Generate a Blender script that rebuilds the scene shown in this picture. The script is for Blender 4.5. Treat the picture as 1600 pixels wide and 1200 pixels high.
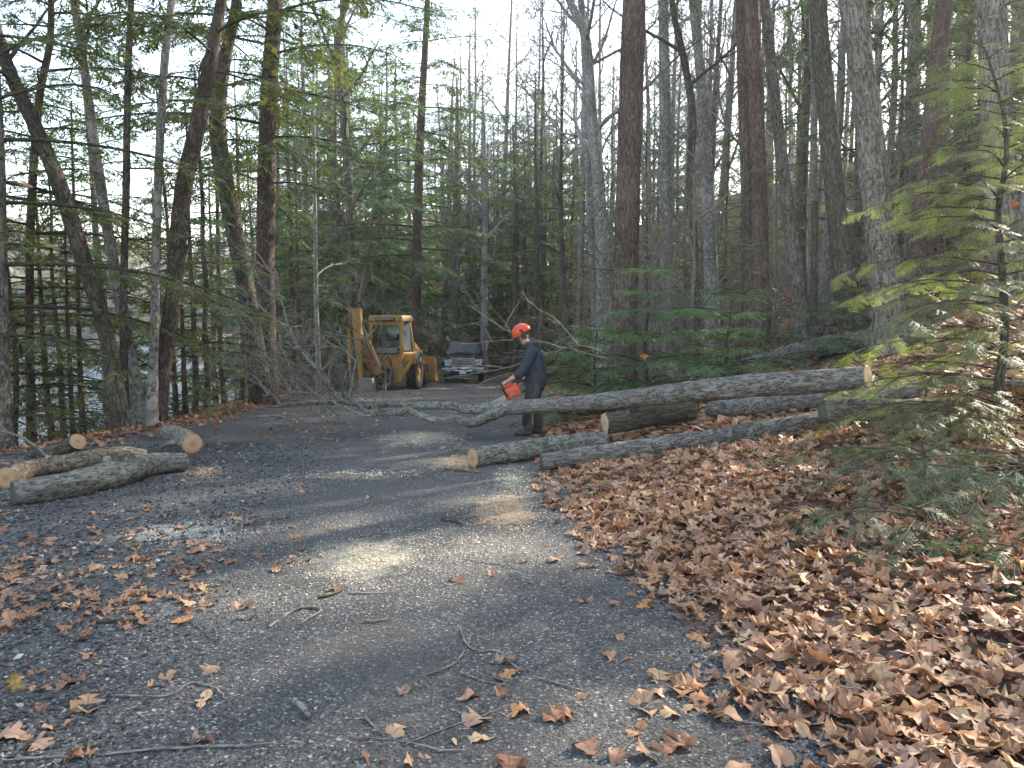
import bpy, bmesh, math, random
import numpy as np
from mathutils import Vector, Matrix, Euler

for o in list(bpy.data.objects):
    bpy.data.objects.remove(o)
scene = bpy.context.scene
COL = scene.collection
R = math.radians
rng = np.random.default_rng(11)

# ------------------------------------------------------------------ camera
CAM = np.array([0.0, 0.0, 1.58])
FPX = 1208.0                       # focal length in pixels of the 1600 x 1200 photograph
PITCH = math.atan(100.0 / FPX)     # horizon at pixel row 500
cam_d = bpy.data.cameras.new('camera')
cam_d.sensor_width = 36.0
cam_d.lens = 36.0 * FPX / 1600.0
cam_d.clip_start = 0.05
cam_d.clip_end = 3000.0
cam = bpy.data.objects.new('camera', cam_d)
COL.objects.link(cam)
cam.location = CAM
cam.rotation_euler = (math.pi / 2 - PITCH, 0, 0)
scene.camera = cam

# ------------------------------------------------------------------ sky and sun
SUN_AZ, SUN_EL = R(48), R(29)      # to the right of the view and in front of it
world = bpy.data.worlds.new('World')
scene.world = world
world.use_nodes = True
wn, wl = world.node_tree.nodes, world.node_tree.links
wn.clear()
w_out = wn.new('ShaderNodeOutputWorld')
w_bg = wn.new('ShaderNodeBackground')
w_sky = wn.new('ShaderNodeTexSky')
w_sky.sky_type = 'NISHITA'
w_sky.sun_disc = False
w_sky.sun_elevation = SUN_EL
w_sky.sun_rotation = SUN_AZ
w_sky.altitude = 100
w_sky.air_density = 1.2
w_sky.dust_density = 0.9
w_bg.inputs['Strength'].default_value = 0.13
# thin broken cloud, the same over the whole dome
w_tc = wn.new('ShaderNodeTexCoord')
w_map = wn.new('ShaderNodeMapping'); w_map.inputs['Scale'].default_value = (1.0, 1.0, 2.2)
w_noise = wn.new('ShaderNodeTexNoise')
w_noise.inputs['Scale'].default_value = 2.6
w_noise.inputs['Detail'].default_value = 7
w_ramp = wn.new('ShaderNodeValToRGB')
w_ramp.color_ramp.elements[0].position = 0.52; w_ramp.color_ramp.elements[0].color = (0, 0, 0, 1)
w_ramp.color_ramp.elements[1].position = 0.76; w_ramp.color_ramp.elements[1].color = (0.8, 0.8, 0.8, 1)
w_mix = wn.new('ShaderNodeMixRGB'); w_mix.inputs[2].default_value = (6.8, 7.0, 7.3, 1)
wl.new(w_tc.outputs['Generated'], w_map.inputs['Vector']); wl.new(w_map.outputs[0], w_noise.inputs['Vector'])
wl.new(w_noise.outputs[0], w_ramp.inputs[0]); wl.new(w_ramp.outputs[0], w_mix.inputs[0])
wl.new(w_sky.outputs[0], w_mix.inputs[1]); wl.new(w_mix.outputs[0], w_bg.inputs['Color'])
wl.new(w_bg.outputs[0], w_out.inputs['Surface'])

sun_d = bpy.data.lights.new('sun', 'SUN')
sun_d.energy = 4.2
sun_d.angle = R(0.6)
sun_d.color = (1.0, 0.93, 0.82)
sun = bpy.data.objects.new('sun', sun_d)
COL.objects.link(sun)
sun_dir = Vector((math.sin(SUN_AZ) * math.cos(SUN_EL), math.cos(SUN_AZ) * math.cos(SUN_EL), math.sin(SUN_EL)))
sun.rotation_euler = (-sun_dir).to_track_quat('-Z', 'Y').to_euler()
sun.location = (30, 30, 40)

vs = scene.view_settings
vs.view_transform = 'Standard'
vs.look = 'None'
vs.exposure = 2.4
vs.use_white_balance = True
vs.white_balance_temperature = 7050
vs.white_balance_tint = 10
vs.gamma = 1.0
vs.use_curve_mapping = False
scene.cycles.max_bounces = 5
scene.cycles.diffuse_bounces = 3
scene.cycles.transparent_max_bounces = 8
scene.cycles.use_denoising = True

# ------------------------------------------------------------------ small maths
_cp, _sp = math.cos(PITCH), math.sin(PITCH)
def ray(px, py):
    u, v = (px - 800.0) / FPX, (600.0 - py) / FPX
    return np.array([u, _cp + v * _sp, -_sp + v * _cp])
def at(px, py, d):
    """the point seen at a pixel, d metres in front (world y)"""
    r = ray(px, py)
    return CAM + r * (d / r[1])

def _h(i, j, k):
    n = (i.astype(np.int64) * 374761393 + j.astype(np.int64) * 668265263 + k.astype(np.int64) * 2147483647 + 1013904223) & 0xffffffff
    n = ((n ^ (n >> 13)) * 1274126177) & 0xffffffff
    n = ((n ^ (n >> 16)) * 2246822519) & 0xffffffff
    return ((n ^ (n >> 15)) & 0xffffff) / float(0xffffff)
def vnoise(x, y, z=0.0):
    x, y, z = np.broadcast_arrays(np.asarray(x, float), np.asarray(y, float), np.asarray(z, float))
    i, j, k = np.floor(x), np.floor(y), np.floor(z)
    a, b, c = x - i, y - j, z - k
    a, b, c = a * a * (3 - 2 * a), b * b * (3 - 2 * b), c * c * (3 - 2 * c)
    out = 0
    for di in (0, 1):
        for dj in (0, 1):
            for dk in (0, 1):
                w = (a if di else 1 - a) * (b if dj else 1 - b) * (c if dk else 1 - c)
                out = out + w * _h(i + di, j + dj, k + dk)
    return out * 2 - 1
def fbm(x, y, z=0.0, o=4):
    s, a, f = 0, 0.5, 1.0
    for q in range(o):
        s = s + a * vnoise(np.asarray(x) * f + 17.3 * q, np.asarray(y) * f + 5.1 * q, np.asarray(z) * f)
        a *= 0.5; f *= 2.03
    return s
def sstep(a, b, x):
    t = np.clip((np.asarray(x, float) - a) / (b - a), 0, 1)
    return t * t * (3 - 2 * t)

# ------------------------------------------------------------------ the lie of the land
def road_z(y):
    return np.interp(y, [-10, 0, 6, 11.5, 16, 20, 28.7, 37.7, 60, 100, 400], [0.1, 0.0, -0.02, -0.13, -0.30, -0.5, -0.99, -1.48, -2.2, -2.6, -2.0])
def _smooth_interp(y, xs, vs_):
    y = np.asarray(y, float); s = 0
    for o in (-1.5, -0.75, 0, 0.75, 1.5):
        s = s + np.interp(y + o, xs, vs_)
    return s / 5
def edge_right(y):
    b = _smooth_interp(y, [-10, 1, 2.9, 5.5, 8, 10, 14, 20, 30, 38, 50, 80, 400], [1.5, 1.25, 1.0, 0.8, 0.42, 0.45, 0.7, 1.2, 1.0, 0.2, -3.0, -16, -110])
    return b + 0.16 * vnoise(np.asarray(y) * 1.7, 3.3) + 0.07 * vnoise(np.asarray(y) * 5.1, 8.3)
def edge_left(y):
    b = _smooth_interp(y, [-10, 6, 9, 12.5, 20, 28, 38, 50, 80, 400], [-7.5, -6.8, -6.1, -5.2, -5.6, -6.8, -5.0, -8.0, -22, -118])
    return b + 0.2 * vnoise(np.asarray(y) * 1.3, 9.3)
def bank(y):
    return _smooth_interp(y, [-10, 6, 9, 12.5, 20, 30, 60, 120, 400], [-7.6, -7.0, -6.4, -5.75, -6.7, -8.6, -16, -42, -190])
LAKE_Z = -4.3
def height(x, y):
    x = np.asarray(x, float); y = np.asarray(y, float)
    z = road_z(y) + 0 * x
    s = np.maximum(x - edge_right(y), 0)
    s1 = np.minimum(s, 11.0)
    rise = 0.085 * s1 + 0.0185 * s1 * s1 + 0.49 * np.maximum(s - 11.0, 0)
    s2 = np.maximum(s - 5.0, 0)
    rise = rise + np.where(s2 < 6, 0.014 * s2 * s2, 0.504 + 0.168 * (s2 - 6))
    rise = np.where(rise > 14, 14 + (rise - 14) * 0.3, rise)
    z = z + rise * (1 - 0.5 * sstep(60, 140, y))
    t = np.maximum(bank(y) - x, 0)
    z = z - np.minimum(0.16 * t + 0.05 * t * t, 7.0 + 0 * t)
    z = z + 0.05 * sstep(0.6, 0, np.abs(x - bank(y) - 0.3) * 0.7) * sstep(2, 4, y)
    off = np.maximum(sstep(0.0, 2.0, s), sstep(0, 1.0, t))
    z = z + (0.02 + 0.12 * off) * fbm(x * 0.9, y * 0.9, 1.0, 3) + 0.012 * fbm(x * 4.5, y * 4.5, 2.0, 2) * sstep(60, 20, y)
    return z
def ground_at(px, py, dmax=120.0):
    """where the ray of a pixel meets the ground"""
    r = ray(px, py); r = r / r[1]
    d = np.linspace(1.2, dmax, 6000)
    p = CAM[None] + r[None] * d[:, None]
    below = p[:, 2] < height(p[:, 0], p[:, 1])
    i = int(np.argmax(below)) if below.any() else 5999
    return p[i]
def gz(x, y):
    return float(height(np.array([x]), np.array([y]))[0])

# ------------------------------------------------------------------ mesh helpers
class Acc:
    def __init__(s):
        s.V, s.Q, s.T, s.uv, s.n, s.tint, s.mq, s.mt = [], [], [], [], 0, [], [], []
    def add(s, V, F, uv=None, tint=None, m=0):
        V = np.asarray(V, float); F = np.asarray(F, np.int64)
        if len(F) == 0: return
        (s.Q if F.shape[1] == 4 else s.T).append(F + s.n)
        (s.mq if F.shape[1] == 4 else s.mt).append(np.full(len(F), m))
        s.V.append(V); s.n += len(V)
        s.uv.append(np.zeros((len(V), 2)) if uv is None else np.asarray(uv, float))
        s.tint.append(np.ones((len(V), 3)) if tint is None else np.broadcast_to(np.asarray(tint, float), (len(V), 3)))
    def mesh(s, name, mats, smooth=True, tint=False):
        V = np.concatenate(s.V).astype(np.float32)
        me = bpy.data.meshes.new(name)
        Q = np.concatenate(s.Q) if s.Q else np.zeros((0, 4), np.int64)
        T = np.concatenate(s.T) if s.T else np.zeros((0, 3), np.int64)
        li = np.concatenate([Q.ravel(), T.ravel()]).astype(np.int32)
        cnt = np.concatenate([np.full(len(Q), 4), np.full(len(T), 3)]).astype(np.int32)
        me.vertices.add(len(V)); me.vertices.foreach_set('co', V.ravel())
        me.loops.add(len(li)); me.loops.foreach_set('vertex_index', li)
        me.polygons.add(len(cnt))
        me.polygons.foreach_set('loop_start', (np.cumsum(cnt) - cnt).astype(np.int32))
        me.polygons.foreach_set('loop_total', cnt)
        mi = np.concatenate(([np.concatenate(s.mq)] if s.mq else []) + ([np.concatenate(s.mt)] if s.mt else [])).astype(np.int32)
        me.polygons.foreach_set('material_index', mi)
        me.polygons.foreach_set('use_smooth', np.full(len(cnt), smooth))
        uvl = me.uv_layers.new(name='UVMap')
        uvl.data.foreach_set('uv', np.concatenate(s.uv)[li].astype(np.float32).ravel())
        if tint:
            at_ = me.attributes.new('tint', 'FLOAT_COLOR', 'POINT')
            c = np.concatenate(s.tint)
            at_.data.foreach_set('color', np.concatenate([c, np.ones((len(c), 1))], 1).astype(np.float32).ravel())
        for m in (mats if isinstance(mats, (list, tuple)) else [mats]):
            me.materials.append(m)
        me.update(calc_edges=True)
        me.validate()
        return me
    def obj(s, name, mats, parent=None, smooth=True, tint=False):
        return link(name, s.mesh(name, mats, smooth, tint), parent)

def link(name, data, parent=None):
    o = bpy.data.objects.new(name, data)
    COL.objects.link(o)
    if parent is not None: o.parent = parent
    return o
def empty(name, loc=(0, 0, 0), rz=0.0):
    o = bpy.data.objects.new(name, None)
    o.empty_display_size = 0.2
    COL.objects.link(o); o.location = loc; o.rotation_euler = (0, 0, rz)
    return o
def tag(o, label=None, cat=None, group=None, kind=None):
    if label: o['label'] = label
    if cat: o['category'] = cat
    if group: o['group'] = group
    if kind: o['kind'] = kind
    return o
def copy_tree(src, label=None):
    c = src.copy(); COL.objects.link(c)
    for ch in src.children:
        k = ch.copy(); COL.objects.link(k); k.parent = c
        for g in ch.children:
            q = g.copy(); COL.objects.link(q); q.parent = k
    if label: c['label'] = label
    return c

def nrm(v):
    v = np.asarray(v, float); return v / (np.linalg.norm(v) + 1e-12)
def resample(P, step):
    """smooth (Catmull-Rom) resampling of a polyline whose rows may carry radius as a last column"""
    P = np.asarray(P, float)
    if len(P) < 3:
        n = max(2, int(np.linalg.norm(P[-1, :3] - P[0, :3]) / step) + 1)
        t = np.linspace(0, 1, n)[:, None]
        return P[0] * (1 - t) + P[-1] * t
    Q = np.vstack([2 * P[0] - P[1], P, 2 * P[-1] - P[-2]])
    out = []
    for i in range(1, len(Q) - 2):
        n = max(2, int(np.linalg.norm(Q[i + 1, :3] - Q[i, :3]) / step) + 1)
        for t in np.linspace(0, 1, n, endpoint=False):
            a, b, c, d = Q[i - 1], Q[i], Q[i + 1], Q[i + 2]
            out.append(0.5 * ((2 * b) + (-a + c) * t + (2 * a - 5 * b + 4 * c - d) * t * t + (-a + 3 * b - 3 * c + d) * t ** 3))
    out.append(P[-1])
    return np.array(out)
def frames(P, seam=(0, 1, 0)):
    T = np.gradient(P, axis=0)
    T /= np.linalg.norm(T, axis=1)[:, None] + 1e-12
    n = np.asarray(seam, float) - T[0] * np.dot(seam, T[0])
    if np.linalg.norm(n) < 1e-3: n = np.cross(T[0], (1, 0, 0.3))
    n = nrm(n); N = [n]
    for t in T[1:]:
        n = n - t * np.dot(n, t); n = nrm(n); N.append(n)
    N = np.array(N)
    return T, N, np.cross(T, N)
def tube(P, rad, seg=8, seam=(0, 1, 0), disp=None, flat=1.0):
    """returns vertices, quads, uv (metres); disp(theta, s, r) -> radius factor"""
    P = np.asarray(P, float); rad = np.broadcast_to(np.asarray(rad, float), (len(P),))
    T, N, B = frames(P, seam)
    th = np.linspace(0, 2 * math.pi, seg + 1)
    s = np.concatenate([[0], np.cumsum(np.linalg.norm(np.diff(P, axis=0), axis=1))])
    rr = np.repeat(rad[:, None], seg + 1, 1)
    if disp is not None:
        rr = rr * disp(th[None, :] + 0 * rr, s[:, None] + 0 * rr, rr)
        rr[:, -1] = rr[:, 0]
    V = P[:, None] + rr[..., None] * (np.cos(th)[None, :, None] * N[:, None] + flat * np.sin(th)[None, :, None] * B[:, None])
    n = len(P)
    i = np.arange(n - 1)[:, None] * (seg + 1) + np.arange(seg)[None]
    F = np.stack([i, i + 1, i + seg + 2, i + seg + 1], -1).reshape(-1, 4)
    uv = np.stack([th[None, :] * rad.mean() + 0 * rr, s[:, None] + 0 * rr], -1).reshape(-1, 2)
    return V.reshape(-1, 3), F, uv

# ------------------------------------------------------------------ materials
MATS = {}
def new_mat(name):
    m = bpy.data.materials.new(name); m.use_nodes = True
    MATS[name] = m
    nt = m.node_tree
    return m, nt.nodes, nt.links, nt.nodes['Principled BSDF']
def nnode(ns, t, **kw):
    n = ns.new(t)
    for k, v in kw.items():
        if k in n.inputs: n.inputs[k].default_value = v
        else: setattr(n, k, v)
    return n
def ramp(ns, stops):
    r = ns.new('ShaderNodeValToRGB')
    e = r.color_ramp.elements
    while len(e) < len(stops): e.new(0.5)
    for q, (p, c) in zip(e, stops):
        q.position = p; q.color = (*c, 1) if len(c) == 3 else c
    return r
def set_spec(b, v):
    b.inputs['Specular IOR Level'].default_value = v

def plain(name, col, rough=0.6, metal=0.0, spec=0.5, grime=0.0, grime_col=(0.06, 0.05, 0.04), scale=6.0, bump=0.0, rust=None):
    m, ns, ls, b = new_mat(name)
    b.inputs['Roughness'].default_value = rough
    b.inputs['Metallic'].default_value = metal
    set_spec(b, spec)
    tc = ns.new('ShaderNodeTexCoord')
    n1 = nnode(ns, 'ShaderNodeTexNoise', Scale=scale, Detail=6.0, Roughness=0.65)
    ls.new(tc.outputs['Object'], n1.inputs['Vector'])
    lo = tuple(max(0, c * 0.82) for c in col); hi = tuple(min(1, c * 1.12) for c in col)
    r1 = ramp(ns, [(0.3, lo), (0.7, hi)])
    ls.new(n1.outputs[0], r1.inputs[0])
    cur = r1.outputs[0]
    if grime:
        n2 = nnode(ns, 'ShaderNodeTexNoise', Scale=scale * 0.45, Detail=8.0, Roughness=0.7)
        ls.new(tc.outputs['Object'], n2.inputs['Vector'])
        r2 = ramp(ns, [(0.5 - grime * 0.25, (0, 0, 0)), (0.78 - grime * 0.1, (1, 1, 1))])
        ls.new(n2.outputs[0], r2.inputs[0])
        mx = ns.new('ShaderNodeMixRGB'); mx.inputs[2].default_value = (*grime_col, 1)
        ml = nnode(ns, 'ShaderNodeMath', operation='MULTIPLY'); ml.inputs[1].default_value = min(1, grime * 1.2)
        ls.new(r2.outputs[0], ml.inputs[0]); ls.new(ml.outputs[0], mx.inputs[0]); ls.new(cur, mx.inputs[1])
        cur = mx.outputs[0]
    if rust:
        n3 = nnode(ns, 'ShaderNodeTexNoise', Scale=scale * 2.1, Detail=9.0, Roughness=0.75)
        ls.new(tc.outputs['Object'], n3.inputs['Vector'])
        r3 = ramp(ns, [(rust, (0, 0, 0)), (rust + 0.05, (1, 1, 1))])
        ls.new(n3.outputs[0], r3.inputs[0])
        mx = ns.new('ShaderNodeMixRGB'); mx.inputs[2].default_value = (0.11, 0.045, 0.02, 1)
        ls.new(r3.outputs[0], mx.inputs[0]); ls.new(cur, mx.inputs[1]); cur = mx.outputs[0]
    ls.new(cur, b.inputs['Base Color'])
    if bump:
        bp = nnode(ns, 'ShaderNodeBump', Strength=bump, Distance=0.01)
        n4 = nnode(ns, 'ShaderNodeTexNoise', Scale=scale * 8, Detail=4.0)
        ls.new(tc.outputs['Object'], n4.inputs['Vector'])
        ls.new(n4.outputs[0], bp.inputs['Height']); ls.new(bp.outputs[0], b.inputs['Normal'])
    return m

def bark(name, dark, mid, light, su=26.0, sv=4.0, lichen=0.0, lichen_col=(0.30, 0.34, 0.27), bump=0.8, moss=0.0):
    """bark in surface metres: long furrows, flakes, patches of lichen"""
    m, ns, ls, b = new_mat(name)
    b.inputs['Roughness'].default_value = 0.92; set_spec(b, 0.2)
    uv = ns.new('ShaderNodeUVMap'); uv.uv_map = 'UVMap'
    oi = ns.new('ShaderNodeObjectInfo')
    vm = nnode(ns, 'ShaderNodeVectorMath', operation='ADD')
    sc = nnode(ns, 'ShaderNodeVectorMath', operation='SCALE'); sc.inputs['Scale'].default_value = 37.0
    cmb = ns.new('ShaderNodeCombineXYZ')
    for i in range(3): ls.new(oi.outputs['Random'], cmb.inputs[i])
    ls.new(cmb.outputs[0], sc.inputs[0]); ls.new(uv.outputs[0], vm.inputs[0]); ls.new(sc.outputs[0], vm.inputs[1])
    mp = nnode(ns, 'ShaderNodeMapping'); mp.inputs['Scale'].default_value = (su, sv, 1)
    ls.new(vm.outputs[0], mp.inputs[0])
    n1 = nnode(ns, 'ShaderNodeTexNoise', Scale=1.0, Detail=8.0, Roughness=0.62, Distortion=0.5)
    ls.new(mp.outputs[0], n1.inputs['Vector'])
    sb = nnode(ns, 'ShaderNodeMath', operation='SUBTRACT'); ls.new(n1.outputs[0], sb.inputs[0]); sb.inputs[1].default_value = 0.5
    ab = nnode(ns, 'ShaderNodeMath', operation='ABSOLUTE'); ls.new(sb.outputs[0], ab.inputs[0])
    n9 = nnode(ns, 'ShaderNodeTexNoise', Scale=3.1, Detail=5.0, Roughness=0.65); ls.new(mp.outputs[0], n9.inputs['Vector'])
    ma = nnode(ns, 'ShaderNodeMath', operation='MULTIPLY_ADD'); ls.new(ab.outputs[0], ma.inputs[0]); ma.inputs[1].default_value = 4.2; ls.new(n9.outputs[0], ma.inputs[2])
    r1 = ramp(ns, [(0.47, dark), (0.64, mid), (1.0, light)])
    ls.new(ma.outputs[0], r1.inputs[0])
    cur = r1.outputs[0]
    n0 = nnode(ns, 'ShaderNodeTexNoise', Scale=1.3, Detail=3.0)
    ls.new(vm.outputs[0], n0.inputs['Vector'])
    r0 = ramp(ns, [(0.3, (0.72, 0.72, 0.72)), (0.7, (1.2, 1.2, 1.2))])
    ls.new(n0.outputs[0], r0.inputs[0])
    mm = nnode(ns, 'ShaderNodeMixRGB', blend_type='MULTIPLY'); mm.inputs[0].default_value = 1.0
    ls.new(cur, mm.inputs[1]); ls.new(r0.outputs[0], mm.inputs[2]); cur = mm.outputs[0]
    if lichen:
        for scl, col, amt in ((9.0, lichen_col, lichen), (23.0, tuple(c * 1.25 for c in lichen_col), lichen * 0.8)):
            n2 = nnode(ns, 'ShaderNodeTexNoise', Scale=scl, Detail=6.0, Roughness=0.7)
            ls.new(vm.outputs[0], n2.inputs['Vector'])
            r2 = ramp(ns, [(0.64 - amt * 0.16, (0, 0, 0)), (0.70 - amt * 0.14, (0.85, 0.85, 0.85))])
            ls.new(n2.outputs[0], r2.inputs[0])
            mx = ns.new('ShaderNodeMixRGB'); mx.inputs[2].default_value = (*col, 1)
            ls.new(r2.outputs[0], mx.inputs[0]); ls.new(cur, mx.inputs[1]); cur = mx.outputs[0]
    if moss:
        n3 = nnode(ns, 'ShaderNodeTexNoise', Scale=2.5, Detail=6.0, Roughness=0.7)
        ls.new(vm.outputs[0], n3.inputs['Vector'])
        r3 = ramp(ns, [(0.62 - moss * 0.2, (0, 0, 0)), (0.72 - moss * 0.15, (0.8, 0.8, 0.8))])
        ls.new(n3.outputs[0], r3.inputs[0])
        mx = ns.new('ShaderNodeMixRGB'); mx.inputs[2].default_value = (0.07, 0.085, 0.035, 1)
        ls.new(r3.outputs[0], mx.inputs[0]); ls.new(cur, mx.inputs[1]); cur = mx.outputs[0]
    ls.new(cur, b.inputs['Base Color'])
    bp = nnode(ns, 'ShaderNodeBump', Strength=bump, Distance=0.02)
    ls.new(ma.outputs[0], bp.inputs['Height']); ls.new(bp.outputs[0], b.inputs['Normal'])
    return m

def leafy(name, col, var=0.35, trans=0.35, rough=0.55, tcol=None, tint=False, spec=0.18, patch=None):
    """thin foliage that lets light through"""
    m, ns, ls, b = new_mat(name)
    b.inputs['Roughness'].default_value = rough; set_spec(b, spec)
    geo = ns.new('ShaderNodeNewGeometry')
    oi = ns.new('ShaderNodeObjectInfo')
    tc = ns.new('ShaderNodeTexCoord')
    n = nnode(ns, 'ShaderNodeTexNoise', Scale=1.6, Detail=4.0)
    ls.new(tc.outputs['Object'], n.inputs['Vector'])
    ad = nnode(ns, 'ShaderNodeMath', operation='ADD')
    ls.new(n.outputs[0], ad.inputs[0])
    mu = nnode(ns, 'ShaderNodeMath', operation='MULTIPLY'); mu.inputs[1].default_value = 0.35
    ls.new(geo.outputs['Random Per Island'], mu.inputs[0]); ls.new(mu.outputs[0], ad.inputs[1])
    lo = tuple(c * (1 - var) for c in col); hi = tuple(c * (1 + var) for c in col)
    stops = [(0.4, lo), (0.62, col), (0.95, hi)]
    r = ramp(ns, stops); ls.new(ad.outputs[0], r.inputs[0])
    cur = r.outputs[0]
    if patch:
        n2 = nnode(ns, 'ShaderNodeTexNoise', Scale=0.8, Detail=3.0); ls.new(tc.outputs['Object'], n2.inputs['Vector'])
        r2 = ramp(ns, [(0.58, (0, 0, 0)), (0.7, (0.7, 0.7, 0.7))]); ls.new(n2.outputs[0], r2.inputs[0])
        mx = ns.new('ShaderNodeMixRGB'); mx.inputs[2].default_value = (*patch, 1)
        ls.new(r2.outputs[0], mx.inputs[0]); ls.new(cur, mx.inputs[1]); cur = mx.outputs[0]
    if tint:
        a = ns.new('ShaderNodeAttribute'); a.attribute_name = 'tint'
        mt = nnode(ns, 'ShaderNodeMixRGB', blend_type='MULTIPLY'); mt.inputs[0].default_value = 1.0
        ls.new(cur, mt.inputs[1]); ls.new(a.outputs['Color'], mt.inputs[2]); cur = mt.outputs[0]
    ls.new(cur, b.inputs['Base Color'])
    tr = ns.new('ShaderNodeBsdfTranslucent')
    if tcol:
        mt2 = nnode(ns, 'ShaderNodeMixRGB', blend_type='MULTIPLY'); mt2.inputs[0].default_value = 1.0
        mt2.inputs[2].default_value = (*tcol, 1); ls.new(cur, mt2.inputs[1]); ls.new(mt2.outputs[0], tr.inputs['Color'])
    else:
        ls.new(cur, tr.inputs['Color'])
    ms = ns.new('ShaderNodeMixShader'); ms.inputs[0].default_value = trans
    out = ns['Material Output']
    ls.new(b.outputs[0], ms.inputs[1]); ls.new(tr.outputs[0], ms.inputs[2]); ls.new(ms.outputs[0], out.inputs['Surface'])
    return m

M_HEM = leafy('hemlock_needles', (0.092, 0.130, 0.072), 0.5, 0.30, 0.5, (1.5, 1.6, 0.7))
M_HEMB = leafy('hemlock_needles_bluish', (0.110, 0.170, 0.085), 0.45, 0.42, 0.5, (1.4, 1.6, 0.8))
M_HEMY = leafy('hemlock_needles_olive', (0.115, 0.130, 0.058), 0.5, 0.32, 0.5, (1.6, 1.6, 0.6))
M_SAP = leafy('young_hemlock_needles', (0.130, 0.160, 0.080), 0.4, 0.48, 0.45, (2.2, 2.2, 1.0), spec=0.5)
M_FAR = leafy('distant_foliage', (0.5, 0.5, 0.5), 0.3, 0.3, 0.7, None, tint=True)
M_TWIG = bark('twig_bark', (0.08, 0.07, 0.055), (0.19, 0.165, 0.14), (0.30, 0.27, 0.235), 40, 8, 0.0, bump=0.3)
M_DTWIG = bark('dark_twig_bark', (0.03, 0.025, 0.02), (0.065, 0.052, 0.042), (0.11, 0.09, 0.075), 40, 8, 0.0, bump=0.3)
M_BHEM = bark('hemlock_bark', (0.035, 0.026, 0.020), (0.095, 0.068, 0.054), (0.16, 0.125, 0.105), 26, 4.5, 0.12, (0.20, 0.22, 0.17))
M_BRED = bark('reddish_bark', (0.042, 0.029, 0.023), (0.115, 0.080, 0.064), (0.185, 0.140, 0.117), 30, 4.0, 0.10, (0.24, 0.23, 0.20))
M_BOAK = bark('oak_bark', (0.05, 0.042, 0.036), (0.15, 0.128, 0.110), (0.27, 0.24, 0.215), 22, 3.2, 0.32, (0.30, 0.31, 0.26))
M_BGREY = bark('grey_bark', (0.085, 0.078, 0.07), (0.20, 0.185, 0.17), (0.33, 0.315, 0.295), 16, 5.0, 0.35, (0.36, 0.37, 0.33), bump=0.5)
M_BDARK = bark('dark_bark', (0.030, 0.026, 0.022), (0.080, 0.066, 0.054), (0.15, 0.13, 0.110), 24, 4.0, 0.22, (0.16, 0.19, 0.11), moss=0.25)
M_LOG = bark('log_bark', (0.050, 0.041, 0.033), (0.175, 0.155, 0.138), (0.31, 0.29, 0.27), 24, 5.0, 0.42, (0.29, 0.30, 0.25), bump=1.0)
M_LOGL = bark('lichen_log_bark', (0.06, 0.055, 0.045), (0.18, 0.17, 0.145), (0.30, 0.29, 0.255), 20, 6.0, 0.55, (0.31, 0.33, 0.26), bump=1.0, moss=0.35)
M_LOGB = bark('brown_log_bark', (0.07, 0.05, 0.035), (0.20, 0.150, 0.11), (0.34, 0.275, 0.215), 20, 7.0, 0.15, (0.42, 0.38, 0.31), bump=0.6)
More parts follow.
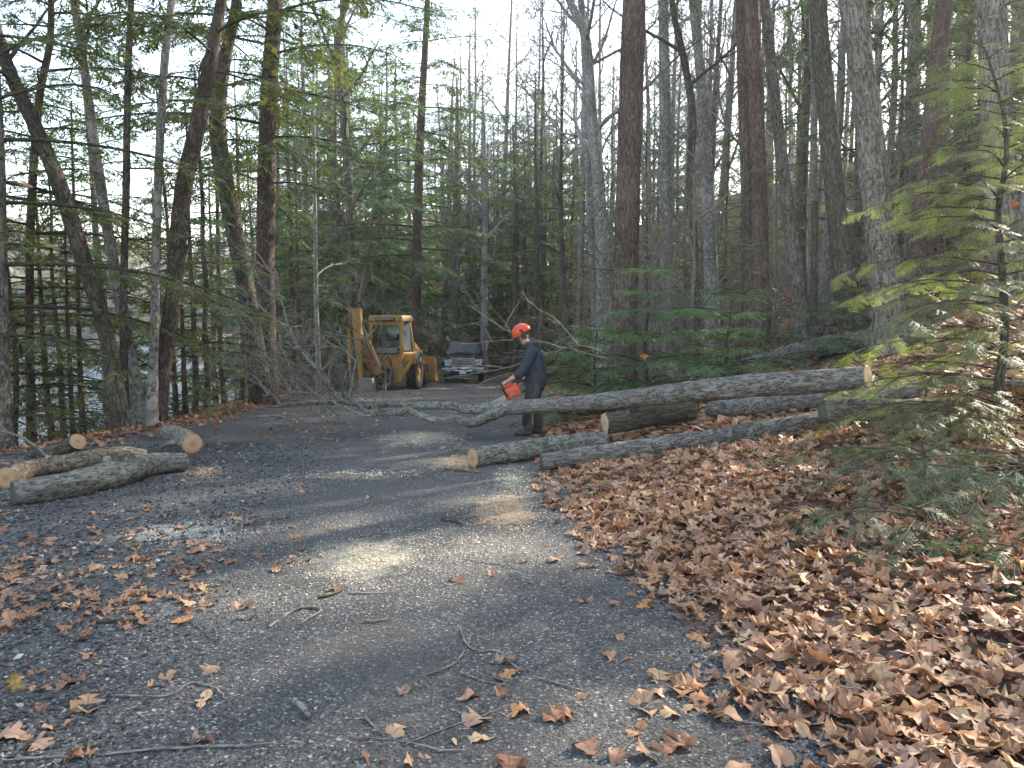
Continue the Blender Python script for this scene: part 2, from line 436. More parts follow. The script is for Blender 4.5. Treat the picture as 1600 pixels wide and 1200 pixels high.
# ------------------------------------------------------------------ ground and road materials
DUST = [(792, 797, 75, 34, (0.56, 0.40, 0.27), 0.95), (570, 872, 140, 46, (0.50, 0.46, 0.37), 0.7), (285, 832, 130, 28, (0.48, 0.45, 0.39), 0.65), (655, 684, 100, 15, (0.50, 0.44, 0.34), 0.75), (715, 722, 60, 14, (0.52, 0.38, 0.26), 0.85), (800, 748, 50, 26, (0.42, 0.36, 0.27), 0.5), (320, 738, 48, 14, (0.45, 0.31, 0.20), 0.7), (540, 745, 130, 9, (0.40, 0.36, 0.28), 0.4)]
def ground_materials():
    # dark crushed asphalt
    m, ns, ls, b = new_mat('crushed_asphalt')
    b.inputs['Roughness'].default_value = 0.85; set_spec(b, 0.35)
    tc = ns.new('ShaderNodeTexCoord')
    vor = nnode(ns, 'ShaderNodeTexVoronoi', Scale=95.0); ls.new(tc.outputs['Object'], vor.inputs['Vector'])
    vor2 = nnode(ns, 'ShaderNodeTexVoronoi', Scale=38.0); ls.new(tc.outputs['Object'], vor2.inputs['Vector'])
    n1 = nnode(ns, 'ShaderNodeTexNoise', Scale=220.0, Detail=4.0, Roughness=0.7); ls.new(tc.outputs['Object'], n1.inputs['Vector'])
    n2 = nnode(ns, 'ShaderNodeTexNoise', Scale=0.9, Detail=5.0, Roughness=0.6); ls.new(tc.outputs['Object'], n2.inputs['Vector'])
    sep = ns.new('ShaderNodeSeparateColor'); ls.new(vor.outputs['Color'], sep.inputs[0])
    r1 = ramp(ns, [(0.0, (0.030, 0.030, 0.032)), (0.55, (0.080, 0.080, 0.082)), (0.90, (0.125, 0.124, 0.122)), (0.965, (0.25, 0.24, 0.225)), (1.0, (0.42, 0.41, 0.39))])
    ls.new(sep.outputs[0], r1.inputs[0])
    r2 = ramp(ns, [(0.3, (0.72, 0.73, 0.75)), (0.7, (1.42, 1.41, 1.37))]); ls.new(n2.outputs[0], r2.inputs[0])
    mx = nnode(ns, 'ShaderNodeMixRGB', blend_type='MULTIPLY'); mx.inputs[0].default_value = 1
    ls.new(r1.outputs[0], mx.inputs[1]); ls.new(r2.outputs[0], mx.inputs[2])
    n3 = nnode(ns, 'ShaderNodeTexNoise', Scale=0.55, Detail=4.0, Roughness=0.55, Distortion=0.4); ls.new(tc.outputs['Object'], n3.inputs['Vector'])
    r3 = ramp(ns, [(0.50, (0, 0, 0)), (0.68, (0.55, 0.55, 0.55))]); ls.new(n3.outputs[0], r3.inputs[0])
    mx2 = ns.new('ShaderNodeMixRGB'); mx2.inputs[2].default_value = (0.15, 0.14, 0.125, 1)      # packed pale fines
    ls.new(r3.outputs[0], mx2.inputs[0]); ls.new(mx.outputs[0], mx2.inputs[1])
    cur = mx2.outputs[0]
    nd = nnode(ns, 'ShaderNodeTexNoise', Scale=7.0, Detail=7.0, Roughness=0.7); ls.new(tc.outputs['Object'], nd.inputs['Vector'])
    for (cx, cy, rx, ry, col, amt) in DUST:
        c = ground_at(cx, cy); ex = ground_at(cx + rx, cy); ey = ground_at(cx, cy - ry)
        mp = ns.new('ShaderNodeMapping'); mp.vector_type = 'TEXTURE'
        mp.inputs['Location'].default_value = (c[0], c[1], 0); mp.inputs['Scale'].default_value = (abs(ex[0] - c[0]), abs(ey[1] - c[1]), 1000)
        ls.new(tc.outputs['Object'], mp.inputs[0])
        ln = nnode(ns, 'ShaderNodeVectorMath', operation='LENGTH'); ls.new(mp.outputs[0], ln.inputs[0])
        wv = nnode(ns, 'ShaderNodeMath', operation='MULTIPLY_ADD'); ls.new(nd.outputs[0], wv.inputs[0]); wv.inputs[1].default_value = -1.5; ls.new(ln.outputs['Value'], wv.inputs[2])
        rr = ramp(ns, [(0.0, (amt,) * 3), (0.62, (0, 0, 0))])
        of = nnode(ns, 'ShaderNodeMath', operation='ADD'); ls.new(wv.outputs[0], of.inputs[0]); of.inputs[1].default_value = 0.62
        ls.new(of.outputs[0], rr.inputs[0])
        mm = ns.new('ShaderNodeMixRGB'); mm.inputs[2].default_value = (*col, 1); ls.new(rr.outputs[0], mm.inputs[0]); ls.new(cur, mm.inputs[1]); cur = mm.outputs[0]
    ls.new(cur, b.inputs['Base Color'])
    ad = nnode(ns, 'ShaderNodeMath', operation='ADD')
    ls.new(vor.outputs['Distance'], ad.inputs[0]); ls.new(n1.outputs[0], ad.inputs[1])
    ad2 = nnode(ns, 'ShaderNodeMath', operation='ADD'); ls.new(ad.outputs[0], ad2.inputs[0]); ls.new(vor2.outputs['Distance'], ad2.inputs[1])
    bp = nnode(ns, 'ShaderNodeBump', Strength=0.9, Distance=0.012); ls.new(ad2.outputs[0], bp.inputs['Height']); ls.new(bp.outputs[0], b.inputs['Normal'])
    # leaf mould of the woods
    m2, ns, ls, b = new_mat('leaf_mould')
    b.inputs['Roughness'].default_value = 0.9; set_spec(b, 0.2)
    tc = ns.new('ShaderNodeTexCoord')
    vor = nnode(ns, 'ShaderNodeTexVoronoi', Scale=13.0, Randomness=1.0); ls.new(tc.outputs['Object'], vor.inputs['Vector'])
    sep = ns.new('ShaderNodeSeparateColor'); ls.new(vor.outputs['Color'], sep.inputs[0])
    r1 = ramp(ns, [(0.0, (0.050, 0.030, 0.022)), (0.4, (0.105, 0.062, 0.045)), (0.75, (0.17, 0.105, 0.078)), (1.0, (0.25, 0.17, 0.13))])
    ls.new(sep.outputs[0], r1.inputs[0])
    n2 = nnode(ns, 'ShaderNodeTexNoise', Scale=1.1, Detail=6.0, Roughness=0.65); ls.new(tc.outputs['Object'], n2.inputs['Vector'])
    r2 = ramp(ns, [(0.3, (0.55, 0.55, 0.55)), (0.7, (1.15, 1.1, 1.08))]); ls.new(n2.outputs[0], r2.inputs[0])
    mx = nnode(ns, 'ShaderNodeMixRGB', blend_type='MULTIPLY'); mx.inputs[0].default_value = 1
    ls.new(r1.outputs[0], mx.inputs[1]); ls.new(r2.outputs[0], mx.inputs[2]); ls.new(mx.outputs[0], b.inputs['Base Color'])
    bp = nnode(ns, 'ShaderNodeBump', Strength=0.9, Distance=0.05); ls.new(vor.outputs['Distance'], bp.inputs['Height']); ls.new(bp.outputs[0], b.inputs['Normal'])
    return m, m2
M_ROAD, M_MOULD = ground_materials()

# one sheet, its columns bent so that two of them run along the road's edges
def build_ground():
    def axis(dense0, dense1, step, lo, hi, grow):
        a = list(np.arange(dense0, dense1 + 1e-6, step))
        s = step; v = a[-1]; r_ = []
        while v < hi:
            s *= grow; v += s; r_.append(v)
        s = step; v = a[0]; l_ = []
        while v > lo:
            s *= grow; v -= s; l_.append(v)
        return np.array(l_[::-1] + a + r_)
    ys = axis(1.0, 11.0, 0.075, -12, 420, 1.05)
    nR = 105
    road_u = np.linspace(0, 1, nR)
    right = axis(0.06, 4.0, 0.09, 0.06, 260, 1.08)
    left = axis(0.06, 1.5, 0.07, 0.06, 60, 1.08)[::-1]
    L, Rr = edge_left(ys), edge_right(ys)
    X = np.concatenate([L[:, None] - left[None], L[:, None] + (Rr - L)[:, None] * road_u[None], Rr[:, None] + right[None]], 1)
    Y = np.repeat(ys[:, None], X.shape[1], 1)
    Z = height(X, Y)
    near = sstep(14, 6, Y)
    Z = Z + near * 0.006 * fbm(X * 14, Y * 14, 5.0, 3)
    V = np.stack([X, Y, Z], -1).reshape(-1, 3)
    nc = X.shape[1]
    i = np.arange(len(ys) - 1)[:, None] * nc + np.arange(nc - 1)[None]
    F = np.stack([i, i + 1, i + nc + 1, i + nc], -1)
    j0, j1 = len(left), len(left) + nR - 1
    def sub(cols, name, mat):
        Fq = F[:, cols].reshape(-1, 4)
        used, inv = np.unique(Fq, return_inverse=True)
        a = Acc(); a.add(V[used], inv.reshape(-1, 4)); o = a.obj(name, mat)
        return tag(o, kind='structure')
    allc = np.arange(nc - 1)
    sub((allc >= j0) & (allc < j1), 'gravel_road', M_ROAD)
    g = sub((allc < j0) | (allc >= j1), 'forest_floor', M_MOULD)
build_ground()

# ------------------------------------------------------------------ the lake and the far shore
def build_lake():
    m, ns, ls, b = new_mat('lake_water')
    b.inputs['Base Color'].default_value = (0.02, 0.035, 0.045, 1)
    b.inputs['Roughness'].default_value = 0.06; set_spec(b, 0.9)
    tc = ns.new('ShaderNodeTexCoord')
    mp = nnode(ns, 'ShaderNodeMapping'); mp.inputs['Scale'].default_value = (1, 0.55, 1); mp.inputs['Rotation'].default_value = (0, 0, 0.5)
    n = nnode(ns, 'ShaderNodeTexNoise', Scale=2.4, Detail=6.0, Roughness=0.6)
    ls.new(tc.outputs['Object'], mp.inputs[0]); ls.new(mp.outputs[0], n.inputs['Vector'])
    bp = nnode(ns, 'ShaderNodeBump', Strength=1.0, Distance=0.35); ls.new(n.outputs[0], bp.inputs['Height']); ls.new(bp.outputs[0], b.inputs['Normal'])
    a = Acc()
    xs = np.linspace(-420, -6, 40); ys = np.linspace(-60, 420, 40)
    X, Y = np.meshgrid(xs, ys)
    V = np.stack([X, Y, 0 * X + LAKE_Z], -1).reshape(-1, 3)
    i = np.arange(39)[:, None] * 40 + np.arange(39)[None]
    a.add(V, np.stack([i, i + 1, i + 41, i + 40], -1).reshape(-1, 4))
    tag(a.obj('lake_water', m), kind='structure')
    # far shore: a wooded hill beyond the lake
    def hz(X, Y):
        rr = np.hypot(X, Y)
        az = np.arctan2(X, Y)
        up = sstep(235, 420, rr)
        return LAKE_Z - 3 + 6.0 * sstep(228, 245, rr) + up * (44 + 16 * np.sin(az * 5.0 + 0.6) + 10 * fbm(X * 0.012, Y * 0.012, 0, 3))
    rr = np.linspace(220, 560, 50); az = np.linspace(R(-75), R(2), 90)
    A, B = np.meshgrid(az, rr)
    X, Y = B * np.sin(A), B * np.cos(A)
    a = Acc()
    i = np.arange(49)[:, None] * 90 + np.arange(89)[None]
    a.add(np.stack([X, Y, hz(X, Y)], -1).reshape(-1, 3), np.stack([i, i + 1, i + 91, i + 90], -1).reshape(-1, 4))
    tag(a.obj('far_hillside', plain('far_woodland_floor', (0.10, 0.085, 0.06), 0.95, 0, 0.1, 0.4, (0.06, 0.07, 0.04), 0.05)), kind='structure')
    g = np.random.default_rng(5)
    n = 2000
    rad = 236 + 250 * g.random(n) ** 1.5; azz = g.uniform(R(-70), R(0), n)
    tx, ty = rad * np.sin(azz), rad * np.cos(azz)
    tz = hz(tx, ty)
    k = 28
    H = g.uniform(10, 18, n); W = H * g.uniform(0.22, 0.34, n)
    cen = np.stack([tx, ty, tz + H * 0.55], -1)
    dirs = g.normal(size=(n, k, 3)); dirs /= np.linalg.norm(dirs, axis=2)[..., None]
    rad3 = np.stack([W, W, H * 0.5], -1)[:, None, :]
    c = cen[:, None] + dirs * rad3 * (0.55 + 0.45 * g.random((n, k, 1)))
    e1 = g.normal(size=(n, k, 3)) * 1.2; e2 = g.normal(size=(n, k, 3)) * 1.2
    V = np.stack([c - e1 - e2 * 0.6, c + e1 - e2 * 0.6, c + e2 * 1.1], 2).reshape(-1, 3)
    F = np.arange(len(V)).reshape(-1, 3)
    pal = np.array([[0.36, 0.26, 0.12], [0.30, 0.22, 0.13], [0.40, 0.33, 0.14], [0.26, 0.21, 0.16], [0.14, 0.17, 0.08], [0.09, 0.13, 0.07]])
    ci = pal[g.choice(6, n, p=[0.24, 0.22, 0.14, 0.15, 0.12, 0.13])]
    tint = np.repeat(ci, k * 3, 0)
    a = Acc(); a.add(V, F, tint=tint)
    tag(a.obj('far_shore_wood', M_FAR, tint=True), 'sunlit brown and green wood covering the hill across the lake', 'wood', kind='stuff')
build_lake()

# ------------------------------------------------------------------ foliage templates
def kite(a, b, w, n=(0, 0, 1), mid=0.45):
    a, b = np.asarray(a, float), np.asarray(b, float)
    d = nrm(b - a); s = np.cross(n, d) * w * 0.5
    m = a + (b - a) * mid
    return [a, m + s, b, m - s]
def spray_template(pairs, wid, ang=52, seed=0, sub=1):
    g = np.random.default_rng(seed)
    V = []
    bend = lambda p: np.array([p[0], p[1], -0.16 * p[0] ** 2 - 0.20 * abs(p[1]) ** 1.3])
    V += kite(bend((0, 0, 0)), bend((1.0, 0, 0)), wid * 1.1)
    for i in range(pairs):
        for s in (-1, 1):
            t = 0.04 + 0.86 * (i + g.uniform(0, 0.9)) / pairs
            l = (0.52 * (1 - t) ** 0.7 + 0.10) * g.uniform(0.45, 1.2)
            an = R(ang + g.uniform(-17, 17)) * s
            p0 = np.array([t, 0, 0]); dv = np.array([math.cos(an), math.sin(an), 0]); p1 = p0 + l * dv
            V += kite(bend(p0), bend(p1), wid * g.uniform(0.8, 1.25), n=nrm((g.uniform(-.5, .5), g.uniform(-.5, .5), 1)))
            for q in range(sub):
                a2 = an + R(g.uniform(30, 60)) * (1 if (q + i) % 2 else -1)
                c0 = p0 + dv * l * g.uniform(0.25, 0.75); c1 = c0 + l * g.uniform(0.25, 0.5) * np.array([math.cos(a2), math.sin(a2), 0])
                V += kite(bend(c0), bend(c1), wid * g.uniform(0.7, 1.1), n=nrm((g.uniform(-.5, .5), g.uniform(-.5, .5), 1)))
    V = np.array(V)
    return V, np.arange(len(V)).reshape(-1, 4)
def spray_fine(pairs=6, seed=0, nl=0.068, nw=0.030):
    """a spray with single needles"""
    g = np.random.default_rng(seed)
    T = []; Q = []
    def twig(p0, p1):
        p0, p1 = np.asarray(p0, float), np.asarray(p1, float)
        L = np.linalg.norm(p1 - p0); d = (p1 - p0) / L; s = np.array([-d[1], d[0], 0])
        Q.append(kite(p0, p1, 0.012))
        n = max(4, int(L / 0.046))
        for i in range(n):
            t = (i + 0.5) / n
            c = p0 + (p1 - p0) * t
            for sg in (-1, 1):
                ll = nl * (1 - 0.45 * t) * g.uniform(0.8, 1.15)
                tip = c + (s * sg * 0.92 + d * 0.38) * ll + np.array([0, 0, g.uniform(-0.02, 0.012)])
                w = d * nw * 0.5
                T.append([c - w, c + w, tip])
    twig((0, 0, 0), (1, 0, 0))
    for i in range(pairs):
        t = 0.05 + 0.85 * i / (pairs - 1)
        for sg in (-1, 1):
            l = (0.52 * (1 - t) ** 0.8 + 0.10) * g.uniform(0.75, 1.15)
            an = R(48 + g.uniform(-8, 8)) * sg
            twig((t, 0, 0), (t + l * math.cos(an), l * math.sin(an), 0))
    def bend(P):
        P = np.array(P).reshape(-1, 3); P[:, 2] += -0.16 * P[:, 0] ** 2 - 0.20 * np.abs(P[:, 1]) ** 1.3; return P
    return bend(T), np.arange(len(T) * 3).reshape(-1, 3), bend(Q), np.arange(len(Q) * 4).reshape(-1, 4)
SPR = [spray_template(5, 0.062, 48, s) for s in range(5)]
SPR_LO = [spray_template(4, 0.090, 48, 10 + s) for s in range(4)]
SPR_HI = [spray_fine(6, s) for s in range(3)]
def place(acc, tmpl, pos, d, n, sc, m=0):
    """instances of a template: x axis along d, z axis along n"""
    pos, d, n, sc = map(np.asarray, (pos, d, n, sc))
    if len(pos) == 0: return
    d = d / (np.linalg.norm(d, axis=1)[:, None] + 1e-9)
    n = n - d * (n * d).sum(1)[:, None]; n = n / (np.linalg.norm(n, axis=1)[:, None] + 1e-9)
    b = np.cross(n, d)
    Rm = np.stack([d, b, n], -1) * sc[:, None, None]
    for V, F in zip(tmpl[0::2], tmpl[1::2]):
        W = np.einsum('nij,vj->nvi', Rm, V) + pos[:, None]
        FF = (F[None] + (np.arange(len(pos)) * len(V))[:, None, None]).reshape(-1, F.shape[1])
        acc.add(W.reshape(-1, 3), FF, m=m)

def bough(p0, az, L, g, up=0.12, droop=0.55, dens=1.0, spray_len=0.34, wood=None, sprays=None, r0=None, bare=0.25, spread=0.42, flatn=0.30):
    """one drooping hemlock bough: a stem with side branchlets carrying flat sprays"""
    d = np.array([math.sin(az), math.cos(az), 0.0]); side = np.array([d[1], -d[0], 0.0])
    n = max(5, int(L / 0.28))
    t = np.linspace(0, 1, n)
    wob = g.normal(0, 0.03 * L, 2)
    P = p0 + d[None] * (t * L)[:, None] + side[None] * (wob[0] * np.sin(t * 3.0) + wob[1] * t * t)[:, None]
    P[:, 2] += L * (up * t - droop * 0.55 * t ** 2.2)
    r0 = r0 or 0.008 + 0.006 * L
    wood.append((P, r0 * (1 - 0.85 * t) + 0.002))
    step = 0.17 / dens
    s = bare * L
    flip = 1 if g.random() < 0.5 else -1
    while s < L:
        tt = s / L
        i = min(n - 2, int(tt * (n - 1))); f = tt * (n - 1) - i
        c = P[i] * (1 - f) + P[i + 1] * f
        td = nrm(P[i + 1] - P[i])
        sl = (spread * L * (1 - tt) ** 0.75 * (0.35 + 0.65 * sstep(bare, bare + 0.25, tt)) + 0.18) * g.uniform(0.65, 1.15)
        an = R(g.uniform(42, 66)) * flip
        sd = nrm(td * math.cos(an) + side * math.sin(an) + np.array([0, 0, g.uniform(-0.22, 0.05)]))
        k = max(1, int(sl / (spray_len * 0.55) + 0.3))
        if sl > 0.45:
            tq = np.linspace(0, 1, 4)[:, None]
            Q = c + sd * sl * 0.85 * tq; Q[:, 2] -= (0.16 * sl * tq[:, 0] ** 2)
            wood.append((Q, 0.006 * (1 - 0.7 * tq[:, 0])))
        for q in range(k):
            u = (q + 0.15) / k
            pc = c + sd * sl * 0.8 * u; pc[2] -= 0.16 * sl * u * u
            a2 = R(g.uniform(-30, 30)) + (0 if q == k - 1 else R(38) * (1 if q % 2 else -1))
            perp = np.cross((0, 0, 1), sd)
            dd = sd * math.cos(a2) + perp * math.sin(a2) + np.array([0, 0, g.uniform(-0.30, -0.02)])
            sprays.append((pc, dd, (g.normal(0, flatn), g.normal(0, flatn), 1.0), spray_len * g.uniform(0.7, 1.25)))
        flip = -flip
        s += step * g.uniform(0.75, 1.3)
    sprays.append((P[-1] - (P[-1] - P[-2]) * 0.6, P[-1] - P[-2], (0, 0, 1.0), spray_len * 0.9))

def grow_wood(acc, wood, seg=4, m=0):
    for P, r in wood:
        V, F, uv = tube(P, r, seg); acc.add(V, F, uv, m=m)
def grow_sprays(acc, sprays, tmpls, m=0):
    if not sprays: return
    pos = np.array([s[0] for s in sprays]); d = np.array([s[1] for s in sprays]); n = np.array([s[2] for s in sprays]); sc = np.array([s[3] for s in sprays])
    k = len(tmpls)
    for i in range(k):
        place(acc, tmpls[i], pos[i::k], d[i::k], n[i::k], sc[i::k], m)

def twig_branch(p, d, r, L, lvl, g, out, up=0.25, wild=0.35, kids=(5, 4, 3), rmin=0.006):
    """a bare crooked branch with side branches, appended to out as (path, radii)"""
    n = max(4, min(9, int(L / 0.3) + 3)) if lvl < 2 else 3 + (L > 0.7)
    P = [np.asarray(p, float)]; dd = nrm(d)
    for i in range(n - 1):
        dd = nrm(dd + g.normal(0, wild / math.sqrt(n), 3) + np.array([0, 0, up / n]))
        P.append(P[-1] + dd * L / (n - 1))
    P = np.array(P); t = np.linspace(0, 1, n)
    rad = np.maximum(r * (1 - 0.8 * t), rmin * 0.6)
    out.append((P, rad, lvl))
    if lvl >= len(kids): return
    for k in range(kids[lvl]):
        tt = g.uniform(0.22, 0.97)
        i = min(n - 2, int(tt * (n - 1))); f = tt * (n - 1) - i
        c = P[i] * (1 - f) + P[i + 1] * f
        td = nrm(P[i + 1] - P[i])
        sd = nrm(np.cross(td, g.normal(size=3)))
        an = R(g.uniform(28, 62))
        rr = max(rmin, r * (1 - 0.8 * tt) * g.uniform(0.45, 0.7))
        twig_branch(c, td * math.cos(an) + sd * math.sin(an), rr, L * g.uniform(0.35, 0.62) * (1.15 - 0.5 * tt), lvl + 1, g, out, up, wild, kids, rmin)

# ------------------------------------------------------------------ trees
def trunk_mesh(name, P, rad, mat, furrow=0.0, seg=14, step=None, flare=0.35, seed=0):
    """P: path with the base first"""
    s = np.concatenate([[0], np.cumsum(np.linalg.norm(np.diff(P, axis=0), axis=1))])
    rad = rad * (1 + flare * np.exp(-s / 0.45))
    def disp(th, ss, r):
        lob = 1 + 0.05 * fbm(np.cos(th) * 1.3 + seed, np.sin(th) * 1.3, ss * 0.5, 2) + 0.10 * np.exp(-ss / 0.4) * np.cos(th * 5 + seed)
        if furrow:
            cx, cy = np.cos(th) * r, np.sin(th) * r
            f = fbm(cx * 26 + 3 * seed, cy * 26, ss * 2.6, 3)
            f2 = 1 - np.abs(vnoise(cx * 22 + 11, cy * 22 + seed, ss * 1.7)) * 2
            lob = lob + furrow * (0.6 * f - 0.8 * np.maximum(f2, 0) ** 2)
        return lob
    a = Acc(); V, F, uv = tube(P, rad, seg, disp=disp); a.add(V, F, uv)
    return a.mesh(name, mat)

def path_from_pixels(pts, d, H, g, lean_d=0.0):
    """pixel path (x, y, width) at a distance -> world path with radii, carried on above the frame to height H"""
    W = []
    d0 = d
    for i, (px, py, w) in enumerate(pts):
        dd = d0 + lean_d * i
        p = at(px, py, dd)
        W.append([*p, w * dd / FPX * 0.5])
    b = W[0]
    zb = gz(b[0], b[1])
    if b[2] > zb + 0.02:     # carry the trunk down to the ground
        nx = W[1]
        k = (b[2] - zb) / max(0.3, nx[2] - b[2])
        W.insert(0, [b[0] - (nx[0] - b[0]) * k * 0.5, b[1], zb - 0.12, b[3] * 1.04])
    else:
        W[0][2] = zb - 0.12
    base = W[0]
    top = W[-1]; prev = W[-2]
    dr = nrm(np.array(top[:3]) - np.array(prev[:3])); dr = nrm(dr * 0.75 + np.array([0, 0, 0.45]))
    z_top = max(base[2] + H, top[2] + 0.8)
    p = np.array(top[:3]); r = top[3]
    n = max(2, int((z_top - p[2]) / 2.0)); 
    for i in range(n):
        p = p + (dr + g.normal(0, 0.04, 3)) * max(0.3, (z_top - top[2]) / n)
        W.append([*p, max(0.012, r * (1 - 0.95 * (i + 1) / n))])
    return np.array(W)

def bare_tree(name, W, mat, seed, label, furrow=0.0, seg=14, step=0.25, limbs=9, first=0.45, limb_len=3.2, group=None, low_twigs=5, kids=(5, 3, 2), rmin=0.008, cat='tree', twig_mat=None):
    g = np.random.default_rng(seed)
    W = resample(W, step)
    root = empty(name, W[0, :3]); o0 = W[0, :3]
    P = W[:, :3] - o0
    link('trunk', trunk_mesh('trunk', P, W[:, 3], mat, furrow, seg, seed=seed), root)
    out = []
    s = np.concatenate([[0], np.cumsum(np.linalg.norm(np.diff(P, axis=0), axis=1))]); Ltot = s[-1]
    def take(tt):
        i = min(len(P) - 2, int(np.searchsorted(s, tt * Ltot)) ); return P[i], W[i, 3], nrm(P[min(i + 1, len(P) - 1)] - P[i])
    for k in range(limbs):
        tt = first + (0.99 - first) * (k + g.uniform(0, 0.8)) / limbs
        c, r, td = take(tt)
        az = k * 2.4 + g.uniform(-0.5, 0.5)
        an = R(g.uniform(30, 60))
        sd = np.array([math.sin(az), math.cos(az), 0])
        twig_branch(c, td * math.cos(an) + sd * math.sin(an), max(0.02, r * g.uniform(0.4, 0.65)), limb_len * g.uniform(0.6, 1.2) * (1.2 - 0.5 * tt), 0, g, out, kids=kids, rmin=rmin)
    for k in range(low_twigs):
        tt = g.uniform(0.06, first); c, r, td = take(tt)
        az = g.uniform(0, 6.28)
        twig_branch(c, np.array([math.sin(az), math.cos(az), g.uniform(-0.1, 0.5)]), 0.014, g.uniform(0.6, 1.8), 1, g, out, up=0.1, rmin=rmin, kids=kids)
    a = Acc()
    for Q, rr, lv in out:
        V, F, uv = tube(Q, rr, 6 if lv == 0 else (4 if lv == 1 else 3)); a.add(V, F, uv)
    if out: a.obj('crown', twig_mat or mat, root)
    tag(root, label, cat, group)
    return root

def hemlock(name, W, mat_b, mat_f, seed, label, clear=0.25, spread=2.6, dens=1.0, per_m=4.2, spray_len=0.36, seg=12, furrow=0.0, tm=None, group=None, dead=8, top_taper=0.75, flatn=0.30, droop=0.55, r0=None, step=0.3, side=None, cat='tree', wseg=4):
    g = np.random.default_rng(seed)
    W = resample(W, step)
    root = empty(name, W[0, :3]); o0 = W[0, :3]
    P = W[:, :3] - o0
    link('trunk', trunk_mesh('trunk', P, W[:, 3], mat_b, furrow, seg, seed=seed), root)
    H = P[-1, 2]
    wood, spr = [], []
    n = int((1 - clear) * H * per_m)
    for k in range(n):
        tt = clear + (0.995 - clear) * (k + g.random()) / n
        z = tt * H
        i = int(np.argmin(np.abs(P[:, 2] - z)))
        u = (tt - clear) / (1 - clear)
        L = spread * ((1 - u) ** top_taper * (0.7 + 0.3 * sstep(0, 0.12, u)) + 0.10) * g.uniform(0.55, 1.2)
        az = k * 2.399 + g.uniform(-0.6, 0.6)
        if side is not None and g.random() < 0.6: az = side + g.normal(0, 0.7)
        bough(P[i], az, L, g, up=0.05 + 0.25 * u, droop=droop * (1 - 0.5 * u), dens=dens, spray_len=spray_len * g.uniform(0.75, 1.15), wood=wood, sprays=spr, bare=0.06 + 0.2 * (1 - u))
    for k in range(dead):
        z = g.uniform(0.05, 1.0) * max(clear, 0.15) * H
        i = int(np.argmin(np.abs(P[:, 2] - z))); az = g.uniform(0, 6.28)
        out = []
        twig_branch(P[i], (math.sin(az), math.cos(az), g.uniform(-0.25, 0.15)), 0.014, g.uniform(0.5, 1.7), 1, g, out, up=-0.1, wild=0.25, kids=(4, 4, 3), rmin=0.005)
        wood += [(q, r) for q, r, l in out]
    a = Acc(); grow_wood(a, wood, wseg); a.obj('branches', M_DTWIG, root)
    a = Acc(); grow_sprays(a, spr, tm or SPR); a.obj('foliage', mat_f, root, smooth=False)
    tag(root, label, cat, group)
    return root
def straight(H, r, g, lean=0.03):
    z = np.linspace(0, 1, 9)
    wx = np.cumsum(g.normal(0, lean, 9)) * H / 9; wy = np.cumsum(g.normal(0, lean, 9)) * H / 9
    return np.stack([wx - wx[0], wy - wy[0], z * H - 0.15, r * (1 - 0.88 * z ** 1.2) + 0.01], 1)
# ------------------------------------------------------------------ the trees that can be told apart
def W_(pts, d, H, seed, lean=0.0):
    return path_from_pixels(pts, d, H, np.random.default_rng(seed), lean)

# right of the road
hemlock('hemlock_tree', W_([(974, 520, 42), (980, 330, 38), (986, 150, 37), (991, 0, 35)], 16.0, 23, 1), M_BRED, M_HEM, 1,
        'thick straight reddish brown trunk rising behind the hemlock bush by the worker', clear=0.5, spread=3.0, per_m=2.6, seg=48, step=0.09, furrow=0.10, dead=4, dens=0.8)
bare_tree('oak_tree', W_([(1384, 430, 46), (1370, 330, 41), (1358, 200, 39), (1342, 80, 37), (1333, 0, 38)], 14.2, 21, 2), M_BOAK, 2,
          'stout oak with deeply furrowed grey bark leaning slightly over the slope', furrow=0.16, seg=54, step=0.08, limbs=9, first=0.5, limb_len=4.0)
bare_tree('oak_tree', W_([(1320, 430, 36), (1308, 340, 30), (1290, 150, 27), (1278, 0, 26)], 17.0, 22, 3), M_BDARK, 3,
          'dark mossy trunk next to the stout furrowed oak', furrow=0.12, seg=40, step=0.10, limbs=9, first=0.5, limb_len=4.0)
hemlock('pine_tree', W_([(1432, 400, 34), (1446, 290, 29), (1460, 150, 26), (1475, 0, 24)], 17.0, 22, 4), M_BRED, M_HEM, 4,
        'smooth purplish brown trunk leaning away from the furrowed oak', clear=0.42, spread=3.0, per_m=2.4, seg=40, step=0.08, furrow=0.05, dead=12, dens=0.8)
bare_tree('oak_tree', W_([(1572, 470, 46), (1563, 320, 42), (1556, 150, 40), (1549, 0, 40)], 14.5, 21, 5), M_BOAK, 5,
          'pale grey oak trunk standing behind the sunlit hemlock sapling', furrow=0.14, seg=48, step=0.08, limbs=8, first=0.5, limb_len=4.0)
hemlock('hemlock_tree', W_([(1187, 520, 32), (1186, 350, 27), (1179, 150, 26), (1172, 0, 26)], 18.0, 22, 6), M_BRED, M_HEM, 6,
        'larger stem of the close pair of reddish brown trunks', clear=0.36, spread=2.8, per_m=2.8, seg=40, step=0.08, furrow=0.10, dead=4, dens=0.8)
hemlock('hemlock_tree', W_([(1176, 520, 22), (1168, 350, 17), (1161, 150, 16), (1158, 0, 15)], 18.05, 20, 7), M_BHEM, M_HEM, 7,
        'slimmer dark stem of the close pair of reddish brown trunks', clear=0.5, spread=2.2, per_m=2.4, seg=30, step=0.1, furrow=0.08, dead=3, dens=0.8)
bare_tree('oak_tree', W_([(1250, 480, 25), (1238, 380, 21), (1222, 250, 18), (1205, 100, 16), (1195, 0, 15)], 18.5, 21, 8), M_BOAK, 8,
          'slender furrowed trunk leaning left above the patch of reddish leaves', furrow=0.10, seg=36, step=0.09, limbs=8, first=0.5, limb_len=3.5)
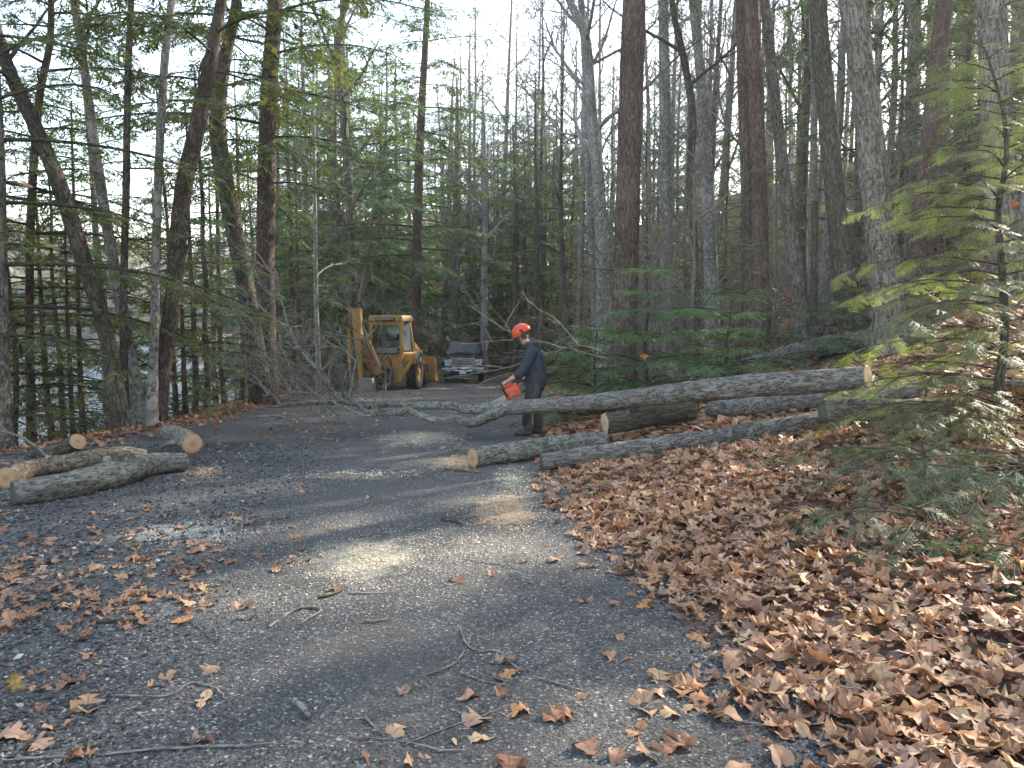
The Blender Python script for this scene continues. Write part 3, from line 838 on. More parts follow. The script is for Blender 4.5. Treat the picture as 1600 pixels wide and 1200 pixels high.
bare_tree('forked_tree', W_([(944, 500, 24), (938, 330, 20), (925, 180, 17), (915, 60, 15), (890, 0, 12)], 24.0, 21, 9), M_BGREY, 9,
          'grey forked tree just left of the thick reddish brown trunk', furrow=0.08, seg=24, step=0.15, limbs=14, first=0.3, limb_len=4.5, kids=(6, 4, 3), rmin=0.009)
bare_tree('bare_tree', W_([(932, 500, 16), (922, 300, 14), (916, 120, 12), (908, 0, 10)], 25.0, 20, 10), M_BGREY, 10,
          'thin grey trunk behind the forked grey tree', seg=16, limbs=8, first=0.4, limb_len=3.5)
bare_tree('bare_tree', W_([(1042, 470, 20), (1040, 300, 18), (1038, 120, 16), (1036, 0, 15)], 24.0, 22, 12), M_BGREY, 12,
          'pale straight trunk just right of the thick reddish brown trunk', furrow=0.06, seg=24, step=0.15, limbs=10, first=0.42, limb_len=4.0)
bare_tree('crooked_tree', W_([(1088, 470, 12), (1085, 380, 11), (1078, 280, 11), (1082, 180, 12), (1068, 90, 11), (1050, 0, 9)], 20.0, 18, 13), M_BDARK, 13,
          'crooked dark tree with a bend in its trunk on the right slope', furrow=0.1, seg=20, step=0.12, limbs=12, first=0.35, limb_len=3.4, low_twigs=4)
bare_tree('bare_tree', W_([(1112, 470, 22), (1106, 300, 19), (1096, 130, 16), (1084, 0, 14)], 23.0, 22, 14), M_BGREY, 14,
          'grey lichened trunk between the crooked tree and the paired trunks', furrow=0.06, seg=24, step=0.15, limbs=10, first=0.4, limb_len=4.0)
bare_tree('bare_tree', W_([(1425, 420, 20), (1424, 250, 18), (1426, 100, 17), (1428, 0, 16)], 25.0, 22, 15), M_BGREY, 15,
          'pale grey trunk behind the furrowed oak and the purplish brown trunk', furrow=0.06, seg=20, step=0.2, limbs=9, first=0.4, limb_len=4.0)
bare_tree('bare_tree', W_([(1268, 440, 12), (1270, 300, 11), (1272, 150, 10), (1268, 0, 9)], 24.0, 20, 16), M_BGREY, 16,
          'thin pale trunk behind the dark mossy trunk', seg=14, limbs=8, first=0.35, limb_len=3.0)
# a broken dead stub
st = resample(np.array([[*at(1272, 470, 17.5), 0.085], [*at(1272, 400, 17.5), 0.075], [*at(1273, 330, 17.5), 0.07], [*at(1273, 314, 17.5), 0.075]]), 0.1)
st[0, 2] = gz(st[0, 0], st[0, 1]) - 0.1
bare_tree('tree_stub', st, M_BDARK, 17, 'thin dead snag with a broken blunt top on the slope', limbs=0, low_twigs=0, cat='dead tree')

# left, along the bank above the lake
bare_tree('leaning_tree', W_([(188, 668, 30), (168, 530, 24), (132, 410, 25), (97, 300, 24), (60, 210, 22), (0, 70, 18)], 12.0, 15, 21), M_BDARK, 21,
          'dark trunk leaning far left out over the lake', furrow=0.10, seg=36, step=0.08, limbs=10, first=0.35, limb_len=3.4, low_twigs=4)
bare_tree('clump_stem', W_([(226, 660, 30), (208, 590, 22), (190, 480, 18), (165, 340, 16), (143, 190, 14), (118, 20, 11)], 12.6, 17, 22), M_BGREY, 22,
          'grey lichened stem of the three stem clump, leaning left', furrow=0.08, seg=28, step=0.09, limbs=12, first=0.3, limb_len=3.0, low_twigs=3, kids=(6, 4, 3))
bare_tree('clump_stem', W_([(235, 660, 20), (240, 560, 14), (243, 460, 13), (247, 280, 12), (257, 100, 12), (268, 0, 11)], 12.5, 17, 23), M_BGREY, 23,
          'slim upright pale stem in the middle of the three stem clump', furrow=0.05, seg=24, step=0.1, limbs=10, first=0.4, limb_len=3.0)
hemlock('clump_stem', W_([(243, 660, 30), (252, 590, 24), (270, 470, 25), (285, 310, 26), (308, 200, 24), (328, 100, 20), (346, 0, 16)], 12.8, 17, 24), M_BHEM, M_HEMY, 24,
        'dark brown stem of the three stem clump, leaning right', clear=0.30, spread=3.0, per_m=5.0, tm=SPR_LO, spray_len=0.33, seg=26, step=0.1, furrow=0.08)
bare_tree('bare_tree', W_([(196, 668, 13), (193, 480, 11), (197, 300, 11), (200, 120, 10), (205, 0, 9)], 12.2, 15, 25), M_BDARK, 25,
          'thin straight dark trunk between the leaning tree and the stem clump', furrow=0.05, seg=20, step=0.12, limbs=9, first=0.4, limb_len=2.8)
hemlock('hemlock_tree', W_([(50, 700, 14), (46, 480, 12), (50, 300, 12), (62, 150, 11), (80, 20, 9)], 13.0, 13, 26), M_BHEM, M_HEMY, 26,
        'slim hemlock by the lake with foliage hanging to the bank', clear=0.08, spread=2.9, per_m=6.0, seg=18, step=0.15, dens=1.15, dead=6)
hemlock('hemlock_tree', W_([(8, 720, 22), (3, 480, 17), (0, 250, 14), (-10, 0, 10)], 11.0, 14, 27), M_BOAK, M_HEMY, 27,
        'hemlock at the end of the bank behind the cut logs', clear=0.12, spread=3.4, per_m=5.6, seg=20, step=0.15, dens=1.1, dead=8)
hemlock('hemlock_tree', W_([(412, 640, 34), (384, 450, 27), (358, 320, 27), (340, 200, 25), (350, 100, 20), (370, 0, 15)], 18.0, 19, 28), M_BDARK, M_HEMY, 28,
        'bowed dark trunk beside the big straight hemlock on the left bank', clear=0.28, spread=3.6, per_m=4.6, tm=SPR_LO, dens=0.9, seg=28, step=0.1, furrow=0.08, dead=10)
hemlock('hemlock_tree', W_([(420, 640, 32), (415, 450, 28), (416, 300, 28), (420, 150, 25), (430, 0, 22)], 19.0, 23, 29), M_BHEM, M_HEM, 29,
        'big straight hemlock on the left bank with long drooping boughs', clear=0.22, spread=4.2, per_m=4.4, tm=SPR_LO, dens=0.85, seg=30, step=0.1, furrow=0.08, dead=16)
for k, (px, w, d) in enumerate([(322, 9, 17), (304, 8, 16), (352, 8, 21), (97, 9, 16), (130, 8, 15.5), (78, 10, 15), (275, 7, 19), (380, 8, 24), (22, 8, 12.6), (112, 7, 13.6), (250, 8, 22), (338, 8, 26), (290, 7, 14.5)]):
    b_ = at(px, 640, d); b_[2] = gz(b_[0], b_[1]); gk = np.random.default_rng(140 + k)
    Wy = straight([7.5, 6.5, 9, 6, 7, 5.5, 8, 9, 4.5, 4.2, 7, 8, 3.6][k], w * d / FPX * 0.5, gk, 0.03); Wy[:, :3] += b_
    hemlock('young_hemlock', Wy, M_BHEM, [M_HEM, M_HEMB, M_HEMY][k % 3], 40 + k,
            'young hemlock with thin trunk growing on the bank below the road, lake behind', clear=0.12, spread=1.8, per_m=4.4, seg=10, dens=0.85, spray_len=0.34, dead=5, tm=SPR_LO, group='young hemlocks on the lake bank')

# beyond the digger
hemlock('hemlock_tree', W_([(648, 560, 18), (651, 400, 16), (656, 230, 13), (664, 80, 10), (668, 0, 8)], 31.0, 17.5, 31), M_BHEM, M_HEM, 31,
        'tall hemlock with long arching boughs directly behind the yellow digger', clear=0.28, spread=4.6, per_m=4.6, seg=20, dens=1.0, spray_len=0.5, tm=SPR_LO, dead=24, droop=0.35)
bare_tree('bare_tree', W_([(553, 560, 14), (548, 350, 13), (538, 200, 12), (528, 80, 11), (540, 0, 9)], 34.0, 20, 32), M_BDARK, 32,
          'bare tree forking high up behind the raised digger arm', furrow=0.05, seg=16, step=0.3, limbs=14, first=0.3, limb_len=5.0, kids=(6, 4, 3), rmin=0.012)
bare_tree('birch_tree', W_([(498, 630, 9), (497, 560, 8), (494, 470, 7), (492, 330, 6), (490, 200, 5)], 24.0, 11, 33), M_BGREY, 33,
          'thin pale birch left of the yellow digger', seg=10, limbs=10, first=0.3, limb_len=2.4, low_twigs=6)
bare_tree('bare_sapling', W_([(556, 560, 7), (560, 480, 6), (570, 420, 5), (582, 330, 4), (588, 250, 3)], 31.0, 9, 34), M_TWIG, 34,
          'pair of thin grey saplings crossing behind the raised digger arm', seg=8, limbs=10, first=0.25, limb_len=2.0, low_twigs=4)
bare_tree('bare_tree', W_([(756, 545, 11), (757, 430, 10), (758, 300, 8), (755, 180, 6)], 42.0, 15, 35), M_BGREY, 35,
          'pale mottled trunk rising behind the parked pickup truck', seg=12, limbs=12, first=0.3, limb_len=3.5)
bare_tree('bare_tree', W_([(708, 545, 12), (709, 430, 11), (712, 330, 10), (715, 200, 8)], 44.0, 17, 36), M_BOAK, 36,
          'straight brown trunk behind the hood of the parked pickup truck', seg=12, limbs=12, first=0.3, limb_len=3.5)
bare_tree('bare_tree', W_([(890, 540, 9), (880, 430, 8), (876, 300, 7)], 28.0, 12, 37), M_BDARK, 37,
          'thin dark trunk with rusty leaves left on it behind the worker', seg=10, limbs=10, first=0.2, limb_len=2.0)
for k, (px, w, d) in enumerate([(803, 11, 40), (818, 8, 46), (836, 10, 38), (849, 7, 44), (862, 9, 48)]):
    hemlock('dark_trunk_tree', W_([(px, 560, w), (px + 2, 430, w * 0.9), (px + 3, 330, w * 0.7)], d, 13 + k % 3, 60 + k), M_BDARK, M_HEM, 60 + k,
            'dark slim trunk in the gloomy wood behind the worker', clear=0.35, spread=2.4, per_m=2.2, seg=8, step=0.6, tm=SPR_LO, spray_len=0.55, dens=0.6, group='dark trunks behind the worker')

# ------------------------------------------------------------------ the wood behind, copies of a few trees of each kind
PR_H, PR_B, PR_S, PR_D = [], [], [], []
for k in range(4):
    g = np.random.default_rng(80 + k)
    PR_H.append(hemlock('hemlock_tree', straight([11, 14, 9, 16][k], [0.10, 0.13, 0.08, 0.15][k], g), [M_BHEM, M_BOAK, M_BHEM, M_BGREY][k], [M_HEM, M_HEMB, M_HEMY, M_HEM][k], 80 + k,
        ['slender hemlock with foliage to the ground in the wood beyond', 'broad hemlock with grey furrowed stem in the wood beyond', 'short bushy olive hemlock in the wood beyond', 'tall hemlock with pale stem and bare lower trunk in the wood beyond'][k], clear=[0.04, 0.10, 0.02, 0.16][k], spread=[2.8, 3.3, 2.6, 3.5][k], per_m=[4.6, 4.2, 5.0, 3.8][k], seg=10, dens=0.85, spray_len=0.48, top_taper=0.55, tm=SPR_LO, group='hemlocks in the background wood', dead=10, wseg=3))
for k in range(5):
    g = np.random.default_rng(90 + k)
    PR_B.append(bare_tree('bare_tree', straight([17, 19, 15, 20, 16][k], [0.13, 0.17, 0.10, 0.2, 0.11][k], g), [M_BGREY, M_BOAK, M_BGREY, M_BDARK, M_BOAK][k], 90 + k,
        ['pale grey leafless tree in the wood beyond', 'tall leafless tree with furrowed bark in the wood beyond', 'thin pale leafless tree in the wood beyond', 'thick dark leafless tree in the wood beyond', 'slim brownish leafless tree in the wood beyond'][k], seg=10, step=0.5, limbs=11, first=0.3, limb_len=3.6, group='bare trees in the background wood', kids=(6, 4, 3), rmin=0.010, low_twigs=5))
for k in range(3):
    g = np.random.default_rng(100 + k)
    PR_S.append(bare_tree('bare_sapling', straight([5, 6.5, 4][k], 0.028, g, 0.08), M_TWIG, 100 + k,
        ['thin upright leafless sapling in the undergrowth', 'tall whippy leafless sapling in the undergrowth', 'small leafless sapling in the undergrowth'][k], seg=6, step=0.4, limbs=12, first=0.12, limb_len=1.6, group='leafless saplings in the undergrowth', kids=(5, 4), rmin=0.006, cat='sapling'))
# twiggy bare bush of the undergrowth
for k in range(3):
    g = np.random.default_rng(110 + k); out = []
    for q in range(9):
        az = g.uniform(0, 6.28)
        twig_branch((g.normal(0, .12), g.normal(0, .12), -0.05), (0.6 * math.sin(az), 0.6 * math.cos(az), 1), 0.013, g.uniform(1.0, 2.3), 0, g, out, up=0.0, wild=0.5, kids=(5, 4), rmin=0.005)
    root = empty('bare_shrub')
    a = Acc()
    for Q, rr, lv in out:
        V, F, uv = tube(Q, rr, 4 if lv == 0 else 3); a.add(V, F, uv)
    a.obj('branches', M_TWIG, root)
    tag(root, 'leafless twiggy shrub of the undergrowth', 'shrub', 'leafless shrubs in the undergrowth'); PR_D.append(root)

_used = set()
def plant(protos, x, y, g, smin=0.8, smax=1.2, which=None):
    p = protos[int(g.integers(len(protos)))] if which is None else protos[which]
    if p.name in _used: o = copy_tree(p)
    else: o = p; _used.add(p.name)
    o.location = (x, y, gz(x, y) - 0.03)
    s = g.uniform(smin, smax); o.scale = (s, s, s * g.uniform(0.92, 1.1))
    o.rotation_euler = (g.normal(0, 0.02), g.normal(0, 0.02), g.uniform(0, 6.28))
    return o
g = np.random.default_rng(7)
def on_road(x, y, m=1.2):
    return edge_left(y) - m < x < edge_right(y) + m
def clear_of(px, py, x, y):
    return True
# hemlocks: hand-set by pixel column and distance, then scattered
for px, d, w, s in [(455, 30, 0, 1.0), (480, 38, 1, 1.0), (520, 36, 0, 1.1), (560, 40, 3, 0.9), (600, 42, 1, 1.0), (630, 45, 0, 1.2), (690, 52, 1, 1.1), (735, 54, 3, 1.0), (775, 56, 1, 1.2),
                    (815, 50, 0, 1.3), (850, 46, 3, 1.05), (875, 42, 1, 1.05), (893, 40, 2, 1.2), (905, 33, 2, 1.0), (840, 58, 3, 1.2), (1010, 30, 2, 0.9), (1070, 33, 0, 0.9), (1130, 27, 2, 0.8), (1150, 40, 0, 1.0),
                    (1400, 26, 0, 0.9), (1500, 24, 0, 1.0), (1480, 32, 1, 0.9), (1590, 22, 0, 1.1), (1240, 38, 1, 0.9),  (1000, 46, 1, 0.9), (1100, 50, 3, 0.8),
                    (440, 46, 3, 0.9), (500, 55, 3, 0.9), (545, 60, 1, 1.1), (590, 60, 3, 1.0), (640, 64, 1, 1.1), (700, 68, 3, 1.0), (930, 60, 3, 1.0), (960, 38, 2, 1.1), (470, 27, 2, 0.9), (430, 34, 0, 1.0), (400, 30, 2, 1.0), (790, 47, 2, 1.0), (760, 50, 0, 1.0), (720, 49, 2, 1.1), (680, 47, 2, 1.0), (830, 62, 1, 1.0), (870, 66, 3, 1.0), (665, 58, 0, 1.2), (615, 52, 2, 1.3), (570, 50, 2, 1.2), (530, 46, 0, 1.2), (915, 50, 1, 1.0), (950, 52, 0, 1.1), (1020, 42, 0, 1.1), (1530, 28, 2, 1.1), (700, 75, 1, 1.2), (750, 80, 3, 1.1), (800, 78, 3, 1.2), (860, 84, 1, 1.3), (640, 80, 3, 1.1), (590, 78, 1, 1.2)]:
    p = at(px, 500, d)
    if on_road(p[0], p[1], 0.6): p[0] += 4 if px > 700 else -3
    if 430 < px < 770 and d > 35: s *= 1.4
    plant(PR_H, p[0], p[1], g, s * 0.92, s * 1.08, w)
for px, d, w, s in [(745, 53, 0, 1.4), (775, 51, 1, 1.3), (800, 55, 4, 1.4), (830, 50, 2, 1.5), (850, 54, 0, 1.35), (872, 45, 4, 1.3), (885, 41, 2, 1.4), (905, 37, 0, 1.2), (930, 34, 2, 1.3), (715, 57, 4, 1.4), (690, 62, 1, 1.4), (520, 44, 0, 1.2), (590, 48, 4, 1.2), (470, 36, 2, 1.2)]:
    p = at(px, 500, d)
    if on_road(p[0], p[1], 0.8): p[0] = edge_right(p[1]) + 1.4
    plant(PR_B, p[0], p[1], g, s * 0.95, s * 1.05, w)
for k in range(56):                                   # bare trees on the slope
    px, d = g.uniform(900, 1620), g.uniform(24, 62)
    p = at(px, 500, d)
    if on_road(p[0], p[1]): continue
    plant(PR_B, p[0], p[1], g, 0.85, 1.15)
for k in range(26):
    px, d = g.uniform(380, 900), g.uniform(40, 85)
    p = at(px, 500, d)
    if on_road(p[0], p[1]) or p[0] < bank(p[1]) - 6: continue
    plant(PR_B, p[0], p[1], g, 0.85, 1.2)
for k in range(120):                                  # deep background
    px, d = g.uniform(430, 1650), g.uniform(58, 125)
    p = at(px, 500, d)
    if on_road(p[0], p[1]) or p[0] < bank(p[1]) - 3: continue
    plant(PR_H if g.random() < (0.8 if px < 930 else 0.3) else PR_B, p[0], p[1], g, 1.1 if px < 780 else 0.95, 1.6 if px < 780 else 1.25)
for k in range(130):                                  # saplings and twiggy shrubs
    px, d = g.uniform(860, 1620), g.uniform(15, 36)
    p = at(px, 500, d)
    if on_road(p[0], p[1], 1.0) or (d < 18 and px > 1150): continue
    plant(PR_S if g.random() < 0.6 else PR_D, p[0], p[1], g, 0.7, 1.15)
for k in range(40):
    px, d = g.uniform(360, 700), g.uniform(17, 46)
    p = at(px, 500, d)
    if on_road(p[0], p[1], 0.2): continue
    plant(PR_S if g.random() < 0.5 else PR_D, p[0], p[1], g, 0.7, 1.1)
# mostly unseen trees right of the view, added and spaced to shade the road
for x, y, w, s in [(13, 9, 3, 1.2), (16.2, 11.6, 1, 1.05), (15, 5, 1, 1.3), (20, 9, 3, 1.3), (11.5, 4.0, 3, 1.1), (17, 1, 3, 1.2), (27, 28, 3, 1.2), (20, 26, 3, 1.2), (12, 1, 1, 1.2), (25, 17, 1, 1.4), (12.8, 19.6, 3, 0.95), (13.5, 22.5, 3, 1.3), (10, 25, 3, 1.1)]:
    plant(PR_H, x, y, g, s * 0.95, s * 1.05, w)
# off to the left of the view, along the shore
for x, y, w, s in [(-11, 6.5, 1, 1.0), (-13, 10, 3, 0.9), (-9.5, 2, 0, 1.1), (-12.5, 15.5, 3, 0.95), (-11, 21, 1, 0.9)]:
    plant(PR_H, x, y, g, s * 0.95, s * 1.05, w)
# ------------------------------------------------------------------ hemlock bushes by the road and the sunlit sapling
def hemlock_bush(label, px, py, d, H, spread, seed, mat, n=26, tm=SPR, spray_len=0.30, lean=0.0, dens=1.15, name='hemlock_bush'):
    g = np.random.default_rng(seed)
    b = at(px, py, d); b[2] = gz(b[0], b[1]) - 0.04
    root = empty(name, b)
    z = np.linspace(0, 1, 7)
    P = np.stack([lean * z * z * H + np.cumsum(g.normal(0, .02, 7)), np.cumsum(g.normal(0, .02, 7)), z * H], 1)
    a = Acc(); V, F, uv = tube(P, 0.012 + 0.016 * H * (1 - z) ** 0.9, 8); a.add(V, F, uv); a.obj('stem', M_DTWIG, root)
    wood, spr = [], []
    for k in range(n):
        u = (k + g.random()) / n
        i = min(6, int(u * 6.9))
        L = spread * ((1 - u) ** 0.7 + 0.12) * g.uniform(0.6, 1.15)
        bough(P[i] + (0, 0, 0.08), k * 2.399 + g.uniform(-.5, .5), L, g, up=0.22 + 0.35 * u, droop=0.6, dens=dens, spray_len=spray_len, wood=wood, sprays=spr, bare=0.08, r0=0.004 + 0.004 * L)
    a = Acc(); grow_wood(a, wood, 4); a.obj('branches', M_DTWIG, root)
    a = Acc(); grow_sprays(a, spr, tm); a.obj('foliage', mat, root, smooth=False)
    tag(root, label, 'bush'); return root
hemlock_bush('dense blue-green hemlock bush at the foot of the thick reddish brown trunk', 1010, 600, 13.4, 2.3, 1.7, 201, M_HEMB, 46)
hemlock_bush('low hemlock bush beside the worker at the edge of the leaves', 930, 610, 13.0, 1.5, 1.4, 202, M_HEMB, 34)
hemlock_bush('bluish hemlock bush behind the main fallen trunk, by the lichen covered log', 1130, 590, 12.8, 1.7, 1.5, 203, M_HEMB, 38)
hemlock_bush('tall olive hemlock bush in front of the paired trunks', 1150, 540, 15.5, 2.7, 1.6, 204, M_HEM, 34)
hemlock_bush('wide hemlock bush below the furrowed oak', 1330, 500, 15.5, 1.5, 1.4, 205, M_HEM, 28)

def near_sapling():
    g = np.random.default_rng(210)
    d = 7.6
    pts = [(1556, 665), (1560, 610), (1570, 520), (1566, 430), (1560, 330), (1572, 250), (1568, 180), (1550, 110), (1532, 60)]
    W = [at(px, py, d) for px, py in pts]
    W[0][2] = gz(W[0][0], W[0][1]) - 0.05
    b = W[0].copy(); P = resample(np.array(W) - b, 0.12)
    root = empty('hemlock_sapling', b)
    t = np.linspace(0, 1, len(P))
    a = Acc(); V, F, uv = tube(P, 0.045 * (1 - 0.9 * t) ** 0.9 + 0.004, 10); a.add(V, F, uv); a.obj('trunk', M_BDARK, root)
    wood, spr = [], []
    n = 62
    for k in range(n):
        u = 0.06 + 0.93 * (k + g.random()) / n
        i = int(u * (len(P) - 1))
        L = 1.75 * ((1 - u) ** 0.75 * (0.75 + 0.25 * sstep(0.05, 0.3, u)) + 0.16) * g.uniform(0.65, 1.15)
        az = k * 2.399 + g.uniform(-.5, .5)
        if g.random() < 0.45: az = R(-90) + g.normal(0, 0.5)      # most reach out over the litter, to the light of the road
        bough(P[i], az, L, g, up=0.16 + 0.28 * u, droop=0.62, dens=1.0, spray_len=0.23, wood=wood, sprays=spr, bare=0.08, spread=0.36, r0=0.0035 + 0.003 * L, flatn=0.16)
    a = Acc(); grow_wood(a, wood, 5); a.obj('branches', M_DTWIG, root)
    a = Acc(); grow_sprays(a, spr, SPR_HI); a.obj('foliage', M_SAP, root, smooth=False)
    tag(root, 'sunlit yellow-green hemlock sapling with layered drooping boughs beside the cut logs', 'tree')
near_sapling()

def low_bough_plant(label, px, py, az0, L, seed, nb=3, mat=M_HEMB, z0=0.35):
    """a hemlock seedling lying low over the leaves"""
    g = np.random.default_rng(seed)
    b = ground_at(px, py); root = empty('hemlock_seedling', (b[0], b[1], b[2] - 0.02))
    wood, spr = [], []
    st = np.array([[0, 0, 0], [0.02, 0, z0 * 0.6], [0.0, 0.03, z0]])
    a = Acc(); V, F, uv = tube(st, [0.016, 0.013, 0.009], 7); a.add(V, F, uv); a.obj('stem', M_DTWIG, root)
    for k in range(nb):
        bough(st[1] + (0, 0, 0.12 * k / nb), az0 + (k - (nb - 1) / 2) * R(300 / nb) + g.normal(0, .15), L * g.uniform(0.7, 1.1), g, up=0.12, droop=0.5, dens=1.1, spray_len=0.20, wood=wood, sprays=spr, bare=0.06, spread=0.45, r0=0.005, flatn=0.2)
    a = Acc(); grow_wood(a, wood, 5); a.obj('branches', M_DTWIG, root)
    a = Acc(); grow_sprays(a, spr, SPR_HI); a.obj('foliage', mat, root, smooth=False)
    tag(root, label, 'seedling')
low_bough_plant('low hemlock seedling spreading over the leaves in front of the cut logs', 1440, 770, R(-80), 1.25, 301, 6, M_HEM, 0.40)
low_bough_plant('small dark hemlock seedling pressed flat on the leaf litter', 1425, 835, R(-70), 0.75, 302, 5, M_HEM, 0.16)
low_bough_plant('hemlock seedling with arching boughs below the sapling', 1590, 790, R(-60), 1.1, 303, 6, M_HEM, 0.42)
low_bough_plant('hemlock seedling half hiding the end of the stacked logs', 1480, 690, R(-75), 1.3, 304, 7, M_SAP, 0.42)
low_bough_plant('tiny hemlock seedling among the thickest leaves', 1585, 885, R(-60), 0.42, 305, 3, M_HEMB, 0.15)

# ------------------------------------------------------------------ cut logs
def cut_material(name, core, ring):
    m, ns, ls, b = new_mat(name)
    b.inputs['Roughness'].default_value = 0.75; set_spec(b, 0.25)
    uv = ns.new('ShaderNodeUVMap'); uv.uv_map = 'UVMap'
    n = nnode(ns, 'ShaderNodeTexNoise', Scale=3.0, Detail=4.0); ls.new(uv.outputs[0], n.inputs['Vector'])
    gl = nnode(ns, 'ShaderNodeVectorMath', operation='LENGTH'); ls.new(uv.outputs[0], gl.inputs[0])
    ad = nnode(ns, 'ShaderNodeMath', operation='MULTIPLY_ADD'); ls.new(n.outputs[0], ad.inputs[0]); ad.inputs[1].default_value = 0.14; ls.new(gl.outputs['Value'], ad.inputs[2])
    si = nnode(ns, 'ShaderNodeMath', operation='MULTIPLY'); ls.new(ad.outputs[0], si.inputs[0]); si.inputs[1].default_value = 40.0
    sn = nnode(ns, 'ShaderNodeMath', operation='SINE'); ls.new(si.outputs[0], sn.inputs[0])
    r = ramp(ns, [(0.0, tuple(c * 0.74 for c in ring)), (1.0, ring)]); ls.new(sn.outputs[0], r.inputs[0])
    r2 = ramp(ns, [(0.05, (0.95, 0.95, 0.95)), (0.22, (0.55, 0.55, 0.55)), (0.62, (0.08, 0.08, 0.08)), (1.0, (0.35, 0.35, 0.35))]); ls.new(ad.outputs[0], r2.inputs[0])
    mx = ns.new('ShaderNodeMixRGB'); mx.inputs[2].default_value = (*core, 1)
    ls.new(r2.outputs[0], mx.inputs[0]); ls.new(r.outputs[0], mx.inputs[1]); ls.new(mx.outputs[0], b.inputs['Base Color'])
    return m
M_CUT = cut_material('fresh_cut_wood', (0.26, 0.125, 0.065), (0.56, 0.36, 0.215))
M_CUTP = cut_material('pale_cut_wood', (0.34, 0.21, 0.12), (0.62, 0.48, 0.32))

def log_thing(name, label, W, mat, seed, cuts=(True, True), cmat=None, seg=26, step=0.06, rough=0.16, group=None, extra=None, cat='log', rootbranch=()):
    """W rows: x y z radius, resting where given"""
    g = np.random.default_rng(seed)
    W = resample(np.asarray(W, float), step)
    c = W[:, :3].mean(0); P = W[:, :3] - c
    root = empty(name, c)
    def disp(th, s, r):
        cx, cy = np.cos(th), np.sin(th)
        return 1 + 0.18 * fbm(cx * 0.9 + seed, cy * 0.9, s * 1.9, 2) + rough * fbm(cx * r * 60, cy * r * 60 + seed, s * 9, 3)
    V, F, uv = tube(P, W[:, 3], seg, seam=(0, 0.4, -1), disp=disp)
    a = Acc(); a.add(V, F, uv)
    if not cuts[0] or not cuts[1]:
        pass
    a.obj('bark', mat, root)
    n = len(P)
    for e, on in zip((0, n - 1), cuts):
        ringv = V[e * (seg + 1):(e + 1) * (seg + 1)][:-1]
        cen = ringv.mean(0)
        ax = nrm(P[0] - P[1]) if e == 0 else nrm(P[-1] - P[-2])
        R0 = W[e, 3]
        rows = [cen + ax * 0.004]; uvs = [(0, 0)]
        for f in (0.5, 0.93):
            for q, v in enumerate(ringv):
                rows.append(cen + (v - cen) * f + ax * (0.004 + 0.002 * g.normal())); th = q / seg * 6.2832
                uvs.append((f * math.cos(th), f * math.sin(th)))
        for q, v in enumerate(ringv):
            rows.append(v + ax * -0.001); th = q / seg * 6.2832; uvs.append((math.cos(th), math.sin(th)))
        T, Q = [], []
        for q in range(seg):
            q2 = (q + 1) % seg
            T.append((0, 1 + q, 1 + q2))
            for k in (0, 1):
                Q.append((1 + k * seg + q, 1 + (k + 1) * seg + q, 1 + (k + 1) * seg + q2, 1 + k * seg + q2))
        if e: T = [t[::-1] for t in T]; Q = [t[::-1] for t in Q]
        a = Acc(); a.add(rows, T, uvs); a.T_ = None
        b_ = len(rows); a.add(rows, Q, uvs)
        o = a.obj('cut_end' if on else 'broken_end', (cmat or M_CUT) if on else mat, root)
    for q in range(int(g.integers(2, 5))):
        i = int(g.uniform(0.12, 0.88) * n); r_ = W[i, 3]
        td = nrm(P[min(i + 1, n - 1)] - P[i - 1]); up_ = nrm(np.array([g.normal(0, .5), -0.7, g.uniform(0.1, 1.0)])); up_ = nrm(up_ - td * np.dot(up_, td))
        kr = r_ * g.uniform(0.22, 0.38); L_ = r_ * g.uniform(1.08, 1.45)
        pts_ = np.array([P[i] + up_ * r_ * 0.6, P[i] + up_ * L_ * 0.95 + td * kr * 0.3, P[i] + up_ * L_ + td * kr * 0.35])
        V_, F_, uv_ = tube(pts_, [kr * 1.35, kr, kr * 0.35], 9); b_ = Acc(); b_.add(V_, F_, uv_); b_.obj('knot', mat, root)
    for Pb, rb in rootbranch:
        b_ = Acc(); V, F, uv = tube(np.asarray(Pb) - c, rb, 8); b_.add(V, F, uv); b_.obj('branch_stub', mat, root)
    tag(root, label, cat, group)
    return root
def rest(pts, lift=0.0):
    """pixel path (centre x, centre y, width) of a log lying on the ground: the distance is where its underside meets the ground"""
    W = []
    for px, py, w in pts:
        d = ground_at(px, py + w * 0.5)[1]
        r = w * 0.5 * d / FPX
        p = at(px, py, d + r * 0.4)
        W.append([p[0], p[1], max(p[2], gz(p[0], p[1]) + r * 0.75) + lift, r])
    return np.array(W)
def hung(pts):
    W = []
    for px, py, w, d in pts:
        p = at(px, py, d); W.append([*p, w * 0.5 * d / FPX])
    return np.array(W)

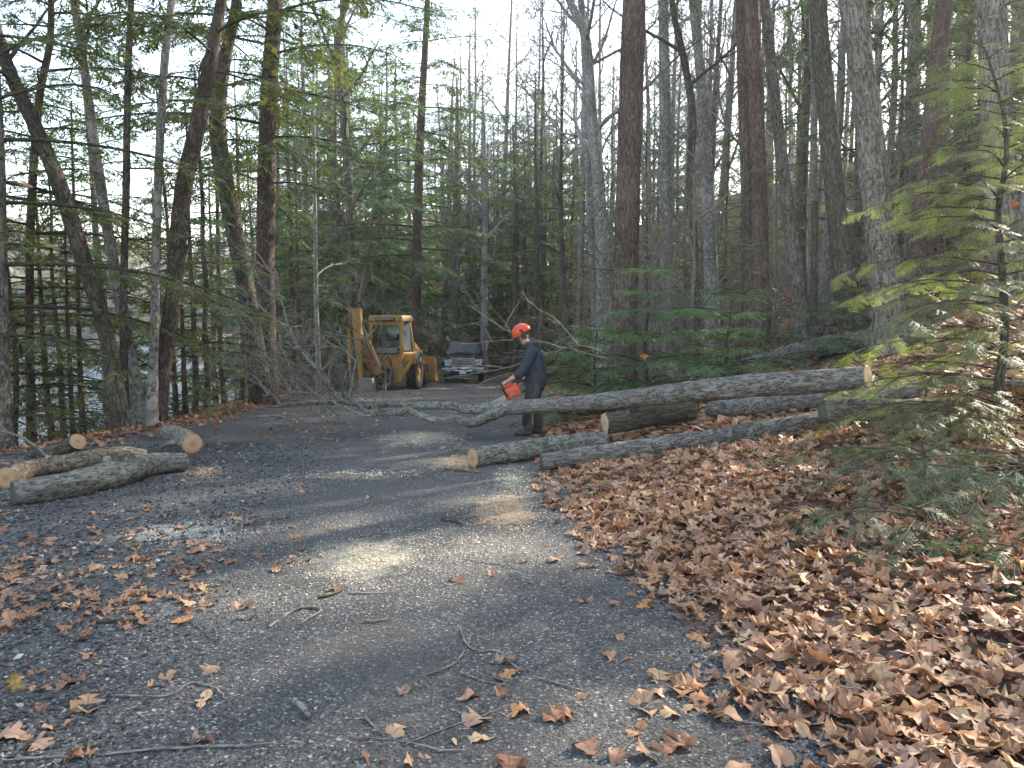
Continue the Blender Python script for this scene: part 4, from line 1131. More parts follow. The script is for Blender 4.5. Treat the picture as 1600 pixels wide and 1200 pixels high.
# left heap
log_thing('cut_log', 'long curved grey log with pale lichen lying lowest in the left heap', rest([(20, 772, 38), (110, 757, 42), (190, 737, 42), (240, 725, 36), (290, 722, 30)]), M_LOGL, 401, (False, True), M_CUT)
W = hung([(10, 748, 33, 7.4), (30, 740, 31, 7.62), (60, 731, 29, 7.9), (130, 719, 27, 8.1), (190, 710, 24, 8.25), (228, 712, 20, 8.35)])
log_thing('cut_log', 'smooth tan log lying across the top of the curved grey log', W, M_LOGB, 402, (True, False), M_CUT)
log_thing('cut_log', 'dark bent log with its round cut end tipped up', hung([(20, 726, 26, 9.3), (60, 716, 26, 9.2), (95, 706, 27, 9.05), (122, 690, 26, 8.9)]), M_BDARK, 403, (False, True), M_CUT)
log_thing('cut_log', 'short lichened log with fresh round cut end pointing at the road', np.array([[*at(302, 694, 8.7), 0.107], [*at(288, 686, 9.15), 0.115], [*at(272, 678, 9.7), 0.11], [*at(262, 676, 10.2), 0.09]]), M_LOGL, 404, (True, False), M_CUT,
          rootbranch=[(np.array([at(285, 690, 9.1), at(262, 694, 9.0), at(250, 700, 8.95)]), [0.045, 0.04, 0.03])])
log_thing('cut_log', 'grey log butt poking out at the end of the left heap', hung([(-90, 738, 26, 8.6), (-30, 732, 26, 8.6), (22, 727, 22, 8.7), (40, 724, 16, 8.75)]), M_LOG, 405, (False, False))

# right heap
log_thing('cut_log', 'mossy log with a sawn end beside the sawdust, lying on the road', rest([(738, 716, 30), (800, 707, 32), (870, 697, 31), (945, 689, 27)]), M_LOGL, 411, (True, False), M_CUT)
log_thing('cut_log', 'long straight log lying along the edge of the leaf litter', rest([(846, 722, 26), (930, 711, 30), (1040, 697, 32), (1150, 680, 32), (1240, 664, 30), (1330, 648, 26)]), M_LOG, 412, (False, False))
W = hung([(945, 662, 32, 9.85), (985, 656, 34, 9.95), (1030, 648, 34, 10.1), (1080, 640, 32, 10.3)])
log_thing('cut_log', 'thick dark log with oval pale cut end propping up the fallen trunk', W, M_BDARK, 413, (True, False), M_CUTP)
log_thing('cut_log', 'bark-covered log between the fallen trunk and the long straight log', rest([(1112, 640, 28), (1180, 636, 30), (1250, 629, 30), (1330, 622, 29), (1440, 615, 27)]), M_LOG, 414, (False, False))
log_thing('cut_log', 'short stout log lying on the end of the long straight log', hung([(1284, 638, 34, 8.3), (1330, 640, 37, 8.3), (1400, 642, 36, 8.35), (1500, 640, 34, 8.5)]), M_LOG, 415, (False, False))
log_thing('fallen_log', 'pale lichen covered old log behind the hemlock bush on the slope', rest([(1080, 592, 22), (1160, 575, 28), (1260, 548, 32), (1360, 532, 34), (1450, 520, 32)]), M_LOGL, 416, (False, False))
log_thing('fallen_log', 'dark rotting log lying above the pale lichen covered log', rest([(1255, 528, 18), (1300, 516, 22), (1360, 502, 24), (1420, 492, 24)]), M_BDARK, 417, (False, False))
log_thing('fallen_log', 'thin grey log on the slope behind the sawn end of the fallen trunk', rest([(1375, 610, 14), (1450, 602, 16), (1530, 600, 18), (1640, 606, 18)]), M_LOG, 418, (False, False))

# the tree being cut: one trunk, forked, with its crown lying over the road
def fallen_tree():
    main = resample(hung([(1356, 589, 35, 7.9), (1290, 595, 36, 8.2), (1200, 601, 36, 8.65), (1100, 610, 34, 9.2), (1000, 621, 29, 9.8), (910, 630, 25, 10.4), (830, 635, 23, 10.95), (785, 638, 22, 11.1)]), 0.06)
    c = main[:, :3].mean(0)
    root = empty('fallen_tree', (c[0], c[1], gz(c[0], c[1])))
    o0 = np.array(root.location)
    def disp(th, s, r):
        cx, cy = np.cos(th), np.sin(th)
        return 1 + 0.07 * fbm(cx * 0.9, cy * 0.9, s * 1.3, 2) + 0.13 * fbm(cx * r * 55, cy * r * 55, s * 9, 3)
    P = main[:, :3] - o0
    seg = 30
    V, F, uv = tube(P, main[:, 3], seg, seam=(0, 0.4, -1), disp=disp)
    a = Acc(); a.add(V, F, uv); a.obj('trunk', M_LOG, root)
    ringv = V[:seg]; cen = ringv.mean(0); ax = nrm(P[0] - P[1])
    # sawn butt, slightly slanted to show its face
    rows = [cen + ax * 0.012] + [cen + (v - cen) * 0.92 + ax * 0.010 for v in ringv] + [v for v in ringv]
    uvs = [(0, 0)] + [(0.92 * math.cos(q / seg * 6.283), 0.92 * math.sin(q / seg * 6.283)) for q in range(seg)] + [(math.cos(q / seg * 6.283), math.sin(q / seg * 6.283)) for q in range(seg)]
    a = Acc(); a.add(rows, [(0, 1 + q, 1 + (q + 1) % seg) for q in range(seg)], uvs)
    a.add(rows, [(1 + q, 1 + seg + q, 1 + seg + (q + 1) % seg, 1 + (q + 1) % seg) for q in range(seg)], uvs)
    a.obj('cut_end', M_CUTP, root)
    def limb(pts, nm='limb', mat=M_LOGL, seg=14, st=0.06):
        Wl = resample(hung(pts), st)
        g_ = np.random.default_rng(int(pts[0][0]))
        Wl[1:-1, :3] += g_.normal(0, 0.006, (len(Wl) - 2, 3))
        V, F, uv = tube(Wl[:, :3] - o0, Wl[:, 3], seg, seam=(0, 0.4, -1), disp=disp)
        b = Acc(); b.add(V, F, uv); b.obj(nm, mat, root)
    limb([(800, 637, 22, 11.07), (770, 637, 19, 11.15), (735, 640, 15, 11.3), (700, 633, 13, 11.4), (655, 634, 12, 11.5), (615, 631, 11, 11.7), (580, 634, 10, 11.9), (540, 629, 8, 12.1), (480, 630, 6, 12.5), (420, 636, 4, 12.9)])
    limb([(792, 638, 20, 11.1), (765, 650, 18, 11.0), (736, 661, 15, 10.95), (715, 655, 12, 11.0), (685, 657, 12, 11.05), (660, 651, 11, 11.1), (636, 640, 11, 11.15), (625, 646, 10, 11.15), (590, 646, 9, 11.2), (570, 641, 9, 11.3), (552, 628, 8, 11.4), (540, 618, 6, 11.5)])
    limb([(548, 622, 6, 11.45), (550, 600, 5, 11.4), (558, 560, 4.5, 11.35), (570, 540, 4, 11.3), (577, 528, 3, 11.3)], seg=8)
    limb([(556, 632, 6, 11.35), (530, 622, 5, 11.4), (505, 585, 5, 11.5), (480, 560, 4, 11.6), (455, 520, 3.5, 11.8), (440, 470, 3, 12.0), (430, 420, 2, 12.2)], seg=8)
    limb([(600, 646, 6, 11.2), (575, 650, 5, 11.1), (545, 640, 4, 11.1), (500, 620, 4, 11.2), (460, 612, 3, 11.3), (410, 618, 2, 11.5)], seg=8)
    g = np.random.default_rng(77)
    tw = Acc()
    def sprig(px, py, d, aim, L, r=0.011, kids=(5, 4, 3)):
        out = []
        twig_branch(at(px, py, d) - o0, aim, r, L, 0, g, out, up=0.18, wild=0.55, kids=kids, rmin=0.0035)
        for Q, rr, lv in out:
            V, F, uv = tube(Q, rr, 5 if lv == 0 else 3); tw.add(V, F, uv)
    for px, py, d in [(500, 580, 11.5), (470, 545, 11.7), (450, 510, 11.8), (530, 625, 11.5), (540, 629, 12.1), (480, 630, 12.5), (440, 633, 12.8), (500, 620, 11.2), (455, 613, 11.3), (420, 618, 11.5), (557, 565, 11.35), (575, 530, 11.3), (590, 646, 11.2), (620, 632, 11.7), (430, 430, 12.2), (440, 470, 12), (470, 612, 11.4), (515, 600, 11.45)]:
        for q in range(3):
            az = R(-75) + g.normal(0, 0.9)
            sprig(px, py, d, (math.sin(az), math.cos(az), g.uniform(0.1, 1.1)), g.uniform(0.7, 1.8), 0.012, (5, 4))
    tw.obj('twigs', M_TWIG, root)
    # thin branches standing up behind the worker and crossing in front of the pickup
    for nm, pts in (('branch', [(945, 552, 4, 12.2), (905, 540, 3.6, 12.3), (840, 560, 3, 12.6), (790, 575, 2.6, 12.8), (745, 583, 2.2, 13), (690, 592, 1.6, 13.2)]),
                    ('branch', [(905, 540, 3, 12.3), (870, 500, 2.4, 12.5), (835, 478, 2, 12.7), (815, 455, 1.6, 12.9)]),
                    ('branch', [(950, 560, 3.4, 12.0), (900, 548, 3, 12.4), (850, 535, 2.6, 12.6), (800, 520, 2.4, 12.8), (765, 500, 2.2, 13), (735, 478, 1.6, 13.2)]),
                    ('branch', [(860, 555, 2.6, 12.6), (810, 532, 2.2, 12.8), (770, 534, 2, 13), (725, 538, 1.6, 13.2)]),
                    ('branch', [(850, 560, 2.6, 12.6), (810, 580, 2.2, 12.7), (770, 590, 2, 12.8), (730, 612, 1.6, 12.9)]),
                    ('branch', [(790, 512, 2.2, 12.8), (800, 490, 2, 12.8), (812, 470, 1.6, 12.8)]),
                    ('branch', [(770, 534, 2.2, 13), (755, 510, 2, 13), (742, 505, 1.6, 13)])):
        limb(pts, nm, M_TWIG, 6, 0.10)
    tw = Acc()
    for px, py, d in [(900, 545, 12.3), (850, 535, 12.6), (840, 560, 12.6), (800, 520, 12.8), (790, 575, 12.8), (765, 500, 13), (745, 583, 13), (835, 478, 12.7), (880, 508, 12.4), (725, 538, 13.1)]:
        for q in range(2):
            az = R(-80) + g.normal(0, 0.8)
            sprig(px, py, d, (math.sin(az), math.cos(az), g.uniform(-0.2, 0.8)), g.uniform(0.5, 1.2), 0.008, (4, 3))
    tw.obj('twigs', M_TWIG, root)
    tag(root, 'felled tree lying across the road with its forked grey limbs', 'fallen tree')
fallen_tree()
# ------------------------------------------------------------------ fallen leaves
def leaf_material():
    m, ns, ls, b = new_mat('dry_leaf')
    b.inputs['Roughness'].default_value = 0.6; set_spec(b, 0.25)
    uv = ns.new('ShaderNodeUVMap'); uv.uv_map = 'UVMap'
    a = ns.new('ShaderNodeAttribute'); a.attribute_name = 'tint'
    oi = ns.new('ShaderNodeObjectInfo')
    sx = ns.new('ShaderNodeSeparateXYZ'); ls.new(uv.outputs[0], sx.inputs[0])
    ab = nnode(ns, 'ShaderNodeMath', operation='ABSOLUTE'); ls.new(sx.outputs[1], ab.inputs[0])
    r = ramp(ns, [(0.0, (0.62, 0.60, 0.58)), (0.035, (1, 1, 1))]); ls.new(ab.outputs[0], r.inputs[0])
    # side veins
    ma = nnode(ns, 'ShaderNodeMath', operation='SUBTRACT'); ls.new(sx.outputs[0], ma.inputs[0]); ls.new(ab.outputs[0], ma.inputs[1])
    mb = nnode(ns, 'ShaderNodeMath', operation='MULTIPLY'); ls.new(ma.outputs[0], mb.inputs[0]); mb.inputs[1].default_value = 40.0
    sn = nnode(ns, 'ShaderNodeMath', operation='SINE'); ls.new(mb.outputs[0], sn.inputs[0])
    r2 = ramp(ns, [(0.0, (0.93, 0.93, 0.93)), (0.9, (1, 1, 1)), (1.0, (0.80, 0.78, 0.76))]); ls.new(sn.outputs[0], r2.inputs[0])
    n = nnode(ns, 'ShaderNodeTexNoise', Scale=6.0, Detail=5.0); ls.new(uv.outputs[0], n.inputs['Vector'])
    r3 = ramp(ns, [(0.3, (0.75, 0.72, 0.70)), (0.7, (1.15, 1.12, 1.1))]); ls.new(n.outputs[0], r3.inputs[0])
    cur = a.outputs['Color']
    for q in (r, r2, r3):
        mx = nnode(ns, 'ShaderNodeMixRGB', blend_type='MULTIPLY'); mx.inputs[0].default_value = 1
        ls.new(cur, mx.inputs[1]); ls.new(q.outputs[0], mx.inputs[2]); cur = mx.outputs[0]
    ls.new(cur, b.inputs['Base Color'])
    tr = ns.new('ShaderNodeBsdfTranslucent'); ls.new(cur, tr.inputs['Color'])
    ms = ns.new('ShaderNodeMixShader'); ms.inputs[0].default_value = 0.18
    ls.new(b.outputs[0], ms.inputs[1]); ls.new(tr.outputs[0], ms.inputs[2]); ls.new(ms.outputs[0], ns['Material Output'].inputs['Surface'])
    return m
M_LEAF = leaf_material()
def oak_leaf(seed, curl=0.5, fold=0.25, kind=0, lo=False):
    """a lobed oak leaf of length 1 along x; kind 1 is an oval beech leaf"""
    g = np.random.default_rng(seed)
    up = []
    if kind == 2:                                   # narrower leaf with round lobes
        st = [(0.0, 0.012), (0.12, 0.035), (0.22, 0.11), (0.28, 0.115), (0.33, 0.06), (0.41, 0.19), (0.49, 0.19), (0.54, 0.09), (0.62, 0.225), (0.71, 0.22), (0.76, 0.12), (0.85, 0.16), (0.93, 0.12)]
    elif kind == 0:
        st = [(0.0, 0.012), (0.10, 0.03), (0.19, 0.20), (0.25, 0.085), (0.33, 0.31), (0.41, 0.31), (0.46, 0.13), (0.56, 0.35), (0.65, 0.31), (0.68, 0.13), (0.79, 0.23), (0.84, 0.14), (0.92, 0.12)]
        if lo: st = [(0.0, 0.012), (0.19, 0.20), (0.26, 0.09), (0.37, 0.33), (0.47, 0.11), (0.60, 0.35), (0.69, 0.11), (0.82, 0.2)]
    else:
        st = [(0, .01), (0.05, .07), (0.14, .15), (0.26, .215), (0.4, .245), (0.55, .24), (0.69, .20), (0.81, .14), (0.91, .065)]
        if lo: st = st[::2] + [(0.8, .17)]
    m = len(st)
    A = [(x + g.normal(0, .012), w * g.uniform(.85, 1.15)) for x, w in st]
    B = [(x + g.normal(0, .012), w * g.uniform(.85, 1.15)) for x, w in st]
    # wide lobes shift forward towards the tip
    mid = [(x, 0.0) for x, w in st] + [(1.0, 0.0)]
    V = [(x, 0) for x, _ in mid] + [(x + (0.05 if w > .15 and kind == 0 else 0), w) for x, w in A] + [(x + (0.05 if w > .15 and kind == 0 else 0), -w) for x, w in B]
    V = np.array(V, float)
    F = []
    nm = m + 1
    for i in range(m):
        nxt = nm + i + 1 if i + 1 < m else i + 1
        a0, a1 = nm + i, (nm + i + 1 if i + 1 < m else None)
        b0, b1 = nm + m + i, (nm + m + i + 1 if i + 1 < m else None)
        if a1 is not None:
            F += [(i, i + 1, a1), (i, a1, a0), (i, b0, b1), (i, b1, i + 1)]
        else:
            F += [(i, i + 1, a0), (i, b0, i + 1)]
    x, y = V[:, 0] - 0.5, V[:, 1]
    k1, k2 = curl * g.uniform(0.4, 1.1), fold * g.uniform(0.2, 1.1)
    z = k1 * x * x * g.choice([1, 1, -0.6]) + k2 * np.abs(y) * 1.2 + 0.05 * np.sin(x * 9 + g.uniform(0, 6)) * (1 + 3 * np.abs(y)) + 0.35 * curl * np.maximum(np.abs(y) - 0.12, 0) * g.normal(0, 0.7, len(V))
    z -= z.mean()
    P = np.stack([x, y, z], 1)
    P[:, 0] *= 1 - 0.12 * k1
    if kind != 1:                                   # the stalk
        s0 = len(P)
        P = np.vstack([P, [(-0.5, 0.008, P[0, 2]), (-0.5, -0.008, P[0, 2]), (-0.72, 0.0, P[0, 2] + 0.06 * g.normal())]])
        F.append((s0, s0 + 1, s0 + 2))
    uv = np.stack([P[:, 0] + .5, P[:, 1]], 1)
    return P, np.array(F), uv
LEAVES = [oak_leaf(500 + k, [0.5, 1.0, 0.3, 1.4, 0.8, 0.5][k % 6], [0.2, 0.4, 0.1, 0.5, 0.3, 0.6][k % 6], [0, 0, 2, 0, 2, 1][k % 6]) for k in range(12)]
LEAVES_LO = [oak_leaf(540 + k, [0.5, 1.0, 1.4][k % 3], [0.2, 0.5, 0.3][k % 3], 0, True) for k in range(6)]
def far_leaf(seed):
    g = np.random.default_rng(seed)
    a = np.linspace(0, 6.2832, 7)[:-1]; r = np.array([0.5, 0.2, 0.42, 0.48, 0.18, 0.4]) * g.uniform(0.8, 1.2, 6)
    P = np.vstack([[0, 0, -0.05], np.stack([r * np.cos(a) * 1.1, r * np.sin(a) * 0.85, g.normal(0, 0.10, 6)], 1)])
    return P, np.array([(0, 1 + i, 1 + (i + 1) % 6) for i in range(6)]), P[:, :2] + (0.5, 0)
LEAVES_XLO = [far_leaf(570 + k) for k in range(5)]
LEAF_PAL = np.array([[0.33, 0.195, 0.125], [0.29, 0.165, 0.105], [0.38, 0.25, 0.165], [0.42, 0.295, 0.195], [0.24, 0.135, 0.09], [0.34, 0.215, 0.155], [0.19, 0.11, 0.08], [0.31, 0.22, 0.175], [0.40, 0.215, 0.105], [0.47, 0.36, 0.23], [0.27, 0.19, 0.16]])
LEAF_PAL = LEAF_PAL * np.array([1.25, 1.15, 1.05])
LEAF_P = np.array([.16, .15, .14, .10, .11, .1, .06, .07, .04, .03, .04]); LEAF_P /= LEAF_P.sum()
def leaf_batch(acc, tmpls, P, sc, tilt, g, pal=LEAF_PAL, pp=LEAF_P, bright=1.0):
    n = len(P)
    if n == 0: return
    which = g.integers(len(tmpls), size=n)
    yaw = g.uniform(0, 6.283, n)
    nz = np.stack([g.normal(0, 1, n) * tilt, g.normal(0, 1, n) * tilt, np.ones(n)], 1); nz /= np.linalg.norm(nz, axis=1)[:, None]
    dx = np.stack([np.cos(yaw), np.sin(yaw), 0 * yaw], 1); dx -= nz * (dx * nz).sum(1)[:, None]; dx /= np.linalg.norm(dx, axis=1)[:, None]
    dy = np.cross(nz, dx)
    Rm = np.stack([dx, dy * g.uniform(0.6, 1.15, (n, 1)), nz * g.uniform(0.5, 1.4, (n, 1))], -1) * sc[:, None, None]
    col = pal[g.choice(len(pal), n, p=pp)] * g.uniform(0.8, 1.2, (n, 1)) * bright
    for k, (V, F, uv) in enumerate(tmpls):
        i = np.where(which == k)[0]
        if len(i) == 0: continue
        W = np.einsum('nij,vj->nvi', Rm[i], V) + P[i][:, None]
        FF = (F[None] + (np.arange(len(i)) * len(V))[:, None, None]).reshape(-1, 3)
        acc.add(W.reshape(-1, 3), FF, np.tile(uv, (len(i), 1)), np.repeat(col[i], len(V), 0))

def build_leaves():
    g = np.random.default_rng(900)
    single = []                                     # (x, y, z, scale) of leaves that become objects of their own
    # leaves on the open road, where the photograph shows them
    PX = [(610, 1157, 1.1), (733, 1093, 1.05), (742, 1130, 1.0), (740, 1160, 1.0), (785, 1035, .8), (795, 1057, .9), (787, 1087, .6), (810, 1115, .9), (875, 1120, 1.0), (910, 1100, .6), (630, 1083, .5), (915, 1170, .9), (960, 1030, .9),
          (968, 1000, .6), (1005, 950, .6), (960, 945, .5), (915, 942, .6), (715, 908, .8), (770, 900, .6), (820, 880, .5), (870, 875, .8), (878, 912, .4), (572, 838, .6), (575, 780, .6), (650, 745, .7), (632, 724, .5), (515, 828, .35),
          (525, 922, .6), (375, 950, 1.0), (385, 968, .6), (435, 880, .5), (432, 893, .7), (360, 880, .7), (335, 880, .8), (290, 905, .8), (240, 930, .8), (260, 935, .9), (215, 960, 1.1), (285, 972, .9), (130, 998, 1.0), (252, 1068, .9),
          (330, 1050, .6), (318, 1098, .8), (138, 1105, 1.0), (110, 1070, 1.0), (12, 1155, 1.0), (60, 1168, .8), (315, 1158, .8), (305, 890, .5), (240, 885, .5), (265, 900, .4), (150, 890, .8), (85, 880, .8), (40, 940, 1.0), (60, 955, 1.0), (110, 950, .9),
          (20, 975, 1.1), (45, 965, 1.0), (120, 900, .8), (75, 925, .9), (20, 935, .9), (700, 815, .5), (1025, 1180, 1), (965, 1185, 1), (990, 1150, .9), (1060, 1165, 1.0), (830, 912, .3), (660, 700, .5), (585, 705, .5), (540, 745, .4), (470, 770, .5),
          (795, 1195, .9), (655, 1195, .6), (585, 1190, .6), (1090, 1000, .9), (1060, 945, .8), (1040, 930, .8), (1005, 880, .7), (985, 865, .8), (1100, 1060, 1.1), (1120, 1110, 1.1), (1030, 1060, 1.0), (1045, 1090, 1.1), (1010, 1105, 1.0), (1060, 1115, 1.0), (1080, 1080, 1.1)]
    for px, py, s in PX:
        p = ground_at(px, py); single.append((p[0], p[1], p[2] + 0.012, 0.165 * s * g.uniform(0.9, 1.1) + 0.02, True))
    # road stray leaves and clusters left
    def scatter_px(x0, x1, y0, y1, n):
        out = []
        while len(out) < n:
            px, py = g.uniform(x0, x1), g.uniform(y0, y1)
            p = ground_at(px, py, 40)
            out.append(p)
        return np.array(out)
    small = []
    for (x0, x1, y0, y1, n) in [(0, 330, 790, 960, 150), (330, 520, 740, 880, 25), (260, 540, 640, 700, 110), (0, 240, 870, 1000, 60), (540, 840, 660, 720, 40), (840, 980, 730, 800, 60), (900, 1080, 800, 900, 60), (400, 600, 640, 680, 60), (0, 160, 1000, 1190, 10)]:
        for p in scatter_px(x0, x1, y0, y1, n):
            small.append((p[0], p[1], p[2] + 0.010, g.uniform(0.06, 0.15), True))
    # thick litter on the right: density falls off towards the road
    n = 20500
    y = 1.9 + 11.5 * g.random(n) ** 1.25
    s = g.random(n) ** 1.15 * 8.0 - 0.35
    x = edge_right(y) + s
    keep = (x < 0.72 * y + 1.6) & (x > -0.2) & (g.random(n) < sstep(-0.40, 0.28, s + 0.35 * fbm(x * 2.2, y * 2.2, 3, 2)))
    # a bare dark bay of asphalt at the near right
    keep &= ~((np.hypot((x - 1.05) / 0.40, (y - 3.9) / 0.42) < 1) & (s < 0.12) & (g.random(n) < 0.85))
    x, y, s = x[keep], y[keep], s[keep]
    z = height(x, y) + 0.012 + 0.055 * g.random(len(x)) * sstep(-0.1, 0.5, s)
    sc = 0.06 + 0.145 * g.random(len(x)) ** 0.8
    acc = Acc()
    big = sc / y
    order = np.argsort(-(big - 1e3 * (z - height(x, y) < 0.035)))       # large, lying on top
    nsing = max(0, 300 - len(single))
    near = set(order[:nsing].tolist())
    mask = np.ones(len(x), bool); mask[list(near)] = False
    Pm = np.stack([x, y, z], 1)
    close = mask & (y < 4.3); far = mask & (y >= 4.3) & (y < 8.5); vfar = mask & (y >= 8.5)
    leaf_batch(acc, LEAVES_XLO, Pm[vfar], sc[vfar] * 1.15, 0.30, g)
    leaf_batch(acc, LEAVES, Pm[close], sc[close], 0.24, g)
    leaf_batch(acc, LEAVES_LO, Pm[far], sc[far] * 1.05, 0.30, g)
    small = np.array([q[:4] for q in small])
    leaf_batch(acc, LEAVES, small[:, :3], small[:, 3], 0.15, g)
    # farther up the slope, behind the logs and under the trees, and along the bank
    n = 9000
    y = g.uniform(11, 34, n); x = edge_right(y) + 0.1 + g.random(n) ** 1.2 * 14
    P = np.stack([x, y, height(x, y) + 0.02 + 0.03 * g.random(n)], 1)
    leaf_batch(acc, LEAVES_XLO, P, g.uniform(0.12, 0.24, n), 0.35, g)
    n = 1600
    y = g.uniform(5, 20, n); x = bank(y) + g.uniform(-1.5, 0.9, n)
    P = np.stack([x, y, height(x, y) + 0.02 + 0.02 * g.random(n)], 1)
    leaf_batch(acc, LEAVES_LO, P, g.uniform(0.08, 0.16, n), 0.3, g)
    n = 900
    y = g.uniform(14, 40, n); x = edge_left(y) + (edge_right(y) - edge_left(y)) * g.random(n)
    P = np.stack([x, y, height(x, y) + 0.015], 1)
    leaf_batch(acc, LEAVES_LO, P, g.uniform(0.06, 0.13, n), 0.2, g)
    tag(acc.obj('leaf_litter', M_LEAF, tint=True, smooth=True), 'thick brown litter of dry oak leaves covering the roadside', 'leaves', kind='stuff')
    # the singles share a set of meshes
    variants = []
    for k in range(22):
        V, F, uv = LEAVES[k % 12]
        a = Acc(); a.add(V, F, uv, LEAF_PAL[k % len(LEAF_PAL)] * (1.05 if k > 10 else 0.95)); variants.append(a.mesh('oak_leaf', M_LEAF, tint=True))
    lit = [(Pm[i][0], Pm[i][1], Pm[i][2], sc[i], False) for i in near]
    for k, (x, y, z, s, road) in enumerate(single + lit):
        v = int(g.integers(22))
        beech = (v % 12) % 6 == 5
        o = link('beech_leaf' if beech else 'oak_leaf', variants[v])
        s = s * 0.68 if beech else s
        o.location = (x, y, z); o.scale = (s, s, s)
        t = 0.10 if road else 0.28
        o.rotation_euler = (g.normal(0, t), g.normal(0, t), g.uniform(0, 6.28))
        nm = 'oval brown beech leaf' if beech else 'brown lobed oak leaf'
        if road: tag(o, nm + ' lying by itself on the dark road surface', 'leaf', ('beech' if beech else 'oak') + ' leaves scattered on the road')
        else: tag(o, nm + ' on top of the thick litter at the road edge', 'leaf', ('beech' if beech else 'oak') + ' leaves on top of the litter')
build_leaves()
def caught_leaves():
    for k, (px, py, d, s, label) in enumerate([(1006, 557, 12.45, 0.17, 'bright orange oak leaf caught on the dense blue-green hemlock bush'), (1022, 532, 12.5, 0.10, 'pale curled leaf caught near the top of the blue-green hemlock bush'), (1100, 497, 14.2, 0.15, 'rusty leaf caught in the olive hemlock bush'),
                                              (1500, 493, 7.0, 0.13, 'rusty oak leaf hanging in the middle boughs of the sunlit sapling'), (1585, 318, 7.4, 0.11, 'rusty oak leaf hanging in the upper boughs of the sunlit sapling'), (25, 1080, 3.3, 0.12, 'yellow tuft-like dry leaf standing upright on the coarse gravel')]):
        V, F, uv = LEAVES[(k * 2 + 1) % 4]
        a = Acc(); a.add(V, F, uv, [(0.52, 0.20, 0.07), (0.45, 0.33, 0.22), (0.34, 0.12, 0.05), (0.36, 0.13, 0.05), (0.38, 0.14, 0.06), (0.50, 0.33, 0.12)][k])
        o = a.obj('oak_leaf', M_LEAF, tint=True); p = at(px, py, d) if k < 5 else ground_at(px, py) + np.array([0, 0, 0.04])
        o.location = p; o.scale = (s, s, s); o.rotation_euler = (R(55), R(20 * k), R(35 * k))
        tag(o, label, 'leaf')
caught_leaves()

# ------------------------------------------------------------------ loose stones, sawdust, twigs
def build_gravel():
    g = np.random.default_rng(31)
    m, ns, ls, b = new_mat('loose_stone')
    b.inputs['Roughness'].default_value = 0.75; set_spec(b, 0.35)
    a_ = ns.new('ShaderNodeAttribute'); a_.attribute_name = 'tint'; ls.new(a_.outputs['Color'], b.inputs['Base Color'])
    V0 = np.array([(1, 0, 0), (-1, 0, 0), (0, 1, 0), (0, -1, 0), (0, 0, 1), (0, 0, -1)], float)
    F0 = np.array([(0, 2, 4), (2, 1, 4), (1, 3, 4), (3, 0, 4), (2, 0, 5), (1, 2, 5), (3, 1, 5), (0, 3, 5)])
    n = 48000
    y = 2.0 + 8.5 * g.random(n) ** 1.9
    x = g.uniform(-0.72, 0.6, n) * y
    L, Rr = edge_left(y), edge_right(y)
    keep = (x > L) & (x < Rr + 0.25)
    # coarse loose stone on the left shoulder, fine packed stuff in the middle
    lef = sstep(0.0, -1.6, x + 0.55 + 0.10 * y + 0.3 * vnoise(x * 1.2, y * 1.2))
    rgt = sstep(0.35, 0.0, Rr - x)
    coarse = np.maximum(lef, rgt)
    keep &= g.random(n) < (0.30 + 0.70 * coarse)
    x, y, coarse = x[keep], y[keep], coarse[keep]
    n = len(x)
    size = (0.0028 + 0.0135 * coarse * g.random(n) ** 1.25 + 0.0022 * g.random(n)) * (1 + 0.03 * y)
    z = height(x, y) + size * 0.25
    sh = g.uniform(0.65, 1.25, (n, 6, 1))
    P = V0[None] * sh * np.stack([size * g.uniform(.8, 1.4, n), size * g.uniform(.7, 1.2, n), size * g.uniform(.5, .9, n)], 1)[:, None]
    yaw = g.uniform(0, 6.28, n); c, s = np.cos(yaw), np.sin(yaw)
    P = np.stack([P[..., 0] * c[:, None] - P[..., 1] * s[:, None], P[..., 0] * s[:, None] + P[..., 1] * c[:, None], P[..., 2] + 0.25 * P[..., 0]], -1)
    P += np.stack([x, y, z], 1)[:, None]
    base = np.array([[.050, .051, .053], [.085, .086, .086], [.030, .030, .033], [.125, .123, .118], [.17, .168, .16], [.36, .35, .32], [.20, .17, .145]])
    col = base[g.choice(7, n, p=[.31, .23, .25, .12, .05, .015, .025])] * g.uniform(.8, 1.25, (n, 1))
    F = (F0[None] + (np.arange(n) * 6)[:, None, None]).reshape(-1, 3)
    a = Acc(); a.add(P.reshape(-1, 3), F, tint=np.repeat(col, 6, 0))
    tag(a.obj('gravel', m, tint=True, smooth=False), 'loose dark gravel and pale chips scattered over the road', 'gravel', kind='stuff')
build_gravel()

